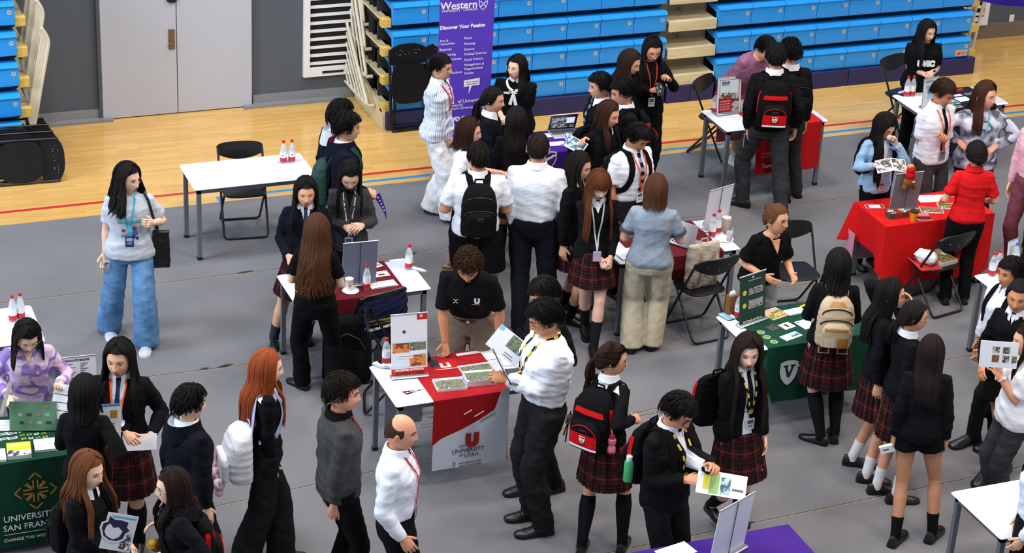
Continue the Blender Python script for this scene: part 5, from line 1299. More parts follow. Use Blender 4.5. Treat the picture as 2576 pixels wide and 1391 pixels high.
A('bobwhite', 'woman with brown bob and glasses in white printed T-shirt reaching right, by purple banner', (1180, 332), 1.62, 88, (-4, 6), build=1.08, L=('p', 1282, 437, -.12), R=(.18, .1, .92), feet=[('p', 1235, 690), ('p', 1128, 655)], elbow=(None, Vector((0, 0, -1))),
  hair=L_(.32, vol=.014), hairc='#2c1811', skin='#e2a890', glasses=dict(c='#7f7f88'), top=tee('#e7ebf3', .86, .36, ease=1.2), bottom=dict(kind='shorts', c='#17171b', to=.9, ease=1.1), shoes=dict(c='#9a7238', sole='#7a5a30', top=.03), palm=(None, Vector((0, .2, -1))))
A('blackpack', 'man in white T-shirt and black shorts with a black backpack, back to the camera', (1203, 396), 1.74, 188, (8, 6), sex='m', build=1.14, R=(.20, .28, 1.02), L=(-.20, .28, 1.02), feet=[('p', 1245, 822), ('p', 1190, 800)],
  hair=S_(lift=.007, lock=.045, vol=.009), hairc='#15100f', skin='#dc9f80', glasses=dict(c='#9aa0a8'), top=tee('#e7ecf6', .90, .40, ease=1.04), collar=dict(c='#e6ecf6'), bottom=dict(kind='shorts', c='#17171b', to=.82, ease=1.15), socks=('ankle', '#101014'), shoes=SHOE)
A('darkback', 'student with long straight black hair seen from behind at the purple table', (1299, 306), 1.62, 172, (0, 8), R=(.1, .3, 1.0), hair=L_(.60, vol=.014, n=240), hairc='#120e0d', skin=ASIAN, top=blz('#15171f', .80), bottom=SKIRT, socks=('knee', '#1c1c20'))
A('whiteback', 'tall man with cropped hair in white shirt and navy trousers, back to the camera', (1354, 374), 1.82, 176, (0, 4), sex='m', build=1.1, L=('p', 1297, 640, 0), R=(.12, .24, 1.0), feet=[('p', 1385, 858), ('p', 1325, 872)],
  hair=S_(lift=.004, lock=.03, vol=.006), hairc='#241b16', skin='#df9f88', top=shirt('#e6edfa', ease=1.06), collar=dict(c='#e9eefa', h=.003), lanyard=dict(c='#c32030', to=1.2, w=.016), bottom=dict(kind='trousers', c='#1a1e2b', ease=1.05), palm=(None, Vector((0, .3, -.2))))
A('leftboy', 'boy with round glasses and bowl haircut facing left, behind the purple table', (1508, 218), 1.66, -68, (0, 6), sex='m', hair=S_(lift=.012, lock=.08, vol=.02), hairc='#0c0b0c', skin='#dfab8e', glasses=dict(c='#77777f', r=.026), top=blz('#16181f', .84), collar=COLW, tie=dict(c='#20263c', c2='#7f88a0'), bottom=dict(kind='trousers', c='#1c1d22'))
A('leftpack', 'boy with glasses in dark blazer wearing a red and black backpack, facing left', (1566, 233), 1.74, -72, (0, 14), sex='m', hair=S_(lift=.015, lock=.07, vol=.014), hairc='#0d0c0d', skin='#d89c7c', glasses=dict(c='#5a5a62'), top=blz('#17181e', .84), collar=COLW, bottom=dict(kind='trousers', c='#17181c'))
A('bookletgirl', 'student with reddish-brown long hair in black hooded jacket reaching for a booklet', (1530, 288), 1.64, 42, (18, 14), R=('p', 1466, 352, .1), eyes='down', elbow=(Vector((.8, -.6, -.4)), None), hair=L_(.44, vol=.010), hairc='#381c14', skin='#e2a78a', top=knit('#15161c', .84, ease=1.1), collar=dict(c='#dfe6ee'), bottom=SKIRT, socks=('knee', '#1c1c20'))
A('tieboy', 'boy in short-sleeved white shirt and striped tie looking down, black strap on his shoulder', (1603, 346), 1.72, 40, (14, 32), sex='m', R=(.2, .02, .80), L=(-.2, .15, .85), eyes='down', hair=S_(lift=.010, lock=.06, vol=.014), hairc='#0f0d0d', skin='#cb8c66', top=dict(kind='shirt', c='#e6ecf8', hem=.97, tuck=1, sleeve=.40, ease=1.14, cuff=1.06), collar=COLW, tie=dict(c='#191d2c', c2='#8b93aa', to=1.02), lanyard=dict(c='#d24c22', to=1.08, w=.012, off=.017), bottom=dict(kind='trousers', c='#26262b'))
A('sidegirl', 'student with long dark hair in profile facing right, behind the fringed girl', (1456, 419), 1.66, 70, (0, 12), hair=L_(.55, vol=.012, n=230), hairc='#150f0e', skin='#dca687', top=knit('#15161b', .84), bottom=dict(kind='skirt', plaid=1, hem=.60), collar=COLW, lanyard=dict(c='#a8c4b0', to=1.1, w=.012), socks=('crew', '#17171a'), shoes=dict(c='#141416', sole='#0c0c0e', soleh=.035, k=1.1), feet=[('p', 1449, 810), ('p', 1405, 700)])
A('fringegirl', 'student with long brown hair and full fringe in black sweater and short plaid skirt', (1506, 466), 1.66, 8, (12, 20), R=('p', 1518, 668, .20), L=('p', 1533, 664, .20), feet=[('p', 1475, 832), ('p', 1492, 905)], eyes='down',
  hair=L_(.60, bangs=1, curl=.4, vol=.016, n=260, open=50, flare=.02), hairc='#5b3018', skin='#e6b9a4', top=knit('#191a1f', .83), vest=dict(to=1.34, w=.05, c='#e6ebf5', lapel='thin'), collar=dict(c='#e8edf6'), lanyard=dict(c='#b7c9cb', to=1.02, w=.014, bc='#d9a3cc', bp='#64c4da', off=.013),
  bottom=dict(kind='skirt', plaid=1, hem=.64), socks=('mid', '#2b2c30'), shoes=dict(c='#131315', sole='#0c0c0e', soleh=.04, k=1.15, lace='#2a2a2a'), curl=(.8, .9))
A('greypolo', 'woman with streaked brown bob in grey polo shirt and beige trousers, back to the camera', (1650, 478), 1.66, 176, (-4, 14), build=1.18, R=(.22, .30, 1.02), L=(-.18, .28, 1.02), feet=[('p', 1640, 862), ('p', 1585, 868)],
  hair=L_(.31, vol=.012), hairc='#4f3220', skin='#ddb098', top=tee('#8997a8', .88, .36, ease=1.04, bandc='#4b4f57'), collar=dict(c='#93a0b0'), bottom=dict(kind='trousers', c='#b9b19c', ease=1.08, flare=1.35, amp=.005), footang=(8, -8))
A('longdark', 'student with long brown hair in black, turned to the woman with a top bun', (1584, 158), 1.64, 66, (0, 18), hair=L_(.52, vol=.012), hairc='#2c1a13', skin='#dca687', top=knit('#141418', .78), bottom=dict(kind='trousers', c='#15151a'))
A('topbun', 'woman with top bun and black glasses in black jacket looking at her phone', (1641, 124), 1.66, 18, (0, 22), R=('p', 1651, 226, .26), L=('p', 1680, 194, .22), eyes='down', hair=dict(style='long', len=.34, vol=.010, knot=1), hairc='#0e0c0d', skin='#dba184', glasses=dict(c='#17171a', w=.0026, r=.025),
  top=knit('#131317', .62, ease=1.16), lanyard=dict(c='#c0392f', to=1.08, w=.013, bc='#cfcfd4'), bottom=dict(kind='trousers', c='#141418'), curl=(.8, .8))
A('pinktee', 'man in mauve T-shirt and pink shorts bending over the Toronto table', (1926, 122), 1.70, 38, (6, 10), lean=34, sex='m', R=('p', 1912, 192, .24), L=('p', 1930, 198, .28), feet=[('p', 1858, 412), ('p', 1925, 405)], eyes='down',
  hair=S_(lift=.008, lock=.06, vol=.012), hairc='#120f0f', skin='#dfa381', top=tee('#8d5f7e', .88, .40, ease=1.14), bottom=dict(kind='shorts', c='#c97f80', to=.85, ease=1.15), socks=('ankle', '#e4e4e8'), shoes=dict(c='#e2e2e4', sole='#f0f0f2', lace='#c8c8c8', k=1.08))
A('packboy', 'boy in dark sweater with a red and black school backpack, back to the camera', (1951, 144), 1.80, 182, (0, 10), sex='m', R=('p', 1998, 335, .04), L=('p', 1880, 336, .02), feet=[('p', 1968, 548), ('p', 1855, 508)], footang=(5, -60),
  hair=S_(lift=.007, lock=.055, vol=.012), hairc='#0f0d0d', skin=ASIAN, top=knit('#16171b', .88), collar=dict(c='#e6ecf6', h=.004), bottom=dict(kind='trousers', c='#36373c', ease=1.12, amp=.009), shoes=SHOE)
A('curlypack', 'boy with curly black hair and a black backpack leaning to the Toronto table', (1989, 133), 1.76, 200, (0, 14), sex='m', feet=[('p', 2018, 470), ('p', 1982, 490)], hair=S_(lift=.02, lock=.05, curl=1, vol=.012), hairc='#0f0d0d', skin=ASIAN, top=knit('#17181c', .88), collar=dict(c='#e6ecf6', h=.004), bottom=dict(kind='trousers', c='#303136', ease=1.08), shoes=SHOE)
A('uvic', 'woman with long black hair in black lettered T-shirt, hands clasped behind far table', (2332, 79), 1.52, 6, (26, 10), build=1.22, R=('p', 2334, 190, .2), L=('p', 2341, 188, .22), hair=L_(.52, vol=.014, open=55), hairc='#120e0e', skin='#dfae90', top=tee('#111115', .86, .40, ease=1.16), bottom=dict(kind='trousers', c='#16161a'), curl=(.7, .8))
A('smileboy', 'smiling boy in short-sleeved white shirt, black tie and orange lanyard holding leaflets', (2372, 234), 1.78, 34, (14, 24), sex='m', R=('p', 2325, 452, .04), L=('p', 2377, 343, .22), mouth='smile', hair=S_(lift=.012, lock=.065, vol=.010), hairc='#32231b', skin='#cf8c68', top=dict(kind='shirt', c='#e6ecf8', hem=.90, sleeve=.42, ease=1.02, cuff=1.06), collar=COLW, tie=dict(c='#17171c', to=1.0), lanyard=dict(c='#d65a2a', to=1.05, w=.012, off=.017, bc='#8d7d86'), bottom=dict(kind='trousers', c='#3a383d'), curl=(.5, .9))
A('camo', 'woman with long brown hair in grey camouflage sweatshirt, hands on hips, looking right', (2478, 242), 1.72, 4, (42, 0), build=1.1, R=('p', 2424, 366, .12), L=('p', 2492, 376, .12), elbow=(Vector((1, -.1, -.1)), Vector((-1, -.1, -.1))), hair=L_(.50, curl=.5, part=-1), hairc='#3c2217', skin='#e0a68c', glasses=dict(c='#b9a9a0', w=.0012),
  top=dict(kind='sweatshirt', c='#aab0c8', hem=.80, ease=1.24, m=blotch('camo', ['#cfd5ea', '#9096ac', '#4f5460', '#c4cae2'], 7, th=(.44, .5, .55, .62))), lanyard=dict(c='#4dbde0', to=1.15, w=.014, badge=False), bottom=dict(kind='trousers', c='#17171b'))
A('bluejacket', 'student in light blue blazer with very long black hair reading a booklet, backpack behind', (2226, 318), 1.58, 22, (16, 28), R=('p', 2214, 414, .26), L=('p', 2250, 348, .16), elbow=(Vector((.5, -.2, -1)), Vector((-.6, .1, -1))), eyes='down', hair=L_(.68, vol=.018, n=260, open=50), hairc='#120d0c', skin='#e4b8a0', glasses=dict(c='#1a1a1e', w=.0022, r=.025), top=blz('#8fb0d4', .82), vest=dict(to=1.06, w=.05, w1=.03, c='#e8edf6'), bottom=dict(kind='trousers', c='#131317'), curl=(.7, .8), lanyard=dict(c='#c9b6b8', to=1.0, w=.01, bc='#d8a0a4'))
A('redpolo', 'woman with hair pinned up in red polo shirt and black trousers, back to the camera', (2456, 388), 1.62, 184, (0, 10), build=1.06, R=(.2, .26, 1.0), L=(-.2, .26, 1.0), hair=dict(style='bun', tie=(0, -.10, -.045), bun=.030, vol=.012), hairc='#17100f', skin='#dca587', top=tee('#d01a1e', .90, .40, ease=1.0), collar=dict(c='#d01a1e'), bottom=dict(kind='trousers', c='#17171a'))
A('talker', 'woman with messy bun and round glasses in black V-neck top gesturing behind green table', (1954, 552), 1.62, 30, (22, -8), lean=15, build=1.04, R=('p', 1938, 704, .24), L=('p', 1998, 702, .24), mouth='open', hair=dict(style='bun', tie=(0, -.085, .075), bun=.034, vol=.010), hairc='#5e3d28', skin='#deA07e'.lower(), glasses=dict(c='#222026', w=.0022, r=.026), top=tee('#131316', .90, .40, ease=1.24, cuff=1.15, low=1), vest=dict(c='#dea07e', to=1.30, w=.055, lapel='thin'), bottom=dict(kind='trousers', c='#8e9299'), curl=(.2, .25), palm=(Vector((-.2, -.8, .3)), Vector((.2, -.8, .3))))
A('tanpack', 'student with black hair, plaid skirt and black knee socks wearing a beige backpack', (2109, 668), 1.65, 180, (0, 10), build=1.06, R=(.12, .3, 1.0), L=(-.12, .3, 1.0), feet=[('p', 2096, 1092), ('p', 2048, 1102)], footang=(0, -60), hair=L_(.38, curl=.8, vol=.014), hairc='#100d0d', skin='#d8ab98', top=knit('#17181d', .88), bottom=dict(kind='skirt', plaid=1, hem=.52), socks=('knee', '#1d1f22'), shoes=SHOE)
A('profilegirl', 'student with long black hair drinking in dark sweater and plaid skirt, left of the trio', (2241, 742), 1.66, 84, (0, 4), L=('p', 2276, 740, 0), feet=[('p', 2195, 1205), ('p', 2160, 1162)], hair=L_(.58, vol=.010), hairc='#14100f', skin='#d9a080', top=knit('#161720', .82), collar=COLW, bottom=dict(kind='skirt', plaid=1, hem=.54), socks=('crew', '#e3e6ec'), shoes=dict(c='#141416', sole='#0c0c0e', k=1.1))
A('lowpony', 'student with low ponytail and yellow-striped lanyard in dark sweater, middle of the trio', (2298, 797), 1.63, 98, (-6, 6), feet=[('p', 2268, 1255), ('p', 2215, 1240)], hair=dict(style='pony', len=.20, tie=(0, -.11, -.05)), hairc='#15100f', skin='#d9a080', glasses=dict(c='#33333a'), top=knit('#15161d', .82), collar=COLW, lanyard=dict(c='#d8c43a', c2='#1b2030', to=1.2, w=.016, badge=False), bottom=dict(kind='skirt', plaid=1, hem=.54), socks=('crew', '#e3e6ec'), shoes=dict(c='#141416', sole='#0c0c0e', k=1.1))
A('shortsgirl', 'student with long hair in dark sweater and black shorts seen from behind, black sneakers', (2342, 888), 1.66, 176, (-8, 10), R=('p', 2377, 1160, .02), L=('p', 2245, 1118, .02), feet=[('p', 2350, 1342), ('p', 2258, 1352)], footang=(28, 28), hair=L_(.52, vol=.010), hairc='#1e1414', skin='#c58d6c', top=knit('#17181f', .86, ease=1.12), bottom=dict(kind='shorts', c='#131316', to=.30, ease=1.12), socks=('crew', '#151518'), shoes=dict(c='#131315', sole='#101012', lace='#39393c', k=1.1), palm=(None, None), curl=(.5, .8))
A('rightboy', 'boy in white shirt facing left near the right edge, black strap over his shoulder', (2541, 688), 1.66, -58, (0, 4), sex='m', L=('p', 2460, 905, .1), feet=[('p', 2500, 1120), ('p', 2432, 1108)], hair=S_(lift=.014, lock=.06, vol=.014), hairc='#120f0f', skin='#d29064', top=dict(kind='shirt', c='#e6ecf8', hem=.97, tuck=1, ease=1.12, sleeve=.95), collar=COLW, bottom=dict(kind='trousers', c='#26272d'), shoes=dict(c='#141416', sole='#0c0c0e', k=1.15))
A('rightgirl', 'student with black hair in dark cardigan and shorts behind the magazine, right edge', (2562, 746), 1.68, -30, (10, 8), R=(.12, .3, 1.0), feet=[('p', 2535, 1190), ('p', 2470, 1200)], hair=dict(style='pony', len=.3, tie=(0, -.11, 0)), hairc='#120e0e', skin='#cf8f66', top=knit('#17181d', .88), vest=dict(to=1.3, w=.05), collar=COLW, bottom=dict(kind='shorts', c='#1c1c20', to=.6, ease=1.1), shoes=dict(c='#141416', sole='#0c0c0e', k=1.15))
A('magwoman', 'woman in white T-shirt and grey trousers at right edge holding up a magazine', (2582, 858), 1.62, -82, (0, 4), build=1.12, L=('p', 2506, 932, .08), R=('p', 2520, 940, -.1), hair=L_(.42, vol=.012), hairc='#24140f', skin='#d99f80', top=tee('#e9ecf4', .82, .40, ease=1.25), bottom=dict(kind='trousers', c='#3b3a40', flare=1.2), elbow=(None, Vector((-.2, -.3, -1))))
A('pinkedge', 'person in pink shirt and mauve trousers cut off by the right edge', (2628, 296), 1.74, -40, (0, 0), sex='m', hair=S_(), hairc='#17110f', top=shirt('#dba9b8', cuffc='#dba9b8'), bottom=dict(kind='trousers', c='#6e3b48'))
A('blackedge', 'person in black sleeves cut off by the right edge near the small white stand', (2628, 560), 1.7, -60, (0, 0), hair=L_(.4), hairc='#14100f', top=knit('#17171b', .84), bottom=dict(kind='trousers', c='#17171b'))
A('tabletboy', 'tall boy in white shirt and grey trousers typing on a tablet at the Utah table', (1370, 802), 1.84, -72, (-2, 22), sex='m', build=1.16, R=('p', 1290, 936, -.05), L=('p', 1252, 948, .10), feet=[('p', 1322, 1296), ('p', 1348, 1336)], eyes='down', elbow=(None, Vector((-.4, -.6, -.6))),
  hair=S_(lift=.014, lock=.07, vol=.018), hairc='#0f0d0e', skin='#cf9068', glasses=dict(c='#5a4038'), top=shirt('#e8eef9', ease=1.2, amp=.010), lanyard=dict(c='#d8c43a', c2='#1b2030', to=1.05, w=.018, badge=False), bottom=dict(kind='trousers', c='#2d2b30', ease=1.1, amp=.008), curl=(.25, .7), shoes=SHOE)
A('brochureboy', 'boy in dark blazer holding an open brochure, half hidden behind the boy with the tablet', (1369, 742), 1.78, -62, (0, 24), sex='m', R=('p', 1290, 880, -.1), L=('p', 1333, 905, .10), feet=[('p', 1312, 1238), ('p', 1380, 1230)], eyes='down', hair=S_(lift=.010, lock=.07, vol=.016), hairc='#15100f', skin='#cd9069', top=blz('#17171c', .84), collar=COLW, bottom=dict(kind='trousers', c='#1d1d21'), curl=(.6, .7), shoes=SHOE)
A('utahman', 'curly-haired man in black polo and khaki trousers leaning his fists on the Utah table', (1178, 668), 1.80, -4, (2, 22), lean=26, sex='m', R=('z', 1122, 884, .80), L=('z', 1257, 874, .80), eyes='down', hair=S_(lift=.02, lock=.045, curl=1.4, vol=.010, n=320), hairc='#3a2617', skin='#c98a66', top=tee('#17181b', .95, .44, ease=1.04, tuck=1), collar=dict(c='#1a1b1e'), bottom=dict(kind='trousers', c='#70655a', ease=1.06), palm=(Vector((0, .3, -1)), Vector((0, .3, -1))), curl=(.9, .6), elbow=(Vector((1, -.2, 0)), Vector((-1, -.2, 0))))
A('ponyred', 'student with low ponytail and red lanyard wearing a red backpack with pink charm', (1540, 905), 1.66, 146, (-52, 6), R=('p', 1603, 1052, .05), L=(-.1, .3, 1.05), feet=[('p', 1568, 1366), ('p', 1448, 1420)], footang=(-20, -25), hair=dict(style='pony', len=.22, tie=(0, -.105, .0)), hairc='#2c1812', skin='#dca080', glasses=dict(c='#1d1d22', w=.0022), top=knit('#16171c', .90, ease=1.02), collar=dict(c='#e6ecf6', h=.004), lanyard=dict(c='#b8203a', to=1.2, w=.014, badge=False), bottom=dict(kind='skirt', plaid=1, hem=.56), socks=('knee', '#191b20'), shoes=SHOE, curl=(.9, .5), elbow=(Vector((.4, -.2, -1)), None))
A('readboy', 'boy with glasses in black blazer and yellow-striped lanyard reading a colourful brochure', (1706, 1036), 1.76, 48, (8, 32), sex='m', R=('p', 1750, 1206, .22), L=('p', 1795, 1172, .28), eyes='down', hair=S_(lift=.016, lock=.06, vol=.014), hairc='#110e0e', skin='#d69877', glasses=dict(c='#1a1a1e', w=.0026), top=blz('#151519', .78, ease=1.12), vest=dict(to=1.15, w=.055, c='#e6ecf6'), collar=COLW, lanyard=dict(c='#d8c43a', c2='#1b2030', to=1.08, w=.018, off=.014, badge=False), bottom=dict(kind='trousers', c='#202024'), curl=(.7, .6))
A('longhair', 'student with very long dark hair, open black cardigan, tie and plaid skirt, mouth open', (1880, 886), 1.68, 26, (-18, 6), build=1.04, R=('p', 1842, 1150, .12), L=('p', 1927, 1160, .04), feet=[('p', 1795, 1318, .10), ('p', 1860, 1300)], mouth='open', lip='#c0392f', hair=L_(.74, vol=.020, n=300, part=-.5, open=48, flare=.03), hairc='#1f120f', skin='#e6bba8', top=knit('#17181c', .84), vest=dict(to=.95, w=.05, w1=.05, c='#dfe6f2'), collar=COLW, tie=dict(c='#191b26', to=1.15), lanyard=dict(c='#d8c43a', c2='#1b2030', to=1.08, w=.014, off=.017, x=-.02), bottom=dict(kind='skirt', plaid=1, hem=.56), socks=('mid', '#191b20'), shoes=SHOE, curl=(.7, .4))
A('cornerperson', 'person in pale blue shirt cut off by bottom right corner, white platform sneaker showing', (2640, 1120), 1.70, -75, (0, 10), build=1.15, L=('p', 2540, 1400, .1), feet=[('p', 2580, 1400), ('p', 2455, 1322)], footang=(0, 160), hair=L_(.4), hairc='#17100f', top=shirt('#d6e2f5', ease=1.25, amp=.01), bottom=dict(kind='trousers', c='#1a1a1e'), shoes=dict(c='#17171a', sole='#e6e6ea', soleh=.04, k=1.1, lace='#e6e6ea'))
# ================================================================== bags worn and carried
def pk_ring(hw, y0, y1, z, e=3.2, n=24, lean=None):
    cy, ry = (y0+y1)/2, abs(y1-y0)/2; out = []
    for k in range(n):
        a = 2*PI*k/n; ca, sa = math.cos(a), math.sin(a)
        out.append(Vector((hw*math.copysign(abs(ca)**(2/e), ca), cy+ry*math.copysign(abs(sa)**(2/e), sa), z)))
    return out
def grid(S_, rows, m, name, parent, off=.003, back=True, nc=8, th=.004):
    vs = []; n_ = nc+1
    for z, xl, xr in rows:
        for i in range(n_): q, _n = S_.front(xl+(xr-xl)*i/nc, z, off, back=back); vs.append(q)
    fs = [(j*n_+i, j*n_+i+1, (j+1)*n_+i+1, (j+1)*n_+i) for j in range(len(rows)-1) for i in range(nc)]
    mb = MB(); sg = -1 if back else 1; N_ = len(vs)
    mb.add(vs+[v-Vector((0, sg*th, 0)) for v in vs], fs+[tuple(reversed([k+N_ for k in f])) for f in fs])
    o = mb.build(name, m, parent); return o
def backpack(key, label, kind='school', w=.15, h=.43, d=.15, zc=1.19, strap='#111114', straps=(1, -1), x=0, top=None):
    pd = PEOPLE[key]; s = pd['s']; S_ = pd['S']; t = thing('backpack', label, 'backpack', pd['MW'].translation, pd['t'].rotation_euler[2])
    z0, z1 = (zc-h/2)*s, (zc+h/2)*s; yb = min(S_.front(xx, zz, 0, back=True)[0].y for xx in (-.05*s, .05*s) for zz in (z0+.12, (z0+z1)/2, z1-.06))-.004
    K = dict(school='#141417', black='#131316', tan='#b9a78c', white='#d9dbe2', green='#274642', dark='#17181c')[kind]; BM = cmat(K, 'cloth')
    w, d = w*s, d*s; mb = MB(); rings = []
    for u, kw, kd in ((0, .80, .62), (.03, .95, .88), (.12, 1.0, 1.0), (.45, 1.0, 1.0), (.70, .96, .90), (.86, .84, .72), (.95, .66, .52), (1.0, .38, .26)):
        rings.append([p+Vector((x, 0, 0)) for p in pk_ring(w*kw, yb, yb-d*kd, z0+(z1-z0)*u)])
    mb.loft(rings); me = vox(mb, .010, 3); wrinkle(me, .003, 5); body = fin(me, 'bag_body', BM, t); SB = Surf(body.data)
    # front pocket
    pz0, pz1 = z0+.03*s, z0+(z1-z0)*.56; mb = MB(); rings = []; yf = yb-d
    for u, kw, kd in ((0, .9, .4), (.05, 1, .9), (.7, 1, 1), (.88, .86, .9), (1.0, .55, .3)): rings.append([p+Vector((x, 0, 0)) for p in pk_ring(w*.80*kw, yf+.02, yf-.045*s*kd, pz0+(pz1-pz0)*u)])
    PM = {'school': BM, 'tan': BM}.get(kind, BM); mb.loft(rings); me = vox(mb, .008, 2); pocket = fin(me, 'front_pocket', PM, t); SP = Surf(pocket.data)
    H_ = z1-z0
    if kind == 'school':
        RM = cmat('#c01218')
        grid(SP, [(pz0+(pz1-pz0)*(.18+.44*k/6), x-w*.72, x+w*.72) for k in range(7)], RM, 'red_panel', pocket)
        grid(SB, [(z0+H_*(.655+.085*k/4), x-w*(.78-.10*k/4), x+w*(.78-.10*k/4)) for k in range(5)], RM, 'red_band', body)
        grid(SP, [(pz0+(pz1-pz0)*(.10+.075*k/2), x-w*.72, x+w*.72) for k in range(3)], cmat('#e8eaf0', 'plastic'), 'reflective_strip', pocket)
        for sx in (-1, 1):
            mb = MB(); drape(SB, [Vector((x+sx*w*1.3, yb-d*.55, z1-H_*(.16+.1*k))) for k in range(6)], .035*s, mb, off=.004); mb.build('side_strip', RM, body)
        mb = MB(); arc = []
        for k in range(15): a = PI*k/14; q, _ = SP.front(x+w*.66*math.cos(a), pz0+(pz1-pz0)*(.60+.30*math.sin(a)), .004, back=True); arc.append(q)
        mb.tube(arc, .0035, n=6); mb.build('red_piping', RM, pocket)
        # crest
        c, _ = SP.front(x, pz0+(pz1-pz0)*.42, .006, back=True); mb = MB(); k = .0125*s
        mb.poly([(-2*k, 2.4*k), (2*k, 2.4*k), (2*k, 0), (1.2*k, -1.5*k), (0, -2.2*k), (-1.2*k, -1.5*k), (-2*k, 0)], .002, T(*c) @ Rx(PI/2) ); cr_o = mb.build('crest', cmat('#e6dfd2'), pocket, smooth=False)
        mb = MB()
        for sx in (-1, 1): mb.poly([(sx*1.3*k, -.9*k), (sx*.1*k, .5*k), (sx*.1*k, .1*k), (sx*1.0*k, -1.2*k)], .001, T(c.x, c.y-.0015, c.z) @ Rx(PI/2))
        for sx, zz in ((-1.1, 1.6), (1.1, 1.6), (0, -1.1), (0, 1.6)): mb.lathe([(.5*k, 0), (.5*k, .001)], 8, M=T(c.x+sx*k, c.y-.0015, c.z+zz*k) @ Rx(PI/2))
        mb.poly([(-2.1*k, -2.2*k), (2.1*k, -2.2*k), (1.8*k, -2.8*k), (-1.8*k, -2.8*k)], .001, T(c.x, c.y-.001, c.z) @ Rx(PI/2))
        mb.build('crest_charge', cmat('#3a3024'), cr_o, smooth=False)
        grid(SP, [(pz0+(pz1-pz0)*(.72+.06*k), x-.03*s, x+.03*s) for k in range(2)], cmat('#2b2b30', 'plastic'), 'badge', pocket)
    elif kind == 'tan':
        LM, ZM = cmat('#a9722e', 'leather'), cmat('#2f211a')
        grid(SB, [(z0+H_*(.86+.025*k), x-w*(.48-.06*k), x+w*(.48-.06*k)) for k in range(4)], LM, 'leather_tab', body)
        mb = MB()
        for zz, ww in ((.80, .80), (.60, .86)):
            for q in ([SB.front(x+w*ww*math.cos(a)*1.0, z0+H_*(zz-.10+.12*math.sin(a)), .004, back=True)[0] for a in [PI*k/14 for k in range(15)]],): mb.tube(q, .005, n=6)
        mb.build('zip', ZM, body)
        grid(SP, [(pz1-.035*s-.02*s*k, x-w*.62, x+w*.62) for k in range(2)], LM, 'leather_trim', pocket)
        grid(SP, [(pz0+.10*s-.03*s*k, x+w*.10, x+w*.66) for k in range(4)], LM, 'leather_pocket', pocket)
        grid(SP, [(pz0+.11*s-.032*s*k, x-w*.62, x-w*.02) for k in range(4)], cmat('#c9bda6'), 'canvas_pocket', pocket)
        for sx in (-1, 1):
            mb = MB(); mb.tube([(x+sx*w*.5-.04, yb-d*.8, z0+.01), (x+sx*w*.5-.04, yb-d*.9, z0-.035), (x+sx*w*.5+.04, yb-d*.9, z0-.035), (x+sx*w*.5+.04, yb-d*.8, z0+.01)], .006, n=6); mb.build('strap_loop', cmat('#a48a62'), body)
    else:
        mb = MB()
        for zz, ww in ((.82, .80), (.58, .84)):
            mb.tube([SB.front(x+w*ww*math.cos(a), z0+H_*(zz-.10+.10*math.sin(a)), .004, back=True)[0] for a in [PI*k/14 for k in range(15)]], .0035, n=6)
        mb.build('zip', cmat('#2c2c31' if kind != 'white' else '#b9bcc6', 'plastic'), body)
        if kind == 'black':
            q, _ = SP.front(x, pz1-.05*s, .006, back=True); mb = MB(); mb.rbox(-.026*s, .026*s, -.002, .002, -.016*s, .016*s, .004, M=T(*q)); p1 = mb.build('badge', cmat('#55565c', 'metal'), pocket)
            mb = MB(); mb.rbox(-.022*s, .022*s, -.003, .001, -.012*s, .012*s, .003, M=T(*q)); mb.build('badge_field', cmat('#26262a', 'metal'), p1)
    mb = MB(); mb.tube([(x-.045*s, yb-.02, z1-.03*s), (x-.035*s, yb-.015, z1+.035*s), (x+.035*s, yb-.015, z1+.035*s), (x+.045*s, yb-.02, z1-.03*s)], (.010, .005), n=8); mb.build('grab_handle', cmat(strap), t)
    sw = .055*s
    for sd in straps:
        B = pd['B']; a = [Vector((x+sd*.06*s, yb, z1-.05*s)), B(sd*.075, -.10, 1.42), B(sd*.085, -.03, 1.47), B(sd*.092, .05, 1.44), B(sd*.10, .13, 1.34), B(sd*.118, .13, 1.22), B(sd*.14, .08, 1.12), B(sd*.15, -.02, 1.07), Vector((sd*w*.9, yb-.02, z0+.10*s))]
        mb = MB(); drape(S_, a[1:-1], sw, mb, off=.008, th=.008, step=.025); q0 = Vector(mb.v[0]); 
        mb.tube([a[0]-Vector((0, .01, 0)), (Vector(mb.v[0])+Vector(mb.v[1]))/2+Vector((0, 0, .004))], (sw*.5, .006), n=8)
        st = mb.build('shoulder_strap', cmat(strap), t)
    # geometry above is in the wearer's frame; the thing shares that frame
    return t, body, SB, (yb, z0, z1, w, d, s, pd)
backpack('leftpack', 'red and black school backpack on the boy with glasses facing left', 'school')
backpack('packboy', 'red and black school backpack with crest on boy at the Toronto table', 'school', w=.155, h=.46)
t_, b_, SB_, info = backpack('ponyred', 'red and black school backpack with pink bottle charm on ponytailed girl', 'school', w=.165, h=.48, d=.17, zc=1.16)
backpack('readboy', 'red and black school backpack with green bottle on the boy reading', 'school', w=.15, h=.45)
backpack('longhair', 'red and black school backpack slung behind the very long haired girl', 'school', w=.15, h=.44, x=.14, zc=1.13, straps=(1,))
backpack('blackpack', 'black zipped backpack on the man in white T-shirt and shorts', 'black', w=.155, h=.46, d=.17)
backpack('curlypack', 'plain black backpack on the curly-haired boy', 'black', w=.15, h=.42)
backpack('tanpack', 'beige canvas backpack with orange leather trim and grey strap', 'tan', w=.155, h=.44, d=.17, strap='#b9b7b0', zc=1.17)
tw, bw, SBw, iw = backpack('redhair', 'white puffy backpack with pink pocket and pastel plush charms', 'white', w=.17, h=.42, d=.20, strap='#a8b6e0', zc=.98, x=.08)
backpack('bluejacket', 'black backpack on the student in light blue blazer', 'dark', w=.15, h=.44)
backpack('bookletgirl', 'black backpack on the girl reaching for a booklet', 'dark', w=.14, h=.38)
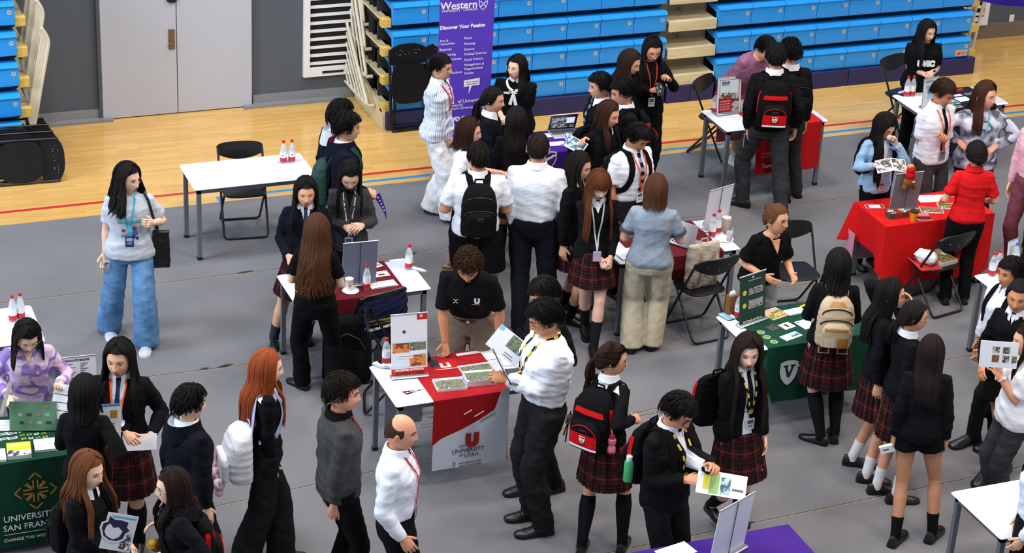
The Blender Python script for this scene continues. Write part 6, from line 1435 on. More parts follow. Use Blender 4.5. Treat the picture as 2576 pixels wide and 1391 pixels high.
backpack('navyhoodie', 'dark green bag hanging on the boy in navy hoodie', 'green', w=.13, h=.42, zc=1.08, strap='#1f3834')
backpack('hoodgirl', 'red and black school backpack on the girl in hoodie at the bottom edge', 'school', w=.15, h=.44, zc=1.13)
backpack('huskygirl', 'dark backpack behind the girl with the husky flyer', 'dark', w=.14, h=.42, zc=1.12)
backpack('tieboy', 'black backpack with wide strap on the boy in short-sleeved shirt', 'dark', w=.13, h=.36)
backpack('rightboy', 'black backpack worn by the boy in white shirt near the right edge', 'dark', w=.13, h=.38)
# fittings that hang from the school and white bags
def sub(mb, name, m, par): return mb.build(name, m, par)
yb, z0, z1, w, d, s, pd = info
t = thing('charm_bottle', 'pink see-through bottle charm hanging from the red backpack', 'charm', pd['MW'].translation, pd['t'].rotation_euler[2]); q = Vector((w+.02, yb-d*.55, z0+.10))
mb = MB(); mb.lathe([(.01, .055), (.03, .05), (.03, .02), (.022, .0), (.03, -.02), (.03, -.05), (.01, -.056)], 14, M=T(*q)); sub(mb, 'charm_body', cmat('#e27f97', 'plastic'), t)
mb = MB(); mb.lathe([(.032, -.058), (.032, -.045)], 14, M=T(*q)); mb.lathe([(.014, .05), (.02, .06), (.02, .085), (.01, .09)], 12, M=T(*q)); sub(mb, 'pink_cap', cmat('#d0245c', 'plastic'), t)
mb = MB(); mb.tube([q+Vector((0, 0, .085)), q+Vector((-.01, 0, .13)), q+Vector((-.025, .0, .18))], .005, n=6); sub(mb, 'cord', cmat('#e9d6dc'), t)
t = thing('plush_charm', 'small brown plush charm on the left side of the red backpack', 'charm', pd['MW'].translation, pd['t'].rotation_euler[2]); q = Vector((-w-.02, yb-d*.6, z0+.20))
mb = MB(); mb.ell(q, .035, .025, .026, 12, 8); sub(mb, 'plush_body', mat('plush_brown', '#4a3022', .95, bump=.6, bscale=120), t)
for k in range(4): mb = MB(); mb.tube([q+Vector((-.025+.016*k, 0, -.015)), q+Vector((-.03+.02*k, -.01, -.05))], .008, n=6, round_end=True); sub(mb, 'paw', mat('plush_brown', '#4a3022'), t)
for k, (dx, dz) in enumerate(((-.03, -.22), (-.05, -.17))): mb = MB(); mb.tube([q+Vector((0, 0, .05)), q+Vector((dx*.3, -.01, -.05)), q+Vector((dx, 0, dz))], (.006, .002), n=6); sub(mb, 'webbing', cmat('#151518'), t)
pd = PEOPLE['readboy']; t = thing('flask', 'green drink flask with white cap in the side pocket of the backpack', 'flask', pd['MW'].translation, pd['t'].rotation_euler[2]); s = pd['s']; yb = pd['S'].front(0, 1.15*s, 0, back=True)[0].y; q = Vector((.17, yb-.07, 1.0*s))
mb = MB(); mb.lathe([(.02, 0), (.034, .005), (.034, .15), (.02, .17)], 16, M=T(*q)); sub(mb, 'flask_body', cmat('#3f9a63', 'plastic'), t); mb = MB(); mb.lathe([(.022, .168), (.022, .2), (.015, .205)], 14, M=T(*q)); sub(mb, 'cap', cmat('#dfe3e6', 'plastic'), t)
yb, z0, z1, w, d, s, pd = iw; R_ = pd['t'].rotation_euler[2]; L0 = pd['MW'].translation
grid(SBw, [(z0+(z1-z0)*(.30+.06*k), -.06, .07) for k in range(5)], cmat('#e39aa6', 'leather'), 'pink_pocket', bw, off=.05, th=.03)
for i, (x, z, c, r) in enumerate(((-.10, -.06, '#e3b9c9', .046), (-.02, -.11, '#e6c3d3', .050), (-.15, -.10, '#dba7bf', .036))):
    t = thing('plush_charm', ('pink plush charm with long ears below the white backpack', 'round pink plush charm with face below the white backpack', 'darker pink plush charm at the outer side of the white backpack')[i], 'charm', L0, R_, None)
    q = Vector((x+.16, yb-d-.05, z0+z+.10)); PM_ = mat('plush_pink%d' % i, c, .95, bump=.8, bscale=90)
    mb = MB(); mb.ell(q, r, r*.85, r*.9, 14, 10); mb.ell(q-Vector((0, 0, r*1.25)), r*.75, r*.65, r*.7, 12, 8); b0 = sub(mb, 'plush_body', PM_, t)
    for sx in (-1, 1):
        mb = MB(); mb.ell(q+Vector((sx*r*.8, 0, r*.8)), r*.34, r*.25, r*.5, 10, 6); sub(mb, 'ear', PM_, t)
        mb = MB(); mb.ell(q+Vector((sx*r*.35, -r*.82, r*.05)), .005, .003, .005, 8, 5); sub(mb, 'eye', cmat('#1b1516', 'plastic'), b0)
t = thing('phone_charm', 'pink phone-shaped charm hanging below the plush charms', 'charm', L0, R_); q = Vector((.06, yb-d-.09, z0-.10)); mb = MB(); mb.rbox(-.028, .028, -.008, .008, -.05, .05, .01, M=T(*q)); cb_ = sub(mb, 'charm_body', cmat('#c9909f', 'plastic'), t); mb = MB(); mb.rbox(-.02, .02, -.011, -.007, -.032, .032, .004, M=T(*q)); sub(mb, 'charm_window', cmat('#8d7f95', 'plastic'), cb_); mb = MB(); mb.tube([q+Vector((0, 0, .05)), q+Vector((.01, .02, .12)), q+Vector((.03, .06, .2))], .004, n=6); sub(mb, 'cord', cmat('#d7b7c4'), t)
# bear with hard hat hanging at the hoodie girl
pd = PEOPLE['hoodgirl']; q = pd['MW'].translation; c0 = P(398, 1372, 1.0); t = thing('plush_charm', 'brown bear charm wearing a yellow hard hat, bottom edge', 'charm', c0, .3)
BRN = mat('plush_tan', '#a2622c', .95, bump=.8, bscale=90); mb = MB(); mb.ell((0, 0, 0), .055, .045, .045, 14, 10); mb.ell((.045, -.01, .03), .032, .03, .03, 12, 8); mb.ell((.075, -.015, .022), .015, .014, .012, 8, 6); sub(mb, 'plush_body', BRN, t)
for k in (-1, 1): mb = MB(); mb.ell((.01*k+.01, -.03, -.045), .018, .018, .03, 10, 8); sub(mb, 'paw', BRN, t)
mb = MB(); mb.ell((-.045, -.005, .035), .034, .032, .026, 14, 8); mb.lathe([(.040, 0), (.040, .004)], 16, M=T(-.045, -.005, .02)); sub(mb, 'hard_hat', cmat('#d9a916', 'plastic'), t)
mb = MB(); mb.tube([(-.045, -.04, .03), (-.01, -.05, 0), (.02, -.045, -.03)], .004, n=6); sub(mb, 'strap', cmat('#2a1d14'), t)
# hoods
def hood(key, c, lining, w=1.0, lift=0):
    pd = PEOPLE[key]; B = pd['B']; mb = MB(); ml = MB(); ringo, ringi, deep = [], [], []
    n_ = 22
    for k in range(n_+1):
        a = math.radians(20+320*k/n_); dx, dy = math.sin(a), math.cos(a); bk = max(0, -dy)
        ringi.append(B(.066*dx*w, .066*dy-.006, 1.465+lift)); ringo.append(B((.10+.02*bk)*dx*w, (.088+.055*bk)*dy-.006, 1.485-.012*bk+lift)); deep.append(B((.125+.02*bk)*dx*w, (.10+.07*bk)*dy-.01, 1.425-.09*bk+lift))
    m1 = n_+1; low = [B(.10*math.sin(math.radians(20+320*k/n_)), .09*math.cos(math.radians(20+320*k/n_))-.005, 1.40+lift) for k in range(n_+1)]
    mb.add(ringo+deep+low, [(j*m1+i, j*m1+i+1, (j+1)*m1+i+1, (j+1)*m1+i) for j in range(2) for i in range(n_)]); h_ = mb.build('hood', cmat(c), pd['top'])
    mid = [(a+b_)/2-Vector((0, 0, .03)) for a, b_ in zip(ringi, ringo)]
    ml.add([p+Vector((0, 0, .002)) for p in ringo]+mid+ringi, [(j*m1+i, j*m1+i+1, (j+1)*m1+i+1, (j+1)*m1+i) for j in range(2) for i in range(n_)]); ml.build('hood_lining', cmat(lining), h_)
hood('navyhoodie', '#161b33', '#6d1426', 1.05); hood('hoodgirl', '#1c1d22', '#6d1420', 1.1); hood('hoodboy', '#151824', '#c3cbd8'); hood('whitehood', '#c8d0dd', '#d5dce8', 1.1); hood('bookletgirl', '#15161c', '#1b1c22')
# white yokes of the school jackets
def yoke(key, c='#dfe5ef', z0_=1.40, w=.15):
    pd = PEOPLE[key]; s = pd['s']; S_ = pd['S']; B = pd['B']; mb = MB()
    for back in (True, False):
        vs = []; nc, nr = 12, 4
        for j in range(nr+1):
            for i in range(nc+1):
                x = (-w+2*w*i/nc); z = z0_+(1.455-z0_)*j/nr-abs(x)*.12; p = B(x*(1-.35*j/nr), -.14 if back else .14, z); vs.append(S_.near(p, .006)[0] if 0 else S_.front(p.x, min(p.z, 1.448*s), .006, back=back)[0])
        mb.add(vs, [(j*(nc+1)+i, j*(nc+1)+i+1, (j+1)*(nc+1)+i+1, (j+1)*(nc+1)+i) for j in range(nr) for i in range(nc)])
    mb.build('white_yoke', cmat(c), pd['top'])
# jeans woman: tote, phone, print
pd = PEOPLE['jeans']; s = pd['s']; S_ = pd['S']; B = pd['B']; L0 = pd['MW'].translation; R_ = pd['t'].rotation_euler[2]
t = thing('shoulder_bag', 'black shoulder bag hanging at the side of the woman in jeans', 'bag', L0, R_)
mb = MB(); q = Vector((-.235, .02, .92)); mb.loft([[q+Vector((dx*.5, dy*k, dz)) for dx, dy in ((-.20, -.05), (.09, -.05), (.09, .05), (-.20, .05))] for k, dz in ((.95, -.19), (1.0, -.14), (.7, .05), (.4, .15))]); me = vox(mb, .009, 4); wrinkle(me, .005, 3); bb = fin(me, 'bag_body', cmat('#0e0e11', 'leather'), t)
mb = MB(); pts_ = [q+Vector((0, .04, .14)), Vector((-.205, .09, 1.20)), Vector((-.165, .07, 1.37)), Vector((-.13, .02, 1.425)), Vector((-.15, -.05, 1.37)), Vector((-.21, -.05, 1.2)), q+Vector((0, -.04, .14))]
mb.tube(pts_, (.012, .004), n=8); mb.build('strap', cmat('#0e0e11', 'leather'), t)
def shirt_text(key, body, x, z, w, col, size=.05, back=False, off=.010, rot=0, bold=0):
    pd = PEOPLE[key]; q, n_ = pd['S'].front(x, z, off, back=back); n_ = Vector((n_.x*.6, n_.y, n_.z*.3)).normalized()
    yv = Vector((0, 0, 1)); yv = (yv-n_*yv.dot(n_)).normalized(); xv = yv.cross(n_); M = Matrix((xv, yv, n_)).transposed().to_4x4(); M.translation = q
    return text(body, size, M @ Rz(rot), cmat(col, 'paper'), 'print', pd['top'], fit=w, bold=bold)
shirt_text('jeans', 'WILLBERT & JOE', 0, 1.235*s, .20, '#2a8f96', bold=.004, off=.014)
shirt_text('jeans', 'WILLBERT & JOE STANDARD BAR', 0, 1.02*s, .19, '#2b2f3c', off=.016)
mb = MB(); 
for (x, z, r, ci) in ((-.045, 1.17, .020, 0), (-.05, 1.13, .024, 1), (-.035, 1.09, .016, 2), (-.065, 1.075, .014, 2), (.02, 1.11, .014, 3), (.05, 1.15, .016, 4), (.055, 1.10, .014, 3)):
    c, _ = S_.front(x, z*s, .008); mb.ell(c, r, .003, r*1.1, 10, 6, mi=ci)
mb.build('cartoon_print', [cmat(c, 'paper') for c in ('#7c3b34', '#2f62b4', '#24345e', '#8a8f96', '#a4443e')], pd['top'])
def phone(name, label, pos, rz, tilt=0, c='#15161a', case='#101013', w=.036, h=.074, rot=0, screen='#23262e'):
    t = thing('phone', label, 'phone', pos, rz); M = Rx(tilt) @ Ry(rot)
    mb = MB(); mb.rbox(-w, w, -h, h, -.004, .004, .008, M=M); b0 = mb.build('case', cmat(case, 'plastic'), t)
    mb = MB(); mb.rbox(-w*.92, w*.92, -h*.94, h*.94, .0041, .0049, .006, M=M); mb.build('screen', mat('scr_'+screen, screen, .15), b0); return t
AZ = math.atan2(CR.y, CR.x)
h_ = pd['hd']['R']; t = phone('p', 'white-backed phone in the right hand of the woman in jeans', h_+Vector((.01, -.05, -.02)), AZ+.4, PI/2+.3, case='#d8d8dc', screen='#cfd2d8')
mb = MB(); [mb.lathe([(.007, 0), (.007, .003)], 10, M=Rx(PI/2+.3) @ T(-.014+.018*(k % 2), .045-.018*(k//2), .005)) for k in range(3)]; mb.build('lens', cmat('#22232a', 'plastic'), t)
# flat leaflets and booklets
def leaf(label, pos, rz, pitch, roll, w, h, front='#e9edf5', back=None, name='flyer', cat='flyer', th=.0012, marks=(), fold=0, edge='#dfe3ec'):
    """marks: (x0, x1, y0, y1, colour) in fractions of the sheet"""
    t = thing(name, label, cat, pos, rz); M = Rx(pitch) @ Rz(roll)
    mb = MB()
    if not fold: mb.box(-w/2, w/2, -h/2, h/2, -th/2, th/2, M=M)
    else:
        for sx in (-1, 1): mb.box(0 if sx > 0 else -w/2, w/2 if sx > 0 else 0, -h/2, h/2, -th/2, th/2, M=M @ Ry(-sx*fold))
    b0 = mb.build('sheet' if th < .003 else 'stack', cmat(front, 'paper'), t, smooth=False)
    groups = {}
    for x0_, x1_, y0_, y1_, c in marks: groups.setdefault(c, []).append((x0_, x1_, y0_, y1_))
    for gi, (c, rs_) in enumerate(groups.items()):
        mm = MB()
        for x0_, x1_, y0_, y1_ in rs_:
            Mx = M @ (Ry(-fold if x0_ >= .5 else fold) if fold else Matrix())
            mm.box((x0_-.5)*w, (x1_-.5)*w, (y0_-.5)*h, (y1_-.5)*h, th/2, th/2+.0006+.0002*gi, M=Mx)
        mm.build('printing', PIC[c] if c in PIC else cmat(c, 'paper'), b0, smooth=False)
    return t
PIC = {}
def pic(name, cols, scale=18, stretch=(1, 1, 1)):
    m = blotch(name, cols, scale, .5, th=(.34, .44, .52, .66)); n_ = [n for n in m.node_tree.nodes if n.type == 'TEX_NOISE'][-1]; n_.inputs['Detail'].default_value = 9; n_.inputs['Roughness'].default_value = .75
    PIC[name] = m; return name
pic('pic_city', ['#8aa6cc', '#c9d6e6', '#3f5a3a', '#8c8a70', '#5a6a58', '#b9b7a0'], 26); pic('pic_canyon', ['#b5622c', '#d98a44', '#7d3a1a', '#e0b070'], 12); pic('pic_sky', ['#8fc0e6', '#d5e8f5', '#4f97cf'], 14)
pic('pic_green', ['#6d9a3c', '#c8d8a0', '#385c28', '#c04030', '#e4e8dc'], 20); pic('pic_people', ['#8c6a5a', '#c9c2bb', '#34343a', '#b5563e'], 18); pic('pic_teal', ['#4b8f96', '#a9d0cf', '#2c4f6e', '#7fb59a'], 16); pic('pic_autumn', ['#b5562c', '#5b7a34', '#d8a860', '#7da0c8'], 15); pic('pic_mono', ['#141416', '#33343a', '#d8dde6', '#f0f2f6'], 22)
LN = '#6a707c'
def lines(n, x0=.12, x1=.88, y0=.15, y1=.7, c=LN, t=.012): return [(x0, x1-(.2 if k % 3 == 2 else 0), y0+(y1-y0)*k/(n-1)-t/2, y0+(y1-y0)*k/(n-1)+t/2, c) for k in range(n)]
def hand_leaf(key, side, label, dx=0, dy=0, dz=0, **k):
    q = PEOPLE[key]['hd'][side]; return leaf(label, q+CR*dx-CH*dy+Vector((0, 0, dz)), AZ+k.pop('yaw', 0), k.pop('pitch', PI/2), k.pop('roll', 0), **k)
hand_leaf('huskygirl', 'R', 'flyer with a white and navy husky head cut-out held at the bottom left', dx=-.02, dy=.03, dz=.12, w=.20, h=.28, yaw=.2, roll=-.25, marks=[(.6, .95, .05, .5, 'pic_mono'), (.05, .95, .88, .93, '#5fb4dc')])
q = PEOPLE['huskygirl']['hd']['R']; t = thing('sticker', 'die-cut husky head sticker lying on the flyer held at bottom left', 'sticker', q+CR*-.04-CH*.04+Vector((0, 0, .15)), AZ+.2)
hk = [(-.10, .02), (-.085, .06), (-.05, .07), (-.035, .12), (.0, .085), (.05, .075), (.10, .05), (.085, .01), (.105, -.02), (.07, -.045), (.05, -.09), (.0, -.105), (-.05, -.09), (-.09, -.05)]
mb = MB(); mb.poly(hk, .001, Rx(PI/2)); b0 = mb.build('outline', cmat('#e9ecf4', 'paper'), t, smooth=False)
mb = MB(); mb.poly([(x*.86, y*.86) for x, y in hk], .001, T(0, -.0012, 0) @ Rx(PI/2)); b1_ = mb.build('navy_field', cmat('#1a2044', 'paper'), b0, smooth=False)
mb = MB(); mb.poly([(-.055, .03), (-.03, .045), (-.01, .01), (.02, .015), (.045, -.02), (.02, -.06), (-.02, -.075), (-.06, -.045), (-.07, -.01)], .001, T(0, -.0024, 0) @ Rx(PI/2)); b2_ = mb.build('muzzle', cmat('#eef0f6', 'paper'), b1_, smooth=False)
hand_leaf('bobback', 'R', 'white scholarship flyer held up by the girl with black bob', dx=-.06, dy=.02, dz=.12, w=.21, h=.28, yaw=.35, roll=-.06, marks=[(.2, .95, .93, 1, '#4a8fd0'), (.1, .55, .62, .66, '#b08a3a'), (.1, .5, .55, .58, '#b08a3a'), (.62, .86, .6, .82, '#b8892f')]+lines(5, .1, .8, .1, .45))
hand_leaf('crestgirl', 'L', 'folded grey-white flyer in the hands of the crested blazer girl', dx=-.05, dy=.02, dz=.02, w=.24, h=.15, pitch=.35, roll=.15, front='#aab0bb')
hand_leaf('lavender', 'L', 'white form held out by the woman in lavender', dx=.05, dy=.02, dz=-.10, w=.19, h=.27, pitch=PI/2-.25, roll=-.12, marks=lines(3, .05, .95, .25, .7, '#22262e', .02))
hand_leaf('lavender', 'R', 'sheet of paper in the right hand of the woman in lavender', dx=-.02, dy=.03, dz=.06, w=.05, h=.26, yaw=1.2, roll=-.6, front='#c9ced8')
hand_leaf('readboy', 'R', 'open yellow and green brochure read by the boy in black blazer', dx=.16, dy=.05, dz=.0, w=.34, h=.17, pitch=.75, roll=-.12, name='brochure', cat='brochure', marks=[(.12, .24, .2, .9, '#d8cf3a'), (.25, .45, .05, .95, '#8db56a'), (.48, .68, .1, .8, 'pic_teal'), (.72, .95, .3, .4, '#5a5e68')])
hand_leaf('longhair', 'R', 'grey printed sheet held below the open brochure', dx=.08, dy=-.02, dz=-.13, w=.21, h=.27, pitch=PI/2-.6, roll=.75, front='#9aa0b0', marks=lines(9, .1, .9, .1, .85, '#777d8c', .008))
hand_leaf('brochureboy', 'L', 'open white brochure with a landscape photo held by the hidden boy', dx=-.15, dy=.04, dz=.13, w=.30, h=.20, pitch=PI/2-.3, roll=-.62, name='brochure', cat='brochure', marks=[(0, .15, .8, 1, '#8fc6e2'), (.42, 1, .42, .96, 'pic_city'), (.5, .8, .1, .13, LN), (.5, .75, .2, .23, LN)])
hand_leaf('smileboy', 'R', 'pale lilac leaflets held low by the smiling boy', dx=.04, dy=.02, dz=-.08, w=.19, h=.22, roll=.1, yaw=.2, front='#cfc6dc', marks=[(.5, .7, .6, .95, '#7d9ad0'), (.45, .95, .1, .5, '#a59ab5')]+lines(4, .08, .4, .15, .7))
hand_leaf('bluejacket', 'R', 'open reddish booklet read by the student in light blue blazer', dx=.09, dy=.05, dz=.03, w=.30, h=.16, pitch=.45, roll=.12, name='booklet', cat='booklet', fold=-.25, marks=[(0.02, .48, .05, .95, 'pic_people'), (.52, .98, .05, .95, 'pic_people')])
hand_leaf('magwoman', 'L', 'white magazine with small green photos held up at the right edge', dx=.0, dy=.03, dz=.14, w=.28, h=.22, roll=.06, yaw=-.15, name='magazine', cat='magazine', th=.004, marks=[(.33, .52, .55, .8, 'pic_people'), (.33, .52, .2, .48, 'pic_green'), (.6, .78, .55, .8, 'pic_green'), (.6, .78, .2, .48, 'pic_people'), (.85, .98, .2, .48, 'pic_green')])
hand_leaf('bookletgirl', 'R', 'blue picture booklet in the hand of the girl at the purple table', dx=-.06, dy=.02, dz=-.04, w=.20, h=.14, pitch=.6, roll=-.5, name='booklet', cat='booklet', marks=[(.05, .95, .1, .95, 'pic_teal'), (0, .05, 0, 1, '#3a50b8')])
hand_leaf('shortsgirl', 'L', 'white boxed leaflet in the left hand of the girl in shorts', dx=-.04, dy=.02, dz=-.02, w=.11, h=.06, roll=.35, th=.03, name='small_box', cat='box', marks=[(.2, .6, .4, .6, '#4a4a50')])
phone('p', 'black phone in the hand of the woman with the top bun', PEOPLE['topbun']['hd']['R']+CR*.02-CH*.04+Vector((0, 0, .02)), AZ+.3, .8)
phone('p', 'phone held low by the boy with the red backpack', PEOPLE['packboy']['hd']['L']+CR*.0-CH*.03+Vector((0, 0, -.05)), AZ+.2, PI/2, case='#c9ccd4')
# pennant held by the navy hoodie boy
q = PEOPLE['navyhoodie']['hd']['R']; t = thing('pennant', 'purple pennant with white letters in the hand behind the grey blazer girl', 'pennant', q, AZ); mb = MB(); n_ = 9
vs = []; 
for k in range(n_): u = k/(n_-1); c = Vector((.02+.10*math.sin(u*1.35), -.01, -.0-.24*u)); wd = .035*(1-u)+.003; vs += [c+Vector((-wd*.8, 0, -wd*.4)), c+Vector((wd*.8, 0, wd*.4))]
mb.add(vs+[v+Vector((0, .002, 0)) for v in vs], [(2*k, 2*k+1, 2*k+3, 2*k+2) for k in range(n_-1)]+[tuple(reversed((2*k+2*n_, 2*k+1+2*n_, 2*k+3+2*n_, 2*k+2+2*n_))) for k in range(n_-1)]); pf = mb.build('felt', cmat('#4a2ea0'), t)
mb = MB(); 
for k in range(1, 6): c = (vs[2*k]+vs[2*k+1])/2; mb.ell(c+Vector((0, -.002, 0)), .008, .002, .009, 6, 4)
mb.build('letters', cmat('#e6e8f2'), pf)
# tablet with keyboard in the hands of the tall boy
q = PEOPLE['tabletboy']['hd']['L']; t = thing('tablet', 'tablet with keyboard cover held by the tall boy in white shirt', 'tablet', q+CR*.06+Vector((0, 0, .03)), AZ+.25)
Mt = Ry(math.radians(62)); mb = MB(); mb.rbox(-.10, .10, -.125, .125, -.004, .004, .01, M=T(-.02, 0, .06) @ Mt); b0 = mb.build('tablet_body', cmat('#2b2c30', 'plastic'), t); mb = MB(); mb.rbox(-.09, .09, -.115, .115, .0042, .005, .008, M=T(-.02, 0, .06) @ Mt); mb.build('screen', cmat('#cfd8e6', 'plastic'), b0)
mb = MB(); mb.rbox(0, .19, -.125, .125, -.004, .003, .01, M=T(.02, 0, -.035)); kb = mb.build('keyboard', cmat('#303136', 'plastic'), t); mb = MB()
for i in range(5):
    for j in range(11): mb.box(.045+i*.026, .066+i*.026, -.115+j*.021, -.098+j*.021, -.032, -.030)
mb.build('keys', cmat('#55585f', 'plastic'), kb, smooth=False)
# chest prints
shirt_text('uvic', 'UVIC', -.0, 1.22*PEOPLE['uvic']['s'], .20, '#eef0f4', bold=.006, off=.014)
shirt_text('bobwhite', 'ASLSMC', .09, 1.26*1.62/1.7, .10, '#3a2630', off=.02)
pd = PEOPLE['utahman']
for x, body, w_ in ((.075, 'U', .045), (.068, 'THE UNIVERSITY OF UTAH', .07)): 
    p = pd['B'](-x, .13, 1.30 if body == 'U' else 1.265); shirt_text('utahman', body, p.x, p.z, w_, '#d8dae0', bold=.004 if body == 'U' else 0)
pd_b = pd['B'](.085, .13, 1.285); q, n_ = pd['S'].front(pd_b.x, pd_b.z, .008); mb = MB()
for sz in (-1, 1): mb.tube([q+Vector((x, 0, sz*(.006+.012*(x/.016)**2))) for x in (-.016, -.008, 0, .008, .016)], .0025, n=5)
mb.build('chest_mark', cmat('#e4e6ea', 'paper'), pd['top'])
pd = PEOPLE['utahman']; B = pd['B']; mb = MB(); n_ = 32; 
rr = [[B((.150+d_)*1.1*math.cos(a), (.115+d_)*1.1*math.sin(a), z) for a in [2*PI*k/n_ for k in range(n_)]] for z, d_ in ((.950, .0), (.975, .0))]
mb.loft(rr, cap=False); bl = mb.build('belt', cmat('#2c1c14', 'leather'), pd['t']); mb = MB(); p = B(0, .135, .97); mb.rbox(-.014, .014, -.003, .003, -.011, .011, .003, M=T(p.x, p.y+.006, p.z)); mb.build('buckle', cmat('#c9cace', 'metal'), bl)
# crest on the black blazer
pd = PEOPLE['crestgirl']; q, _ = pd['S'].front(-.115, 1.27*pd['s'], .010); mb = MB(); rr_ = random.Random(3)
mb.poly([(-.022, .03), (.022, .03), (.026, 0), (.016, -.028), (0, -.036), (-.016, -.028), (-.026, 0)], .002, T(*q) @ Rz(PI) @ Rx(PI/2)); cr0 = mb.build('crest', cmat('#b9b2ac'), pd['top'], smooth=False)
mb = MB()
for k in range(12): mb.ell((q.x+rr_.uniform(-.018, .018), q.y+.004, q.z+rr_.uniform(-.025, .025)), .005, .002, .005, 6, 4, mi=k % 2)
mb.build('crest_charge', [cmat('#a01c24'), cmat('#17181e')], cr0)
# bow of the dress
pd = PEOPLE['bowlady']; S_ = pd['S']; s = pd['s']; mb = MB()
c, _ = S_.front(0, 1.345*s, .016)
for sx in (-1, 1):
    mb.tube([c, c+Vector((sx*.035, .004, .018)), c+Vector((sx*.055, .002, .0)), c+Vector((sx*.03, .004, -.008)), c], (.010, .004), n=6)
    e, _ = S_.front(sx*.03, 1.20*s, .012); mb.tube([c, (c+e)/2+Vector((0, .006, 0)), e], [(.010, .003), (.014, .003), (.018, .003)], n=6)
mb.ell(c, .014, .01, .014, 8, 6); mb.build('bow', cmat('#e6eaf2'), pd['top'])
mb = MB(); 
for sx in (-1, 1): drape(S_, [pd['B'](sx*.075, -.03, 1.46), pd['B'](sx*.095, .06, 1.42), pd['B'](sx*.06, .12, 1.37), pd['B'](sx*.01, .12, 1.345)], .026*s, mb, off=.008)
mb.build('sailor_trim', cmat('#e6eaf2'), pd['top']); mb = MB(); q, _ = S_.front(.07, 1.33*s, .012); mb.rbox(-.03, .03, -.002, .002, -.011, .011, .003, M=T(*q)); mb.build('name_tag', cmat('#dfe3ea', 'paper'), pd['top'])
yoke('ponyred'); yoke('redhair')
# watches and bracelets
def band(key, side, label, c, face=None, r=.030):
    pd = PEOPLE[key]; sd = 1 if side == 'R' else -1
    for (s_, sh, e, wr, d_, pn) in pd['arms']:
        if s_ != sd: continue
        c0 = wr-d_*.012; mb = MB(); a = d_.orthogonal().normalized(); b_ = d_.cross(a)
        mb.tube([c0+(a*math.cos(k*PI/8)+b_*math.sin(k*PI/8))*r for k in range(17)], (.005, .005), n=6)
        o = mb.build('wristwatch' if face else 'bracelet', cmat(c, 'plastic'), None, off=c0); o.location = pd['MW'] @ c0; o.rotation_euler = (0, 0, pd['t'].rotation_euler[2]); tag(o, label, 'watch' if face else 'bracelet')
        if face: mb = MB(); n_ = (pn*-1).normalized(); n_ = (n_-d_*n_.dot(d_)).normalized(); mb.ell(n_*(r+.002), .018, .016, .012, 10, 6); mb.build('watch_face', cmat(face, 'plastic'), o)
band('uvic', 'L', 'white smartwatch on the wrist of the woman in lettered T-shirt', '#dcdce0', '#202226'); band('shortsgirl', 'R', 'black hair band on the wrist of the girl in shorts', '#121214'); band('stripes', 'R', 'dark bracelet on the wrist of the woman in striped shirt', '#5a4632'); band('magwoman', 'L', 'white watch on the wrist holding the magazine', '#d8d8dc', '#c8c8cc'); band('talker', 'R', 'thin gold bracelet on the gesturing woman', '#c79a3c', r=.028); band('tabletboy', 'L', 'metal watch at the cuff of the tall boy with tablet', '#b9bcc2', '#9a9ca2', r=.036)
# ================================================================== signs and things on the tables
ZT = .7575
ALU = cmat('#b4b8c0', 'metal'); CUR = []
def stand(label, px, py, yaw, w, h, front, back=None, tilt=.10, z=ZT, showback=False, paint=None, posts=True, name='tabletop_banner'):
    """small standing banner: panel, top rail, pole and base; local -y is the printed side"""
    p = P(px, py, z); t = thing(name, label, 'sign', p, yaw); M = Rx(-tilt)
    mb = MB(); mb.box(-w/2, w/2, -.0015, .0015, .012, h, M=M); pn = mb.build('panel', front, t, smooth=False); CUR.append(pn)
    mb = MB(); mb.box(-w/2, w/2, .0016, .0024, .012, h, M=M); mb.build('panel_back', back or cmat('#8e97a8', 'paper'), pn, smooth=False)
    mb = MB(); mb.tube([M @ Vector((-w/2-.004, 0, h)), M @ Vector((w/2+.004, 0, h))], .006, n=8); mb.build('top_rail', ALU, t)
    mb = MB(); mb.rbox(-w/2-.01, w/2+.01, -.035, .045, 0, .018, .012); mb.build('base', ALU, t)
    mb = MB(); mb.tube([(0, .018, .015), M @ Vector((0, .010, h*.99))], .003, n=6); mb.build('pole', cmat('#3c3f46', 'metal'), t)
    def on(x, z_, d=.0022): return M @ Vector((x, -d, z_))
    def blk(name_, m, rects, d=.0022):
        b_ = MB()
        for x0, x1, z0, z1 in rects: b_.box(x0, x1, -d-.0006, -d, z0, z1, M=M)
        return b_.build(name_, m, pn, smooth=False)
    def tx(body, x, z_, wd, m, bold=0, d=.0035): return text(body, .03, M @ T(x, -d, z_) @ Rx(PI/2), m, 'lettering', pn, fit=wd, bold=bold, ext=.0004)
    if paint: paint(blk, tx, on, w, h)
    return t
GRYB = cmat('#7b8496', 'paper'); WHB = cmat('#e2e8f2', 'paper')
stand('grey back of a tabletop banner on the maroon runner, facing away', 902, 716, PI-.06, .30, .42, WHB, back=cmat('#69758c', 'paper'))
stand('white back of a tabletop banner behind the silver laptop', 1798, 573, PI+.30, .30, .42, WHB, back=cmat('#dfe5f0', 'paper'))
stand('tall grey back of a tabletop banner with a beaver plush, on the red cloth', 2270, 528, PI-.02, .30, .40, WHB, back=cmat('#6e7682', 'paper'))
stand('white back of a tabletop banner on the purple cloth at the bottom edge', 1826, 1398, PI+.42, .38, .46, WHB, back=cmat('#dfe5f0', 'paper'))
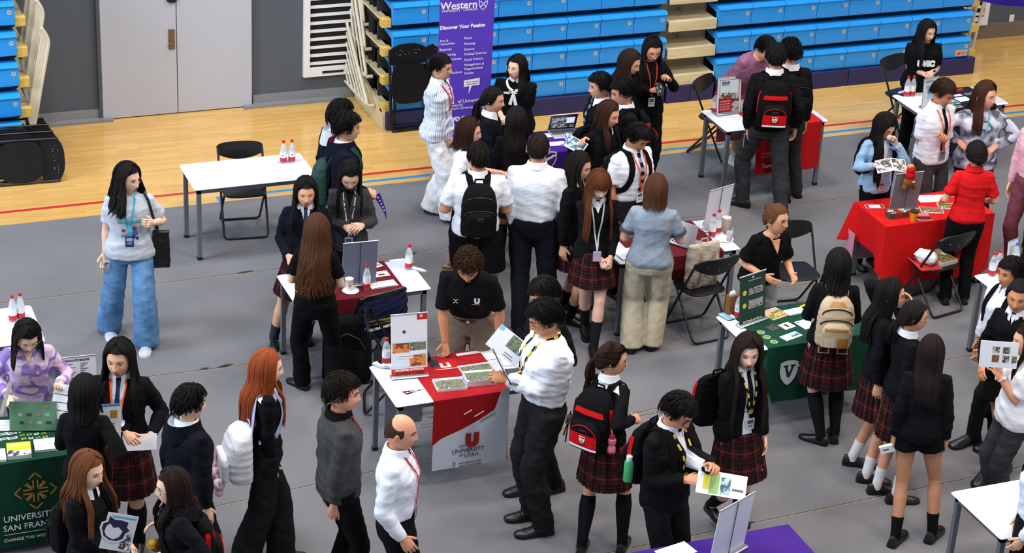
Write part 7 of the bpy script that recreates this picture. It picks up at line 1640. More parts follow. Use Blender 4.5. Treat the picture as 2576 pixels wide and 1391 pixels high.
def utah_sign(blk, tx, on, w, h):
    blk('red_corner', cmat('#bb1a20', 'paper'), [(w*.22, w*.5, h*.90, h)]); blk('red_base', cmat('#cc2a1e', 'paper'), [(-w/2, w/2, .012, h*.14)])
    for i, (nm, r) in enumerate((('pic_canyon', (-w*.46, 0, h*.40, h*.58)), ('pic_city', (.004, w*.46, h*.42, h*.60)), ('pic_sky', (-w*.46, 0, h*.17, h*.30)), ('pic_canyon', (.004, w*.46, h*.17, h*.34)), ('pic_sky', (-w*.46, w*.46, h*.55, h*.60)))): blk('photo', PIC[nm], [r], d=.0022+.0004*i)
    blk('caption_box', cmat('#e8edf5', 'paper'), [(-w*.34, w*.1, h*.30, h*.37), (w*.02, w*.46, h*.36, h*.42)], d=.005)
    tx('7 WORLD CLASS SKI RESORTS', -w*.12, h*.335, w*.4, TXD, d=.0062)
    tx('UNLIMITED OUTDOOR', 0, h*.115, w*.80, TXW, .001); tx('ADVENTURES', 0, h*.06, w*.80, mat('ink_darkred', '#5e0f10', .6), .001)
    tx('U', w*.33, h*.955, .02, TXW, .002); blk('state_mark', cmat('#7a1a1c', 'paper'), [(-w*.18, -w*.10, h*.70, h*.745)])
stand('white Utah table sign with canyon photos and red Unlimited Outdoor Adventures strip', 1030, 948, -.10, .29, .52, WHB, back=GRYB, tilt=.16, paint=utah_sign)
def york_sign(blk, tx, on, w, h):
    blk('sky_photo', PIC['pic_sky'], [(-w*.40, w*.40, h*.40, h*.92)]); blk('red_block', cmat('#b3161c', 'paper'), [(-w*.44, w*.12, h*.07, h*.45)], d=.004)
    blk('people_photo', PIC['pic_people'], [(w*.12, w*.40, h*.1, h*.55), (-w*.36, w*.12, h*.45, h*.58)], d=.0035)
    b_ = .004; blk('thin_frame', cmat('#23242a', 'paper'), [(-w*.42, w*.42, h*.92, h*.92+b_), (-w*.42, w*.42, h*.06, h*.06+b_), (-w*.42, -w*.42+b_, h*.06, h*.92), (w*.42-b_, w*.42, h*.06, h*.92)], d=.0046)
    tx('约克大学', -w*.16, h*.85, w*.34, TXD, .001, d=.005); tx('加拿大多伦多', -w*.16, h*.80, w*.34, TXD, 0, d=.005)
    for k in range(4): tx('ACT NOW  STUDY', -w*.17, h*(.14+.07*k), w*.44, TXW, 0, d=.0056)
stand('Toronto table poster with three seated people above a red block', 1832, 286, .10, .29, .40, WHB, back=GRYB, paint=york_sign)
def green_sign(blk, tx, on, w, h):
    Y_ = cmat('#d8cc2a', 'paper')
    for zz in (.66, .40):
        c_ = on(-w*.32, h*zz, .003); mb = MB(); mb.lathe([(.022, 0), (.022, .001)], 16, M=T(*c_) @ Rx(PI/2-.12)); mb.build('yellow_disc', Y_, CUR[-1])
    tx('V', 0, h*.93, .022, TXW, .003); tx('The University of Vermont', .02, h*.88, w*.5, TXW)
    for k, s_ in enumerate(('Top 100 Public', 'Research University', 'and R1 Institution')): tx(s_, w*.12, h*(.70-.045*k), w*.55, TXW)
    for k, s_ in enumerate(('Quintessential', 'University', 'Community in', 'Burlington, Vermont')): tx(s_, w*.12, h*(.46-.045*k), w*.55, TXW)
    tx('For People and Planet', 0, h*.07, w*.72, TXW, .0005)
stand('dark green table sign reading For People and Planet', 1892, 812, .30, .30, .44, cmat('#173a31', 'paper'), back=GRYB, tilt=.12, paint=green_sign)
def majors(blk, tx, on, w, h):
    tx('UNDERGRADUATE MAJORS', 0, h*.93, w*.74, TXD, .001)
    for x in (.16, .42, .68): blk('column_text', cmat('#4a4f5a', 'paper'), [(w*(x-.5), w*(x-.5)+w*(.16-.05*((k*7+int(x*10)) % 3)), h*(.85-.035*k), h*(.85-.035*k)+h*.012) for k in range(20)])
stand('white Undergraduate Majors sign behind the girl with black bob', 186, 1022, -.06, .36, .40, WHB, back=GRYB, paint=majors, tilt=.1)
def mapsign(blk, tx, on, w, h):
    tx('Proud to be', -w*.1, h*.92, w*.5, TXD); tx('University of Victoria', -w*.05, h*.87, w*.66, TXD)
    mbs = cmat('#7cb6e0', 'paper'); blk('border', cmat('#2a2c32', 'paper'), [(-w/2, w/2, h-.004, h), (-w/2, w/2, .012, .017), (-w/2, -w/2+.004, .012, h), (w/2-.004, w/2, .012, h)])
    blk('map', mbs, [(-w*.22, w*.30, h*.50, h*.72), (-w*.30, -w*.1, h*.66, h*.76), (w*.05, w*.36, h*.58, h*.66), (.0, w*.2, h*.72, h*.80)]); blk('map_south', cmat('#a9d3ee', 'paper'), [(-w*.18, w*.26, h*.30, h*.50), (-w*.08, w*.08, h*.16, h*.30)])
stand('framed white sign with blue North America map on the far right table', 2336, 268, .25, .22, .32, WHB, back=GRYB, tilt=.06, paint=mapsign, name='map_sign')
def smallsign(blk, tx, on, w, h): blk('text_lines', cmat('#6a707c', 'paper'), [(-w*.3, w*(.3-.1*(k % 2)), h*(.3+.07*k), h*(.3+.07*k)+.004) for k in range(7)])
stand('small white sign on the table at the right edge', 2545, 656, .35, .15, .20, WHB, back=GRYB, paint=smallsign, name='small_sign')
def ysign(blk, tx, on, w, h): tx('Y', -w*.1, h*.7, w*.35, TXD, .001); blk('text_lines', cmat('#6a707c', 'paper'), [(-w*.3, w*.3, h*(.2+.12*k), h*(.2+.12*k)+.004) for k in range(3)])
stand('small white card with a letter Y on the Toronto table', 1876, 278, .1, .12, .12, WHB, back=GRYB, paint=ysign, name='name_card', tilt=.25)
# the tall purple banner
yB = 18.80; pL, pR = PY(1099, 200, yB), PY(1235, 200, yB); Wb = pR.x-pL.x; xc = (pL.x+pR.x)/2
t = thing('roll_up_banner', 'tall purple university roll-up banner with white lists beside the bleachers', 'banner', (xc, yB, 0))
VIO = mat('banner_violet', '#5b3cc4', .55, nmix=.02); mb = MB(); mb.box(-Wb/2, Wb/2, -.001, .001, .10, 2.25); pn = mb.build('panel', VIO, t, smooth=False)
mb = MB(); mb.rbox(-Wb/2-.02, Wb/2+.02, -.08, .08, 0, .10, .03); mb.build('base', ALU, t); mb = MB(); mb.tube([(-Wb/2-.01, 0, 2.25), (Wb/2+.01, 0, 2.25)], .012, n=8); mb.build('top_rail', ALU, t); mb = MB(); mb.tube([(0, .02, .1), (0, .015, 2.24)], .01, n=8); mb.build('pole', ALU, t)
def bt_(body, px, py, wpx, bold=0, left=False, m=None):
    p = PY(px, py, yB-.004); wd = PY(px+wpx, py, yB).x-PY(px, py, yB).x; return text(body, .05, T(p.x-xc+(wd/2 if left else 0), -.004, p.z) @ FR, m or TXW, 'lettering', pn, fit=wd, bold=bold)
bt_('Western', 1155, 14, 92, .001); bt_('UNIVERSITY · CANADA', 1157, 26, 88); bt_('Discover Your Passion', 1164, 67, 112, .002)
for s_, py, wp in (('Arts &', 104, 22), ('Humanities', 112, 38), ('Business', 126, 30), ('Engineering', 140, 40), ('Health Sciences', 152, 54), ('Geology', 164, 28), ('Communications', 186, 56), ('Studies', 199, 26)): bt_(s_, 1106, py, wp, 0, True)
for s_, py, wp in (('Music', 97, 19), ('Nursing', 111, 27), ('Science', 125, 25), ('Medical Sciences', 137, 56), ('Social Science', 151, 47), ('Management &', 164, 49), ('Organizational', 174, 46), ('Studies', 185, 24)): bt_(s_, 1168, py, wp, 0, True)
bt_('Top 1%', 1122, 258, 42, .004); bt_('of Universities in', 1152, 256, 78, 0, True); bt_('the world.', 1118, 268, 48, 0, True); bt_('QS World University Rankings', 1120, 276, 100, 0, True); bt_('UWO.CA', 1150, 300, 60, .004)
p = PY(1216, 10, yB-.004); shp = [(-.05, .06), (.05, .06), (.05, 0), (.035, -.04), (0, -.07), (-.035, -.04), (-.05, 0)]
mb = MB(); mb.poly([(x*.95, y*.95) for x, y in shp], .001, T(p.x-xc, -.002, p.z) @ FR); so = mb.build('crest', TXW, pn, smooth=False); mb = MB(); mb.poly([(x*.8, y*.8) for x, y in shp], .001, T(p.x-xc, -.0035, p.z) @ FR); s2 = mb.build('crest_field', VIO, so, smooth=False); mb = MB()
for sx in (-1, 1): mb.poly([(-sx*.035, -.028), (-sx*.027, -.034), (sx*.035, .03), (sx*.027, .034)], .001, T(p.x-xc, -.005, p.z) @ FR)
mb.build('crest_cross', TXW, s2, smooth=False)
p = PY(1187, 208, yB-.004); mb = MB(); mb.poly([(-.085, .03), (.085, .045), (.085, -.03), (.0, -.034), (-.03, -.12), (-.028, -.036), (-.085, -.038)], .001, T(p.x-xc, -.003, p.z) @ FR); bub = mb.build('speech_bubble', TXW, pn, smooth=False)
for s_, dz, wd in (('Western University', .012, .14), ('London, Ontario', -.012, .11)): text(s_, .02, T(p.x-xc, -.006, p.z+dz) @ FR, mat('ink_violet', '#3a2a70', .6), 'lettering', bub, fit=wd)
# ------------------------------------------------------------------ laid sheets, magazines, small things
def flat(label, px, py, w, h, rz, front='#e9edf5', th=.0015, marks=(), name='flyer', cat='flyer', z=.7585, nest=None): return leaf(label, P(px, py, z)+Vector((0, 0, th/2)), rz, 0, 0, w, h, front, th=th, marks=marks, name=name, cat=cat)
Q = [
 ('stack of glossy city-photo magazines at the front of the Utah table, left', 1131, 970, .24, .18, -.10, 'pic_city', .022, 'magazine_stack'),
 ('stack of glossy city-photo magazines at the front of the Utah table, right', 1206, 958, .24, .17, -.12, 'pic_city', .05, 'magazine_stack'),
 ('city-photo magazine fanned behind the right stack on the Utah table', 1196, 928, .26, .13, .0, 'pic_city', .012, 'magazine')]
for lb, px, py, w_, h_, rz, pc, th, nm in Q: flat(lb, px, py, w_, h_, rz, '#d5dbe8', th, [(.02, .98, .02, .80, pc), (.02, .98, .80, .98, '#c3d3ea')], nm, 'magazines' if 'stack' in nm else 'magazine')
flat('red booklet with white block letter beside the phone on the Utah table', 1120, 920, .21, .14, -.05, '#b5181c', .003, [(.3, .7, .25, .8, '#d9d0cc'), (.42, .58, .4, .8, '#b5181c'), (.1, .9, .06, .12, '#e8e0dc')], 'booklet', 'booklet')
flat('large white sheet on the far side of the Utah table', 1205, 895, .34, .17, .02, '#e9edf5')
flat('white papers at the right end of the Utah table', 1290, 905, .20, .18, -.1, '#e6ebf5', .004, name='paper_stack', cat='paper')
t = thing('paper_roll', 'crumpled clear wrapper roll beside the bottle on the Utah table', 'wrapper', P(965, 925, .7585), -.6); mb = MB(); rr_ = random.Random(2); mb.tube([(-.09+.03*k, rr_.uniform(-.01, .01), .02) for k in range(7)], [.012, .02, .016, .021, .017, .02, .008], n=10); me = mb.mesh('roll', mat('film', '#c5cfd0', .2, noisec='#eef2f4', nscale=60, alpha=.85)); wrinkle(me, .006, 4, freq=60); link('roll', me, t)
t = thing('pennant', 'black and red Go Utah pennant lying on the white table', 'pennant', P(1038, 985, .7525), -.02); mb = MB(); mb.poly([(-.07, .02), (-.05, -.038), (.10, .012)], .0015); b0 = mb.build('felt', cmat('#1b1b1e'), t, smooth=False); mb = MB(); mb.poly([(-.085, .024), (-.07, .02), (-.05, -.038), (-.062, -.042)], .0017); mb.build('red_edge', cmat('#b5181c'), b0, smooth=False); text('Go UTAH', .03, T(-.008, -.004, .002) @ Rz(.10), TXW, 'lettering', b0, fit=.10, bold=.001)
phone('p', 'black phone lying on the red booklet of the Utah table', P(1090, 912, .765), -.1); 
t = thing('watch_box', 'small black box beside the phone on the Utah table', 'box', P(1073, 905, .7585), -.1); MB().rbox(-.025, .025, -.04, .04, 0, .05, .006).build('case', CHP, t)
# maroon runner table
t = thing('paper_cup', 'white paper cup on a saucer on the maroon runner', 'cup', P(878, 728, .765)); mb = MB(); mb.lathe([(.026, 0), (.037, .10), (.039, .103), (.036, .101), (.034, .095)], 20); cu0 = mb.build('cup_body', cmat('#ddd5cc', 'paper'), t); mb = MB(); mb.lathe([(.034, .094), (.001, .0935)], 18); mb.build('coffee', cmat('#c3a88c', 'plastic'), cu0); text('C', .03, T(-.004, -.0325, .045) @ Rx(PI/2-.11), cmat('#8c1e24', 'paper'), 'logo', cu0, fit=.018, bold=.002)
t = thing('saucer', 'round white saucer under the paper cup', 'saucer', P(882, 733, .7585)); MB().lathe([(.03, 0), (.05, .002), (.072, .008), (.073, .010), (.05, .006), (.0, .004)], 28).build('plate', cmat('#e6eaf2', 'plastic'), t)
flat('white leaflet with photo at the front of the maroon runner', 963, 716, .24, .12, .06, '#e9edf5', .003, [(.05, .95, .02, .12, '#3b4250')]); flat('grey photo leaflet on the maroon runner behind the white leaflet', 955, 690, .16, .10, .02, '#dfe4ee', .003, [(.35, .75, .2, .8, 'pic_people')]); flat('small printed cards at the back of the maroon runner', 945, 668, .10, .09, .3, '#e4d9d9', .004, [(.1, .5, .2, .8, '#b03a40'), (.6, .9, .2, .7, '#8c8f98')], 'cards', 'cards')
flat('white sheet with grey capitals lying at the back of the maroon-runner table', 1000, 655, .14, .05, .0, '#dce2ee', .001, z=.7525); 
t = thing('wrapper', 'crumpled clear wrapper beside the lone bottle on the white table', 'wrapper', P(1055, 682, .7525), -.8); mb = MB(); mb.tube([(-.08+.03*k, rr_.uniform(-.01, .01), .014) for k in range(6)], [.008, .016, .012, .017, .014, .006], n=10); me = mb.mesh('film', MATS['film']); wrinkle(me, .006, 9, freq=60); link('film', me, t)
# grey polo table
def laptop(label, p, rz, w=.31, d=.22, ang=108, body='#c3c8d2', lid=None, screen=None, keys=True):
    t = thing('laptop', label, 'laptop', p, rz); mb = MB(); mb.rbox(-w/2, w/2, -d/2, d/2, 0, .012, .01); b0 = mb.build('base', cmat(body, 'metal') if body[1] != 'f' else cmat(body, 'plastic'), t)
    if keys:
        mb = MB(); [mb.box(-w*.43+i*w*.072, -w*.43+i*w*.072+w*.06, d*.42-j*d*.105-d*.08, d*.42-j*d*.105, .0122, .0135) for i in range(12) for j in range(5)]; mb.build('keys', cmat('#3a3d44', 'plastic'), b0, smooth=False)
        mb = MB(); mb.box(-w*.16, w*.16, -d*.45, -d*.16, .0122, .0128); mb.build('trackpad', cmat('#a9aeb8', 'plastic'), b0, smooth=False)
    M = T(0, d/2, .012) @ Rx(math.radians(ang-90)) if 0 else T(0, d/2, .012) @ Rx(math.radians(180-ang-90)*-1)
    mb = MB(); mb.rbox(-w/2, w/2, 0, .007, 0, d, .003, M=M); ld = mb.build('lid', lid or cmat(body, 'metal'), t); mb = MB(); mb.box(-w*.48, w*.48, -.0012, -.0002, d*.04, d*.96, M=M); sc = mb.build('screen', screen or mat('scr_dark', '#0d0e12', .15), ld, smooth=False)
    return t, ld, sc, M
laptop('open silver laptop on the maroon runner beside grey polo woman', P(1722, 610, .765), 2.15)
flat('open white notebook at the left end of the grey polo woman\'s table', 1580, 640, .22, .20, .1, '#e6ebf4', .012, [(.48, .5, 0, 1, '#9aa3b5')], 'notebook', 'notebook')
flat('green and white leaflet near the laptop on the grey polo table', 1722, 578, .18, .07, .1, '#e3e9ee', .002, [(.3, .7, .2, .8, '#6fa58c')]); flat('pink-edged sheet beside the open laptop', 1716, 590, .14, .08, .1, '#e9d5d8', .002)
t = thing('paper_plate', 'round white paper plate in front of the two bottles by the laptop', 'plate', P(1822, 602, .7525)); MB().lathe([(.05, 0), (.075, .006), (.085, .008), (.05, .004), (0, .003)], 24).build('plate', cmat('#e9edf5', 'paper'), t)
t = thing('plastic_cup', 'clear plastic cup with a straw at the right end of the white table', 'cup', P(1834, 606, .7525)); mb = MB(); mb.lathe([(.024, 0), (.034, .09), (.032, .088), (.023, .004)], 18); c0 = mb.build('cup_body', mat('cup_clear', '#d5dadd', .15, alpha=.6), t); mb = MB(); mb.lathe([(.024, .004), (.027, .03)], 14); mb.build('dregs', cmat('#6f5138', 'plastic'), c0); mb = MB(); mb.tube([(-.01, 0, .01), (.03, .0, .13)], .003, n=6); mb.build('straw', cmat('#e6e8ec', 'plastic'), t)
t = thing('takeaway_cup', 'white takeaway cup with tan stripes beside the two bottles', 'cup', P(1826, 575, .7525)); mb = MB(); mb.lathe([(.03, 0), (.042, .11), (.044, .114)], 18); c0 = mb.build('cup_body', cmat('#e2dfe0', 'paper'), t)
for k in range(3): mb = MB(); mb.lathe([(.0335+.004*k, .02+.03*k), (.0350+.004*k, .03+.03*k)], 18); mb.build('stripe', cmat('#d2b48c', 'paper'), c0)
t = thing('bread_roll', 'small brown bun behind the open laptop', 'bun', P(1777, 566, .7525)); mb = MB(); mb.ell((0, 0, .022), .034, .03, .022, 14, 8); mb.build('crust', cmat('#a98458'), t)
# green Vermont table
flat('glossy city magazine on the green cloth beside the green sign', 1948, 790, .19, .17, .30, '#d8d3cc', .006, [(.02, .98, .05, .70, 'pic_autumn'), (.02, .98, .72, .98, '#d9a9a0')], 'magazine', 'magazine'); flat('white sheets at the back of the green cloth', 2000, 784, .18, .10, .12, '#e9edf5', .006, [(.1, .6, .05, .09, LN)], 'paper_stack', 'paper')
flat('dark leaflet at the middle of the green cloth', 1945, 824, .12, .10, .30, '#2a3a34', .003, lines(4, .1, .8, .2, .8, '#c9d0cc')); flat('white leaflet with black figure on the green cloth', 1979, 820, .12, .10, .30, '#dfe3e8', .003, [(.4, .6, .25, .8, '#1d2024'), (.05, .95, .9, .97, '#b8c83a')]); flat('wide pale leaflet at the front of the green cloth', 1990, 846, .19, .09, .30, '#d3dce0', .003, [(.05, .5, .2, .9, 'pic_sky'), (.5, .95, .3, .8, 'pic_teal')]); flat('white folder with small shield on the green cloth', 2030, 815, .16, .15, .2, '#e6ebf4', .003, [(.1, .2, .8, .92, '#1d3a30')], 'folder', 'folder')
for i, (px, py) in enumerate(((1914, 836), (1929, 848), (1947, 860))):
    t = thing('badge', ('leftmost of the three round green stickers on the green cloth', 'middle of the three round green stickers on the green cloth', 'rightmost of the three round green stickers on the green cloth')[i], 'sticker', P(px, py, .7585)); mb = MB(); mb.lathe([(.032, 0), (.032, .002)], 22); b0 = mb.build('disc', cmat('#dfe6dc', 'paper'), t); mb = MB(); mb.lathe([(.028, .002), (.028, .0026)], 22); mb.build('print', cmat('#5f8f3c', 'paper'), b0)
phone('p', 'phone with blue screen on the white end of the green table', P(1826, 797, .757), .25, screen='#8fbfe0')
t = thing('gift_bag', 'brown kraft paper bag behind the bottle at the green table', 'bag', P(1838, 787, .7525), .2); mb = MB(); mb.box(-.045, .045, -.03, .03, 0, .17); b0 = mb.build('bag_body', cmat('#7c5228', 'paper'), t, smooth=False); mb = MB(); mb.ell((0, 0, .18), .035, .02, .025, 8, 6); me = mb.mesh('tissue', cmat('#dfe6ee', 'paper')); wrinkle(me, .01, 3, freq=60); link('tissue', me, t)
t = thing('ribbon', 'yellow ribbon bow at the back of the green cloth', 'ribbon', P(2028, 770, .7585)); mb = MB(); mb.tube([(-.06, -.01, .008), (-.02, .0, .012), (.02, .01, .008), (.06, .0, .01)], (.012, .004), n=8); mb.build('bow', cmat('#e0cf20'), t)
# red table
t = thing('plush_toy', 'brown beaver plush in a red hoodie sitting on the grey sign', 'plush', P(2280, 440, 1.13)+Vector((0, -.065, 0)), 0); FUR = mat('fur_tan', '#8c5524', .95, noisec='#6e3f18', nscale=80, bump=1, bscale=150)
mb = MB(); mb.ell((0, 0, -.045), .065, .045, .055, 18, 12); b0 = mb.build('plush_body', FUR, t); mb = MB(); mb.ell((0, -.002, .025), .052, .044, .05, 16, 10); mb.ell((0, 0, .075), .045, .042, .045, 16, 10); mb.build('red_hoodie', cmat('#b8161a'), t); mb = MB(); mb.ell((0, .012, .105), .038, .034, .028, 14, 8); mb.build('head_fur', mat('fur_blond', '#c9985a', .95, bump=1, bscale=150), t)
for sx in (-1, 1): mb = MB(); mb.ell((sx*.055, -.012, -.09), .026, .026, .034, 12, 8); mb.build('paw', FUR, t)
mb = MB(); mb.box(.005, .03, -.048, -.045, -.035, -.02); mb.build('care_tag', WHB, b0, smooth=False)
flat('red and white framed card at the left end of the red cloth', 2200, 520, .22, .11, -.25, '#b3161c', .003, [(.08, .92, .08, .92, '#d8a0a2'), (.12, .88, .14, .86, '#b3161c'), (.25, .75, .2, .8, '#e9edf5')], 'card', 'card')
flat('large white sheet in the middle of the red cloth', 2340, 500, .26, .16, -.15, '#e9edf5', .003); flat('small white framed card at the back of the red cloth', 2382, 493, .13, .07, -.1, '#e4e8f0', .002, [(.3, .7, .2, .8, '#b9bec8')], 'card', 'card')
flat('green garden-photo magazine on the red cloth', 2343, 530, .22, .13, -.35, '#dfe2dc', .01, [(.03, .97, .05, .75, 'pic_green'), (.03, .97, .78, .97, '#b03028')], 'magazine', 'magazine'); flat('second green magazine beside the woman in red polo', 2385, 520, .20, .13, -.35, '#dfe2dc', .01, [(.03, .97, .05, .95, 'pic_green')], 'magazine', 'magazine'); flat('thin pink leaflet beside the yellow cup', 2318, 540, .14, .06, -.3, '#c97a80', .002)
t = thing('brochure_bundle', 'thick bundle of folded brochures with red band on the red cloth', 'brochures', P(2255, 545, .7585), -.02); mb = MB(); [mb.box(-.10, .10, -.045, .045, .004*k, .004*k+.003) for k in range(14)]; b0 = mb.build('stack', cmat('#4c4a3e', 'paper'), t, smooth=False); mb = MB(); mb.box(-.022, .022, -.047, .047, -.0, .0585); mb.build('red_band', cmat('#a3161c', 'paper'), t, smooth=False); mb = MB(); mb.box(-.098, -.03, -.043, .043, .056, .057); mb.box(.03, .098, -.043, .043, .056, .057); mb.build('cover_photo', PIC['pic_people'], b0, smooth=False)
t = thing('coffee_cup', 'yellow paper coffee cup with brown lid on the red cloth', 'cup', P(2297, 556, .7585)); mb = MB(); mb.lathe([(.027, 0), (.038, .095)], 20); c0 = mb.build('cup_body', cmat('#d98f1a', 'paper'), t); mb = MB(); mb.lathe([(.040, .094), (.041, .1), (.037, .112), (.030, .114)], 20); mb.build('lid', cmat('#35221a', 'plastic'), t); text('coffee', .02, T(0, -.0355, .055) @ Rx(PI/2-.11), cmat('#5a3a1a', 'paper'), 'logo', c0, fit=.03)
phone('p', 'phone with silver case on the front of the red cloth', P(2325, 550, .7605), -.2+PI/2, case='#c6c8ce')
# far right table
for lb, px, py, w_, h_, c in (('blue aerial-photo brochure on the navy runner, left', 2393, 258, .16, .12, 'pic_teal'), ('blue aerial-photo brochure on the navy runner, middle', 2422, 250, .16, .12, 'pic_sky'), ('green-blue brochure at the front of the navy runner', 2400, 270, .20, .06, 'pic_green')): flat(lb, px, py, w_, h_, .1, '#cfdbe6', .004, [(.04, .96, .06, .94, c)], 'brochure', 'brochure')
flat('black folder with white letters at the back of the navy runner', 2440, 236, .22, .10, .15, '#15161c', .004, lines(2, .15, .85, .35, .65, '#dfe3ea', .06), 'folder', 'folder'); flat('red pencil case at the back left of the navy runner', 2410, 230, .14, .04, .25, '#b81c20', .02, name='pencil_case', cat='case'); flat('white cut-out sticker on the navy runner', 2410, 240, .12, .05, .1, '#dfe4ee', .003, name='sticker', cat='sticker')
phone('p', 'black phone at the left end of the far right table', P(2262, 236, .7565), .5)
t = thing('roll', 'white paper roll at the back left of the far right table', 'paper', P(2272, 234, .7525), .3); mb = MB(); mb.tube([(-.07, 0, .015), (.07, 0, .015)], .014, n=12); mb.build('roll', WHB, t)
# purple Western table
t, ld, sc, Ml = laptop('laptop showing a black and white photo on the purple table', P(1420, 338, .7585), -.06, .30, .21, 112, '#d2d6de')
mb = MB(); mb.box(-.125, .125, -.0022, -.0013, .03, .17, M=Ml); pm = mb.build('picture', PIC['pic_mono'], sc, smooth=False); mb = MB(); mb.box(.035, .12, -.003, -.0023, .09, .165, M=Ml); mb.build('white_area', mat('scr_white', '#e8eefa', .4, emit='#9aa6ba'), sc, smooth=False)
flat('white sheet left of the laptop on the purple cloth', 1362, 342, .22, .10, -.05, '#e9edf5'); flat('second white sheet at the front of the purple cloth', 1392, 362, .26, .10, -.05, '#e9edf5', marks=[(.72, .88, .1, .25, '#5a3fb0')]); flat('stack of purple-spined booklets on the purple cloth', 1442, 352, .17, .13, -.3, '#cfd6e6', .05, [(.0, .06, 0, 1, '#4a34a8'), (.1, .95, .05, .95, 'pic_teal')], 'booklet_stack', 'booklets')
# Toronto table
flat('red leaflets on the red Toronto runner', 1890, 290, .22, .14, .1, '#b81a20', .006, [(.1, .5, .1, .4, '#d8a0a2')], 'leaflets', 'leaflets')
t = thing('plush_toy', 'small white plush toy with pink face behind the Toronto poster', 'plush', P(1861, 240, .80), .2); mb = MB(); mb.ell((0, 0, .03), .04, .035, .04, 14, 9); mb.ell((0, 0, .09), .035, .032, .033, 14, 9); b0 = mb.build('plush_body', mat('plush_white', '#e3d9e2', .95, bump=.6, bscale=90), t); mb = MB(); mb.ell((.01, -.03, .09), .018, .008, .015, 10, 6); mb.build('face', cmat('#d3a0a8'), b0)
# San Francisco table
t, ld, sc, Ml = laptop('green laptop lid covered in stickers on the San Francisco table', P(88, 1068, .7585), PI-.28, .34, .22, 108, '#3f5248', lid=mat('lid_green', '#5d8a70', .4, noisec='#33523f', nscale=4)); mb = MB(); rr_ = random.Random(8)
for k in range(9): x, z = -.13+.065*(k % 4)+.01*(k//4), .05+.06*(k//4); mb.box(x, x+.035, .0072, .0082, z, z+.022, M=Ml, mi=k % 3)
mb.build('sticker', [cmat(c, 'paper') for c in ('#23382c', '#7da08a', '#8c6a3c')], ld, smooth=False)
flat('yellow-covered student booklet stack on the San Francisco table', 48, 1138, .17, .19, -.12, '#cfd4dc', .03, [(.0, 1, .42, 1, '#d8cf1e'), (.15, .85, .72, .80, '#eef0f6'), (.0, 1, 0, .42, 'pic_mono')], 'booklet_stack', 'booklets'); flat('stack of white ruled cards on the San Francisco table', 118, 1122, .18, .16, -.1, '#e6ebf4', .02, lines(3, .1, .9, .2, .8, '#4a4f5a', .012), 'card_stack', 'cards'); flat('white ruled sheet left of the green laptop', 22, 1070, .22, .16, -.25, '#e9edf5', .003, lines(3, .1, .9, .2, .8, '#22262e', .012)); flat('white booklet cut off at the left edge of the San Francisco table', -14, 1150, .16, .16, -.1, '#dfe4ee', .02, name='booklet', cat='booklet')
k = 0
ST = ['white oval sticker', 'green frog-like pin', 'yellow and black pin', 'white heart pin']
for r_ in range(3):
    for c_ in range(4):
        px, py = (52+18*c_+4*r_, 1086+9*r_-1.5*c_); o = flat('small enamel pins in rows on the San Francisco table', px, py, .035, .022, .2, ['#dfe4e8', '#6fa03c', '#d2b23a'][(r_+c_) % 3], .003, [(.25, .75, .25, .75, '#22301f')], 'pin', 'pin'); o['group'] = 'enamel pins in rows before the green laptop'
for i, (px, py) in enumerate(((8, 1092), (30, 1090), (10, 1104), (32, 1102))): o = flat('oval white stickers at the left edge of the San Francisco table', px, py, .07, .03, .1, '#dfe4e2', .001, [(.15, .85, .2, .8, '#5f7a68')], 'sticker', 'sticker'); o['group'] = 'oval white stickers at the left edge'
# purple table at the bottom
flat('white sheet on the purple cloth at the bottom edge', 1700, 1388, .26, .15, .2, '#e6ebf4', .004)
# bags left on the floor and chairs
t = thing('backpack', 'large black backpack standing behind the charcoal blazer man', 'backpack', P(885, 975, 0)+Vector((0, .15, .004)), -.3); mb = MB()
mb.loft([[p for p in pk_ring(.21*k, -.12*j, .12*j, z)] for k, j, z in ((.85, .8, 0), (1, 1, .03), (1, 1, .3), (.95, .9, .48), (.75, .7, .58), (.4, .4, .62))]); me = vox(mb, .012, 3); wrinkle(me, .004, 6); b0 = fin(me, 'bag_body', cmat('#16191e'), t); mb = MB(); mb.tube([(-.15, -.118, .35), (-.1, -.125, .45), (0, -.122, .50), (.1, -.125, .45), (.15, -.118, .35)], .005, n=6); mb.build('zip', cmat('#3a3f46', 'plastic'), b0); mb = MB(); mb.loft([pk_ring(.15*k, -.15*j, -.05, z) for k, j, z in ((.9, .9, .04), (1, 1, .08), (1, 1, .28), (.8, .9, .34))]); mb.build('front_pocket', cmat('#1a1d22'), t)
t = thing('tote_bag', 'off-white tote bag with tan straps on the folding chair', 'bag', ch_p.location+Vector((0, .02, .452)), ch_p.rotation_euler[2]); mb = MB(); mb.loft([pk_ring(.17*k, -.06*j, .06*j, z) for k, j, z in ((.9, .9, 0), (1, 1, .03), (1, 1, .25), (.98, .5, .40), (.98, .25, .42))]); me = vox(mb, .01, 3); wrinkle(me, .008, 7); fin(me, 'bag_body', cmat('#b9b2a8'), t)
for sx in (-1, 1): mb = MB(); mb.tube([(sx*.07, -.07, .36), (sx*.06, -.10, .22), (sx*.09, -.09, .06), (sx*.13, -.05, .03)], (.016, .004), n=8); mb.build('strap', cmat('#a08a74'), t)
mb = MB(); mb.tube([(-.05, 0, .40), (-.03, 0, .46), (.03, 0, .46), (.05, 0, .40)], (.010, .004), n=8); mb.build('handle', cmat('#c9c2b8'), t)
t = thing('jacket', 'navy jacket with yellow lettered stripe hung on the folding chair', 'jacket', ch_g.location+Vector((-.0, 0, 0)), ch_g.rotation_euler[2]); mb = MB()
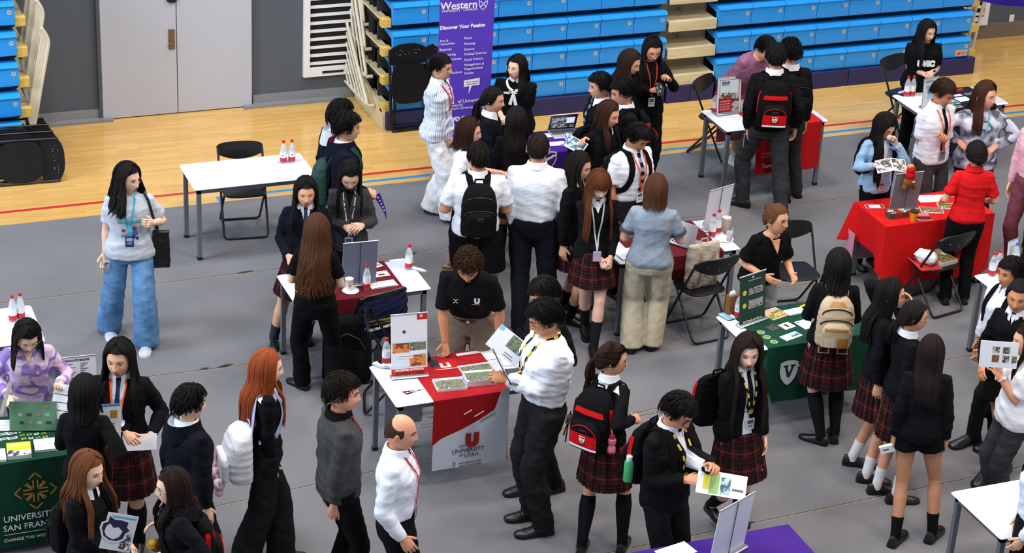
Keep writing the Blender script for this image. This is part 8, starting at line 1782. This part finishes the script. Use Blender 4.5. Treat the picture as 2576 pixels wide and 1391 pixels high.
mb.loft([[Vector((.235*k*math.copysign(abs(math.cos(a))**.6, math.cos(a)), -.225+.075*j*math.sin(a)+(.05 if z < .5 else 0), z)) for a in [2*PI*q/24 for q in range(24)]] for k, j, z in ((.75, .9, .40), (.95, 1.1, .46), (1, 1, .60), (1.0, .8, .72), (.9, .5, .79))]); me = vox(mb, .012, 3); wrinkle(me, .01, 8); j0 = fin(me, 'fabric', cmat('#141a38'), t); SJ = Surf(j0.data)
grid(SJ, [(.615-.045*k, -.20, .12) for k in range(2)], cmat('#b9a01c', 'paper'), 'yellow_stripe', j0)
for s_, z, wd, m_ in (('HO CHI MINH CITY', .595, .26, TXD), ('GLOBAL MEET 2025', .54, .30, TXW)): q, _ = SJ.front(-.04, z, .010, back=True); text(s_, .03, T(-.04, q.y-.006, z) @ Rx(PI/2), m_, 'lettering', j0, fit=wd, bold=.001)
L0 = ch_r.location; t = thing('magazine_stack', 'pile of green garden-photo magazines on the folding chair', 'magazines', L0+Vector((.06, .03, .452)), .2); mb = MB(); [mb.box(-.10, .10, -.13, .13, .005*k, .005*k+.004) for k in range(8)]; b0 = mb.build('stack', cmat('#d5d2c8', 'paper'), t, smooth=False); mb = MB(); mb.box(-.095, .095, -.125, .125, .0395, .0402); mb.build('cover_photo', PIC['pic_green'], b0, smooth=False)
t = thing('plastic_bag', 'crumpled white plastic bag on the magazines of the folding chair', 'bag', L0+Vector((-.10, .02, .455)), .3); mb = MB(); mb.ell((0, 0, .05), .09, .12, .06, 20, 12); me = mb.mesh('film', mat('plastic_white', '#dfe3ea', .3, bump=.8, bscale=60)); wrinkle(me, .022, 4, freq=40); link('film', me, t)
t = thing('leaflets', 'red-edged leaflets under the plastic bag on the folding chair', 'leaflets', L0+Vector((-.12, .0, .450)), -.1); MB().box(-.11, .11, -.15, .15, 0, .005).build('stack', cmat('#b5272c', 'paper'), t, smooth=False)
# swoosh towel bag by the brown bob woman
pd = PEOPLE['bobwhite']; c = P(1150, 590, .75); t = thing('tote_bag', 'black and white bag hanging beside the man with the black backpack', 'bag', c, AZ); mb = MB(); mb.loft([pk_ring(.07*k, -.05*j, .05*j, z) for k, j, z in ((.7, .8, -.24), (1, 1, -.18), (1, 1, .1), (.7, .7, .2))]); me = vox(mb, .009, 3); wrinkle(me, .006, 2); b0 = fin(me, 'bag_body', cmat('#18181b'), t); SJ = Surf(b0.data); grid(SJ, [(-.15+.05*k, -.045, .02+.012*k) for k in range(5)], cmat('#dfe3ea', 'paper'), 'white_panel', b0); mb = MB(); mb.tube([(-.04, 0, .18), (-.02, .02, .35), (.02, .02, .35), (.04, 0, .18)], (.008, .003), n=6); mb.build('strap', cmat('#18181b'), t)
# purple flag hanging across the top right corner, between camera and court
a, b_ = PD(2410, -6, 9.0), PD(2600, 24, 9.0); t = thing('hanging_flag', 'purple and white flag edge hanging at the top right corner', 'flag', a); v = b_-a; mb = MB(); rows = []
for k in range(13): u = k/12; p = v*u; rows.append([Vector((p.x, p.y+.02*math.sin(u*9), p.z)), Vector((p.x, p.y+.02*math.sin(u*9), p.z+.06)), Vector((p.x, p.y+.02*math.sin(u*9)+.01, p.z+.06)), Vector((p.x, p.y+.02*math.sin(u*9)+.01, p.z))])
mb.loft(rows); mb.build('purple_hem', cmat('#3a2c9c'), t); mb = MB(); mb.loft([[q+Vector((0, 0, .06 if i in (0, 3) else .35)) for i, q in enumerate(r)] for r in rows]); mb.build('white_field', cmat('#c9c6e6'), t)
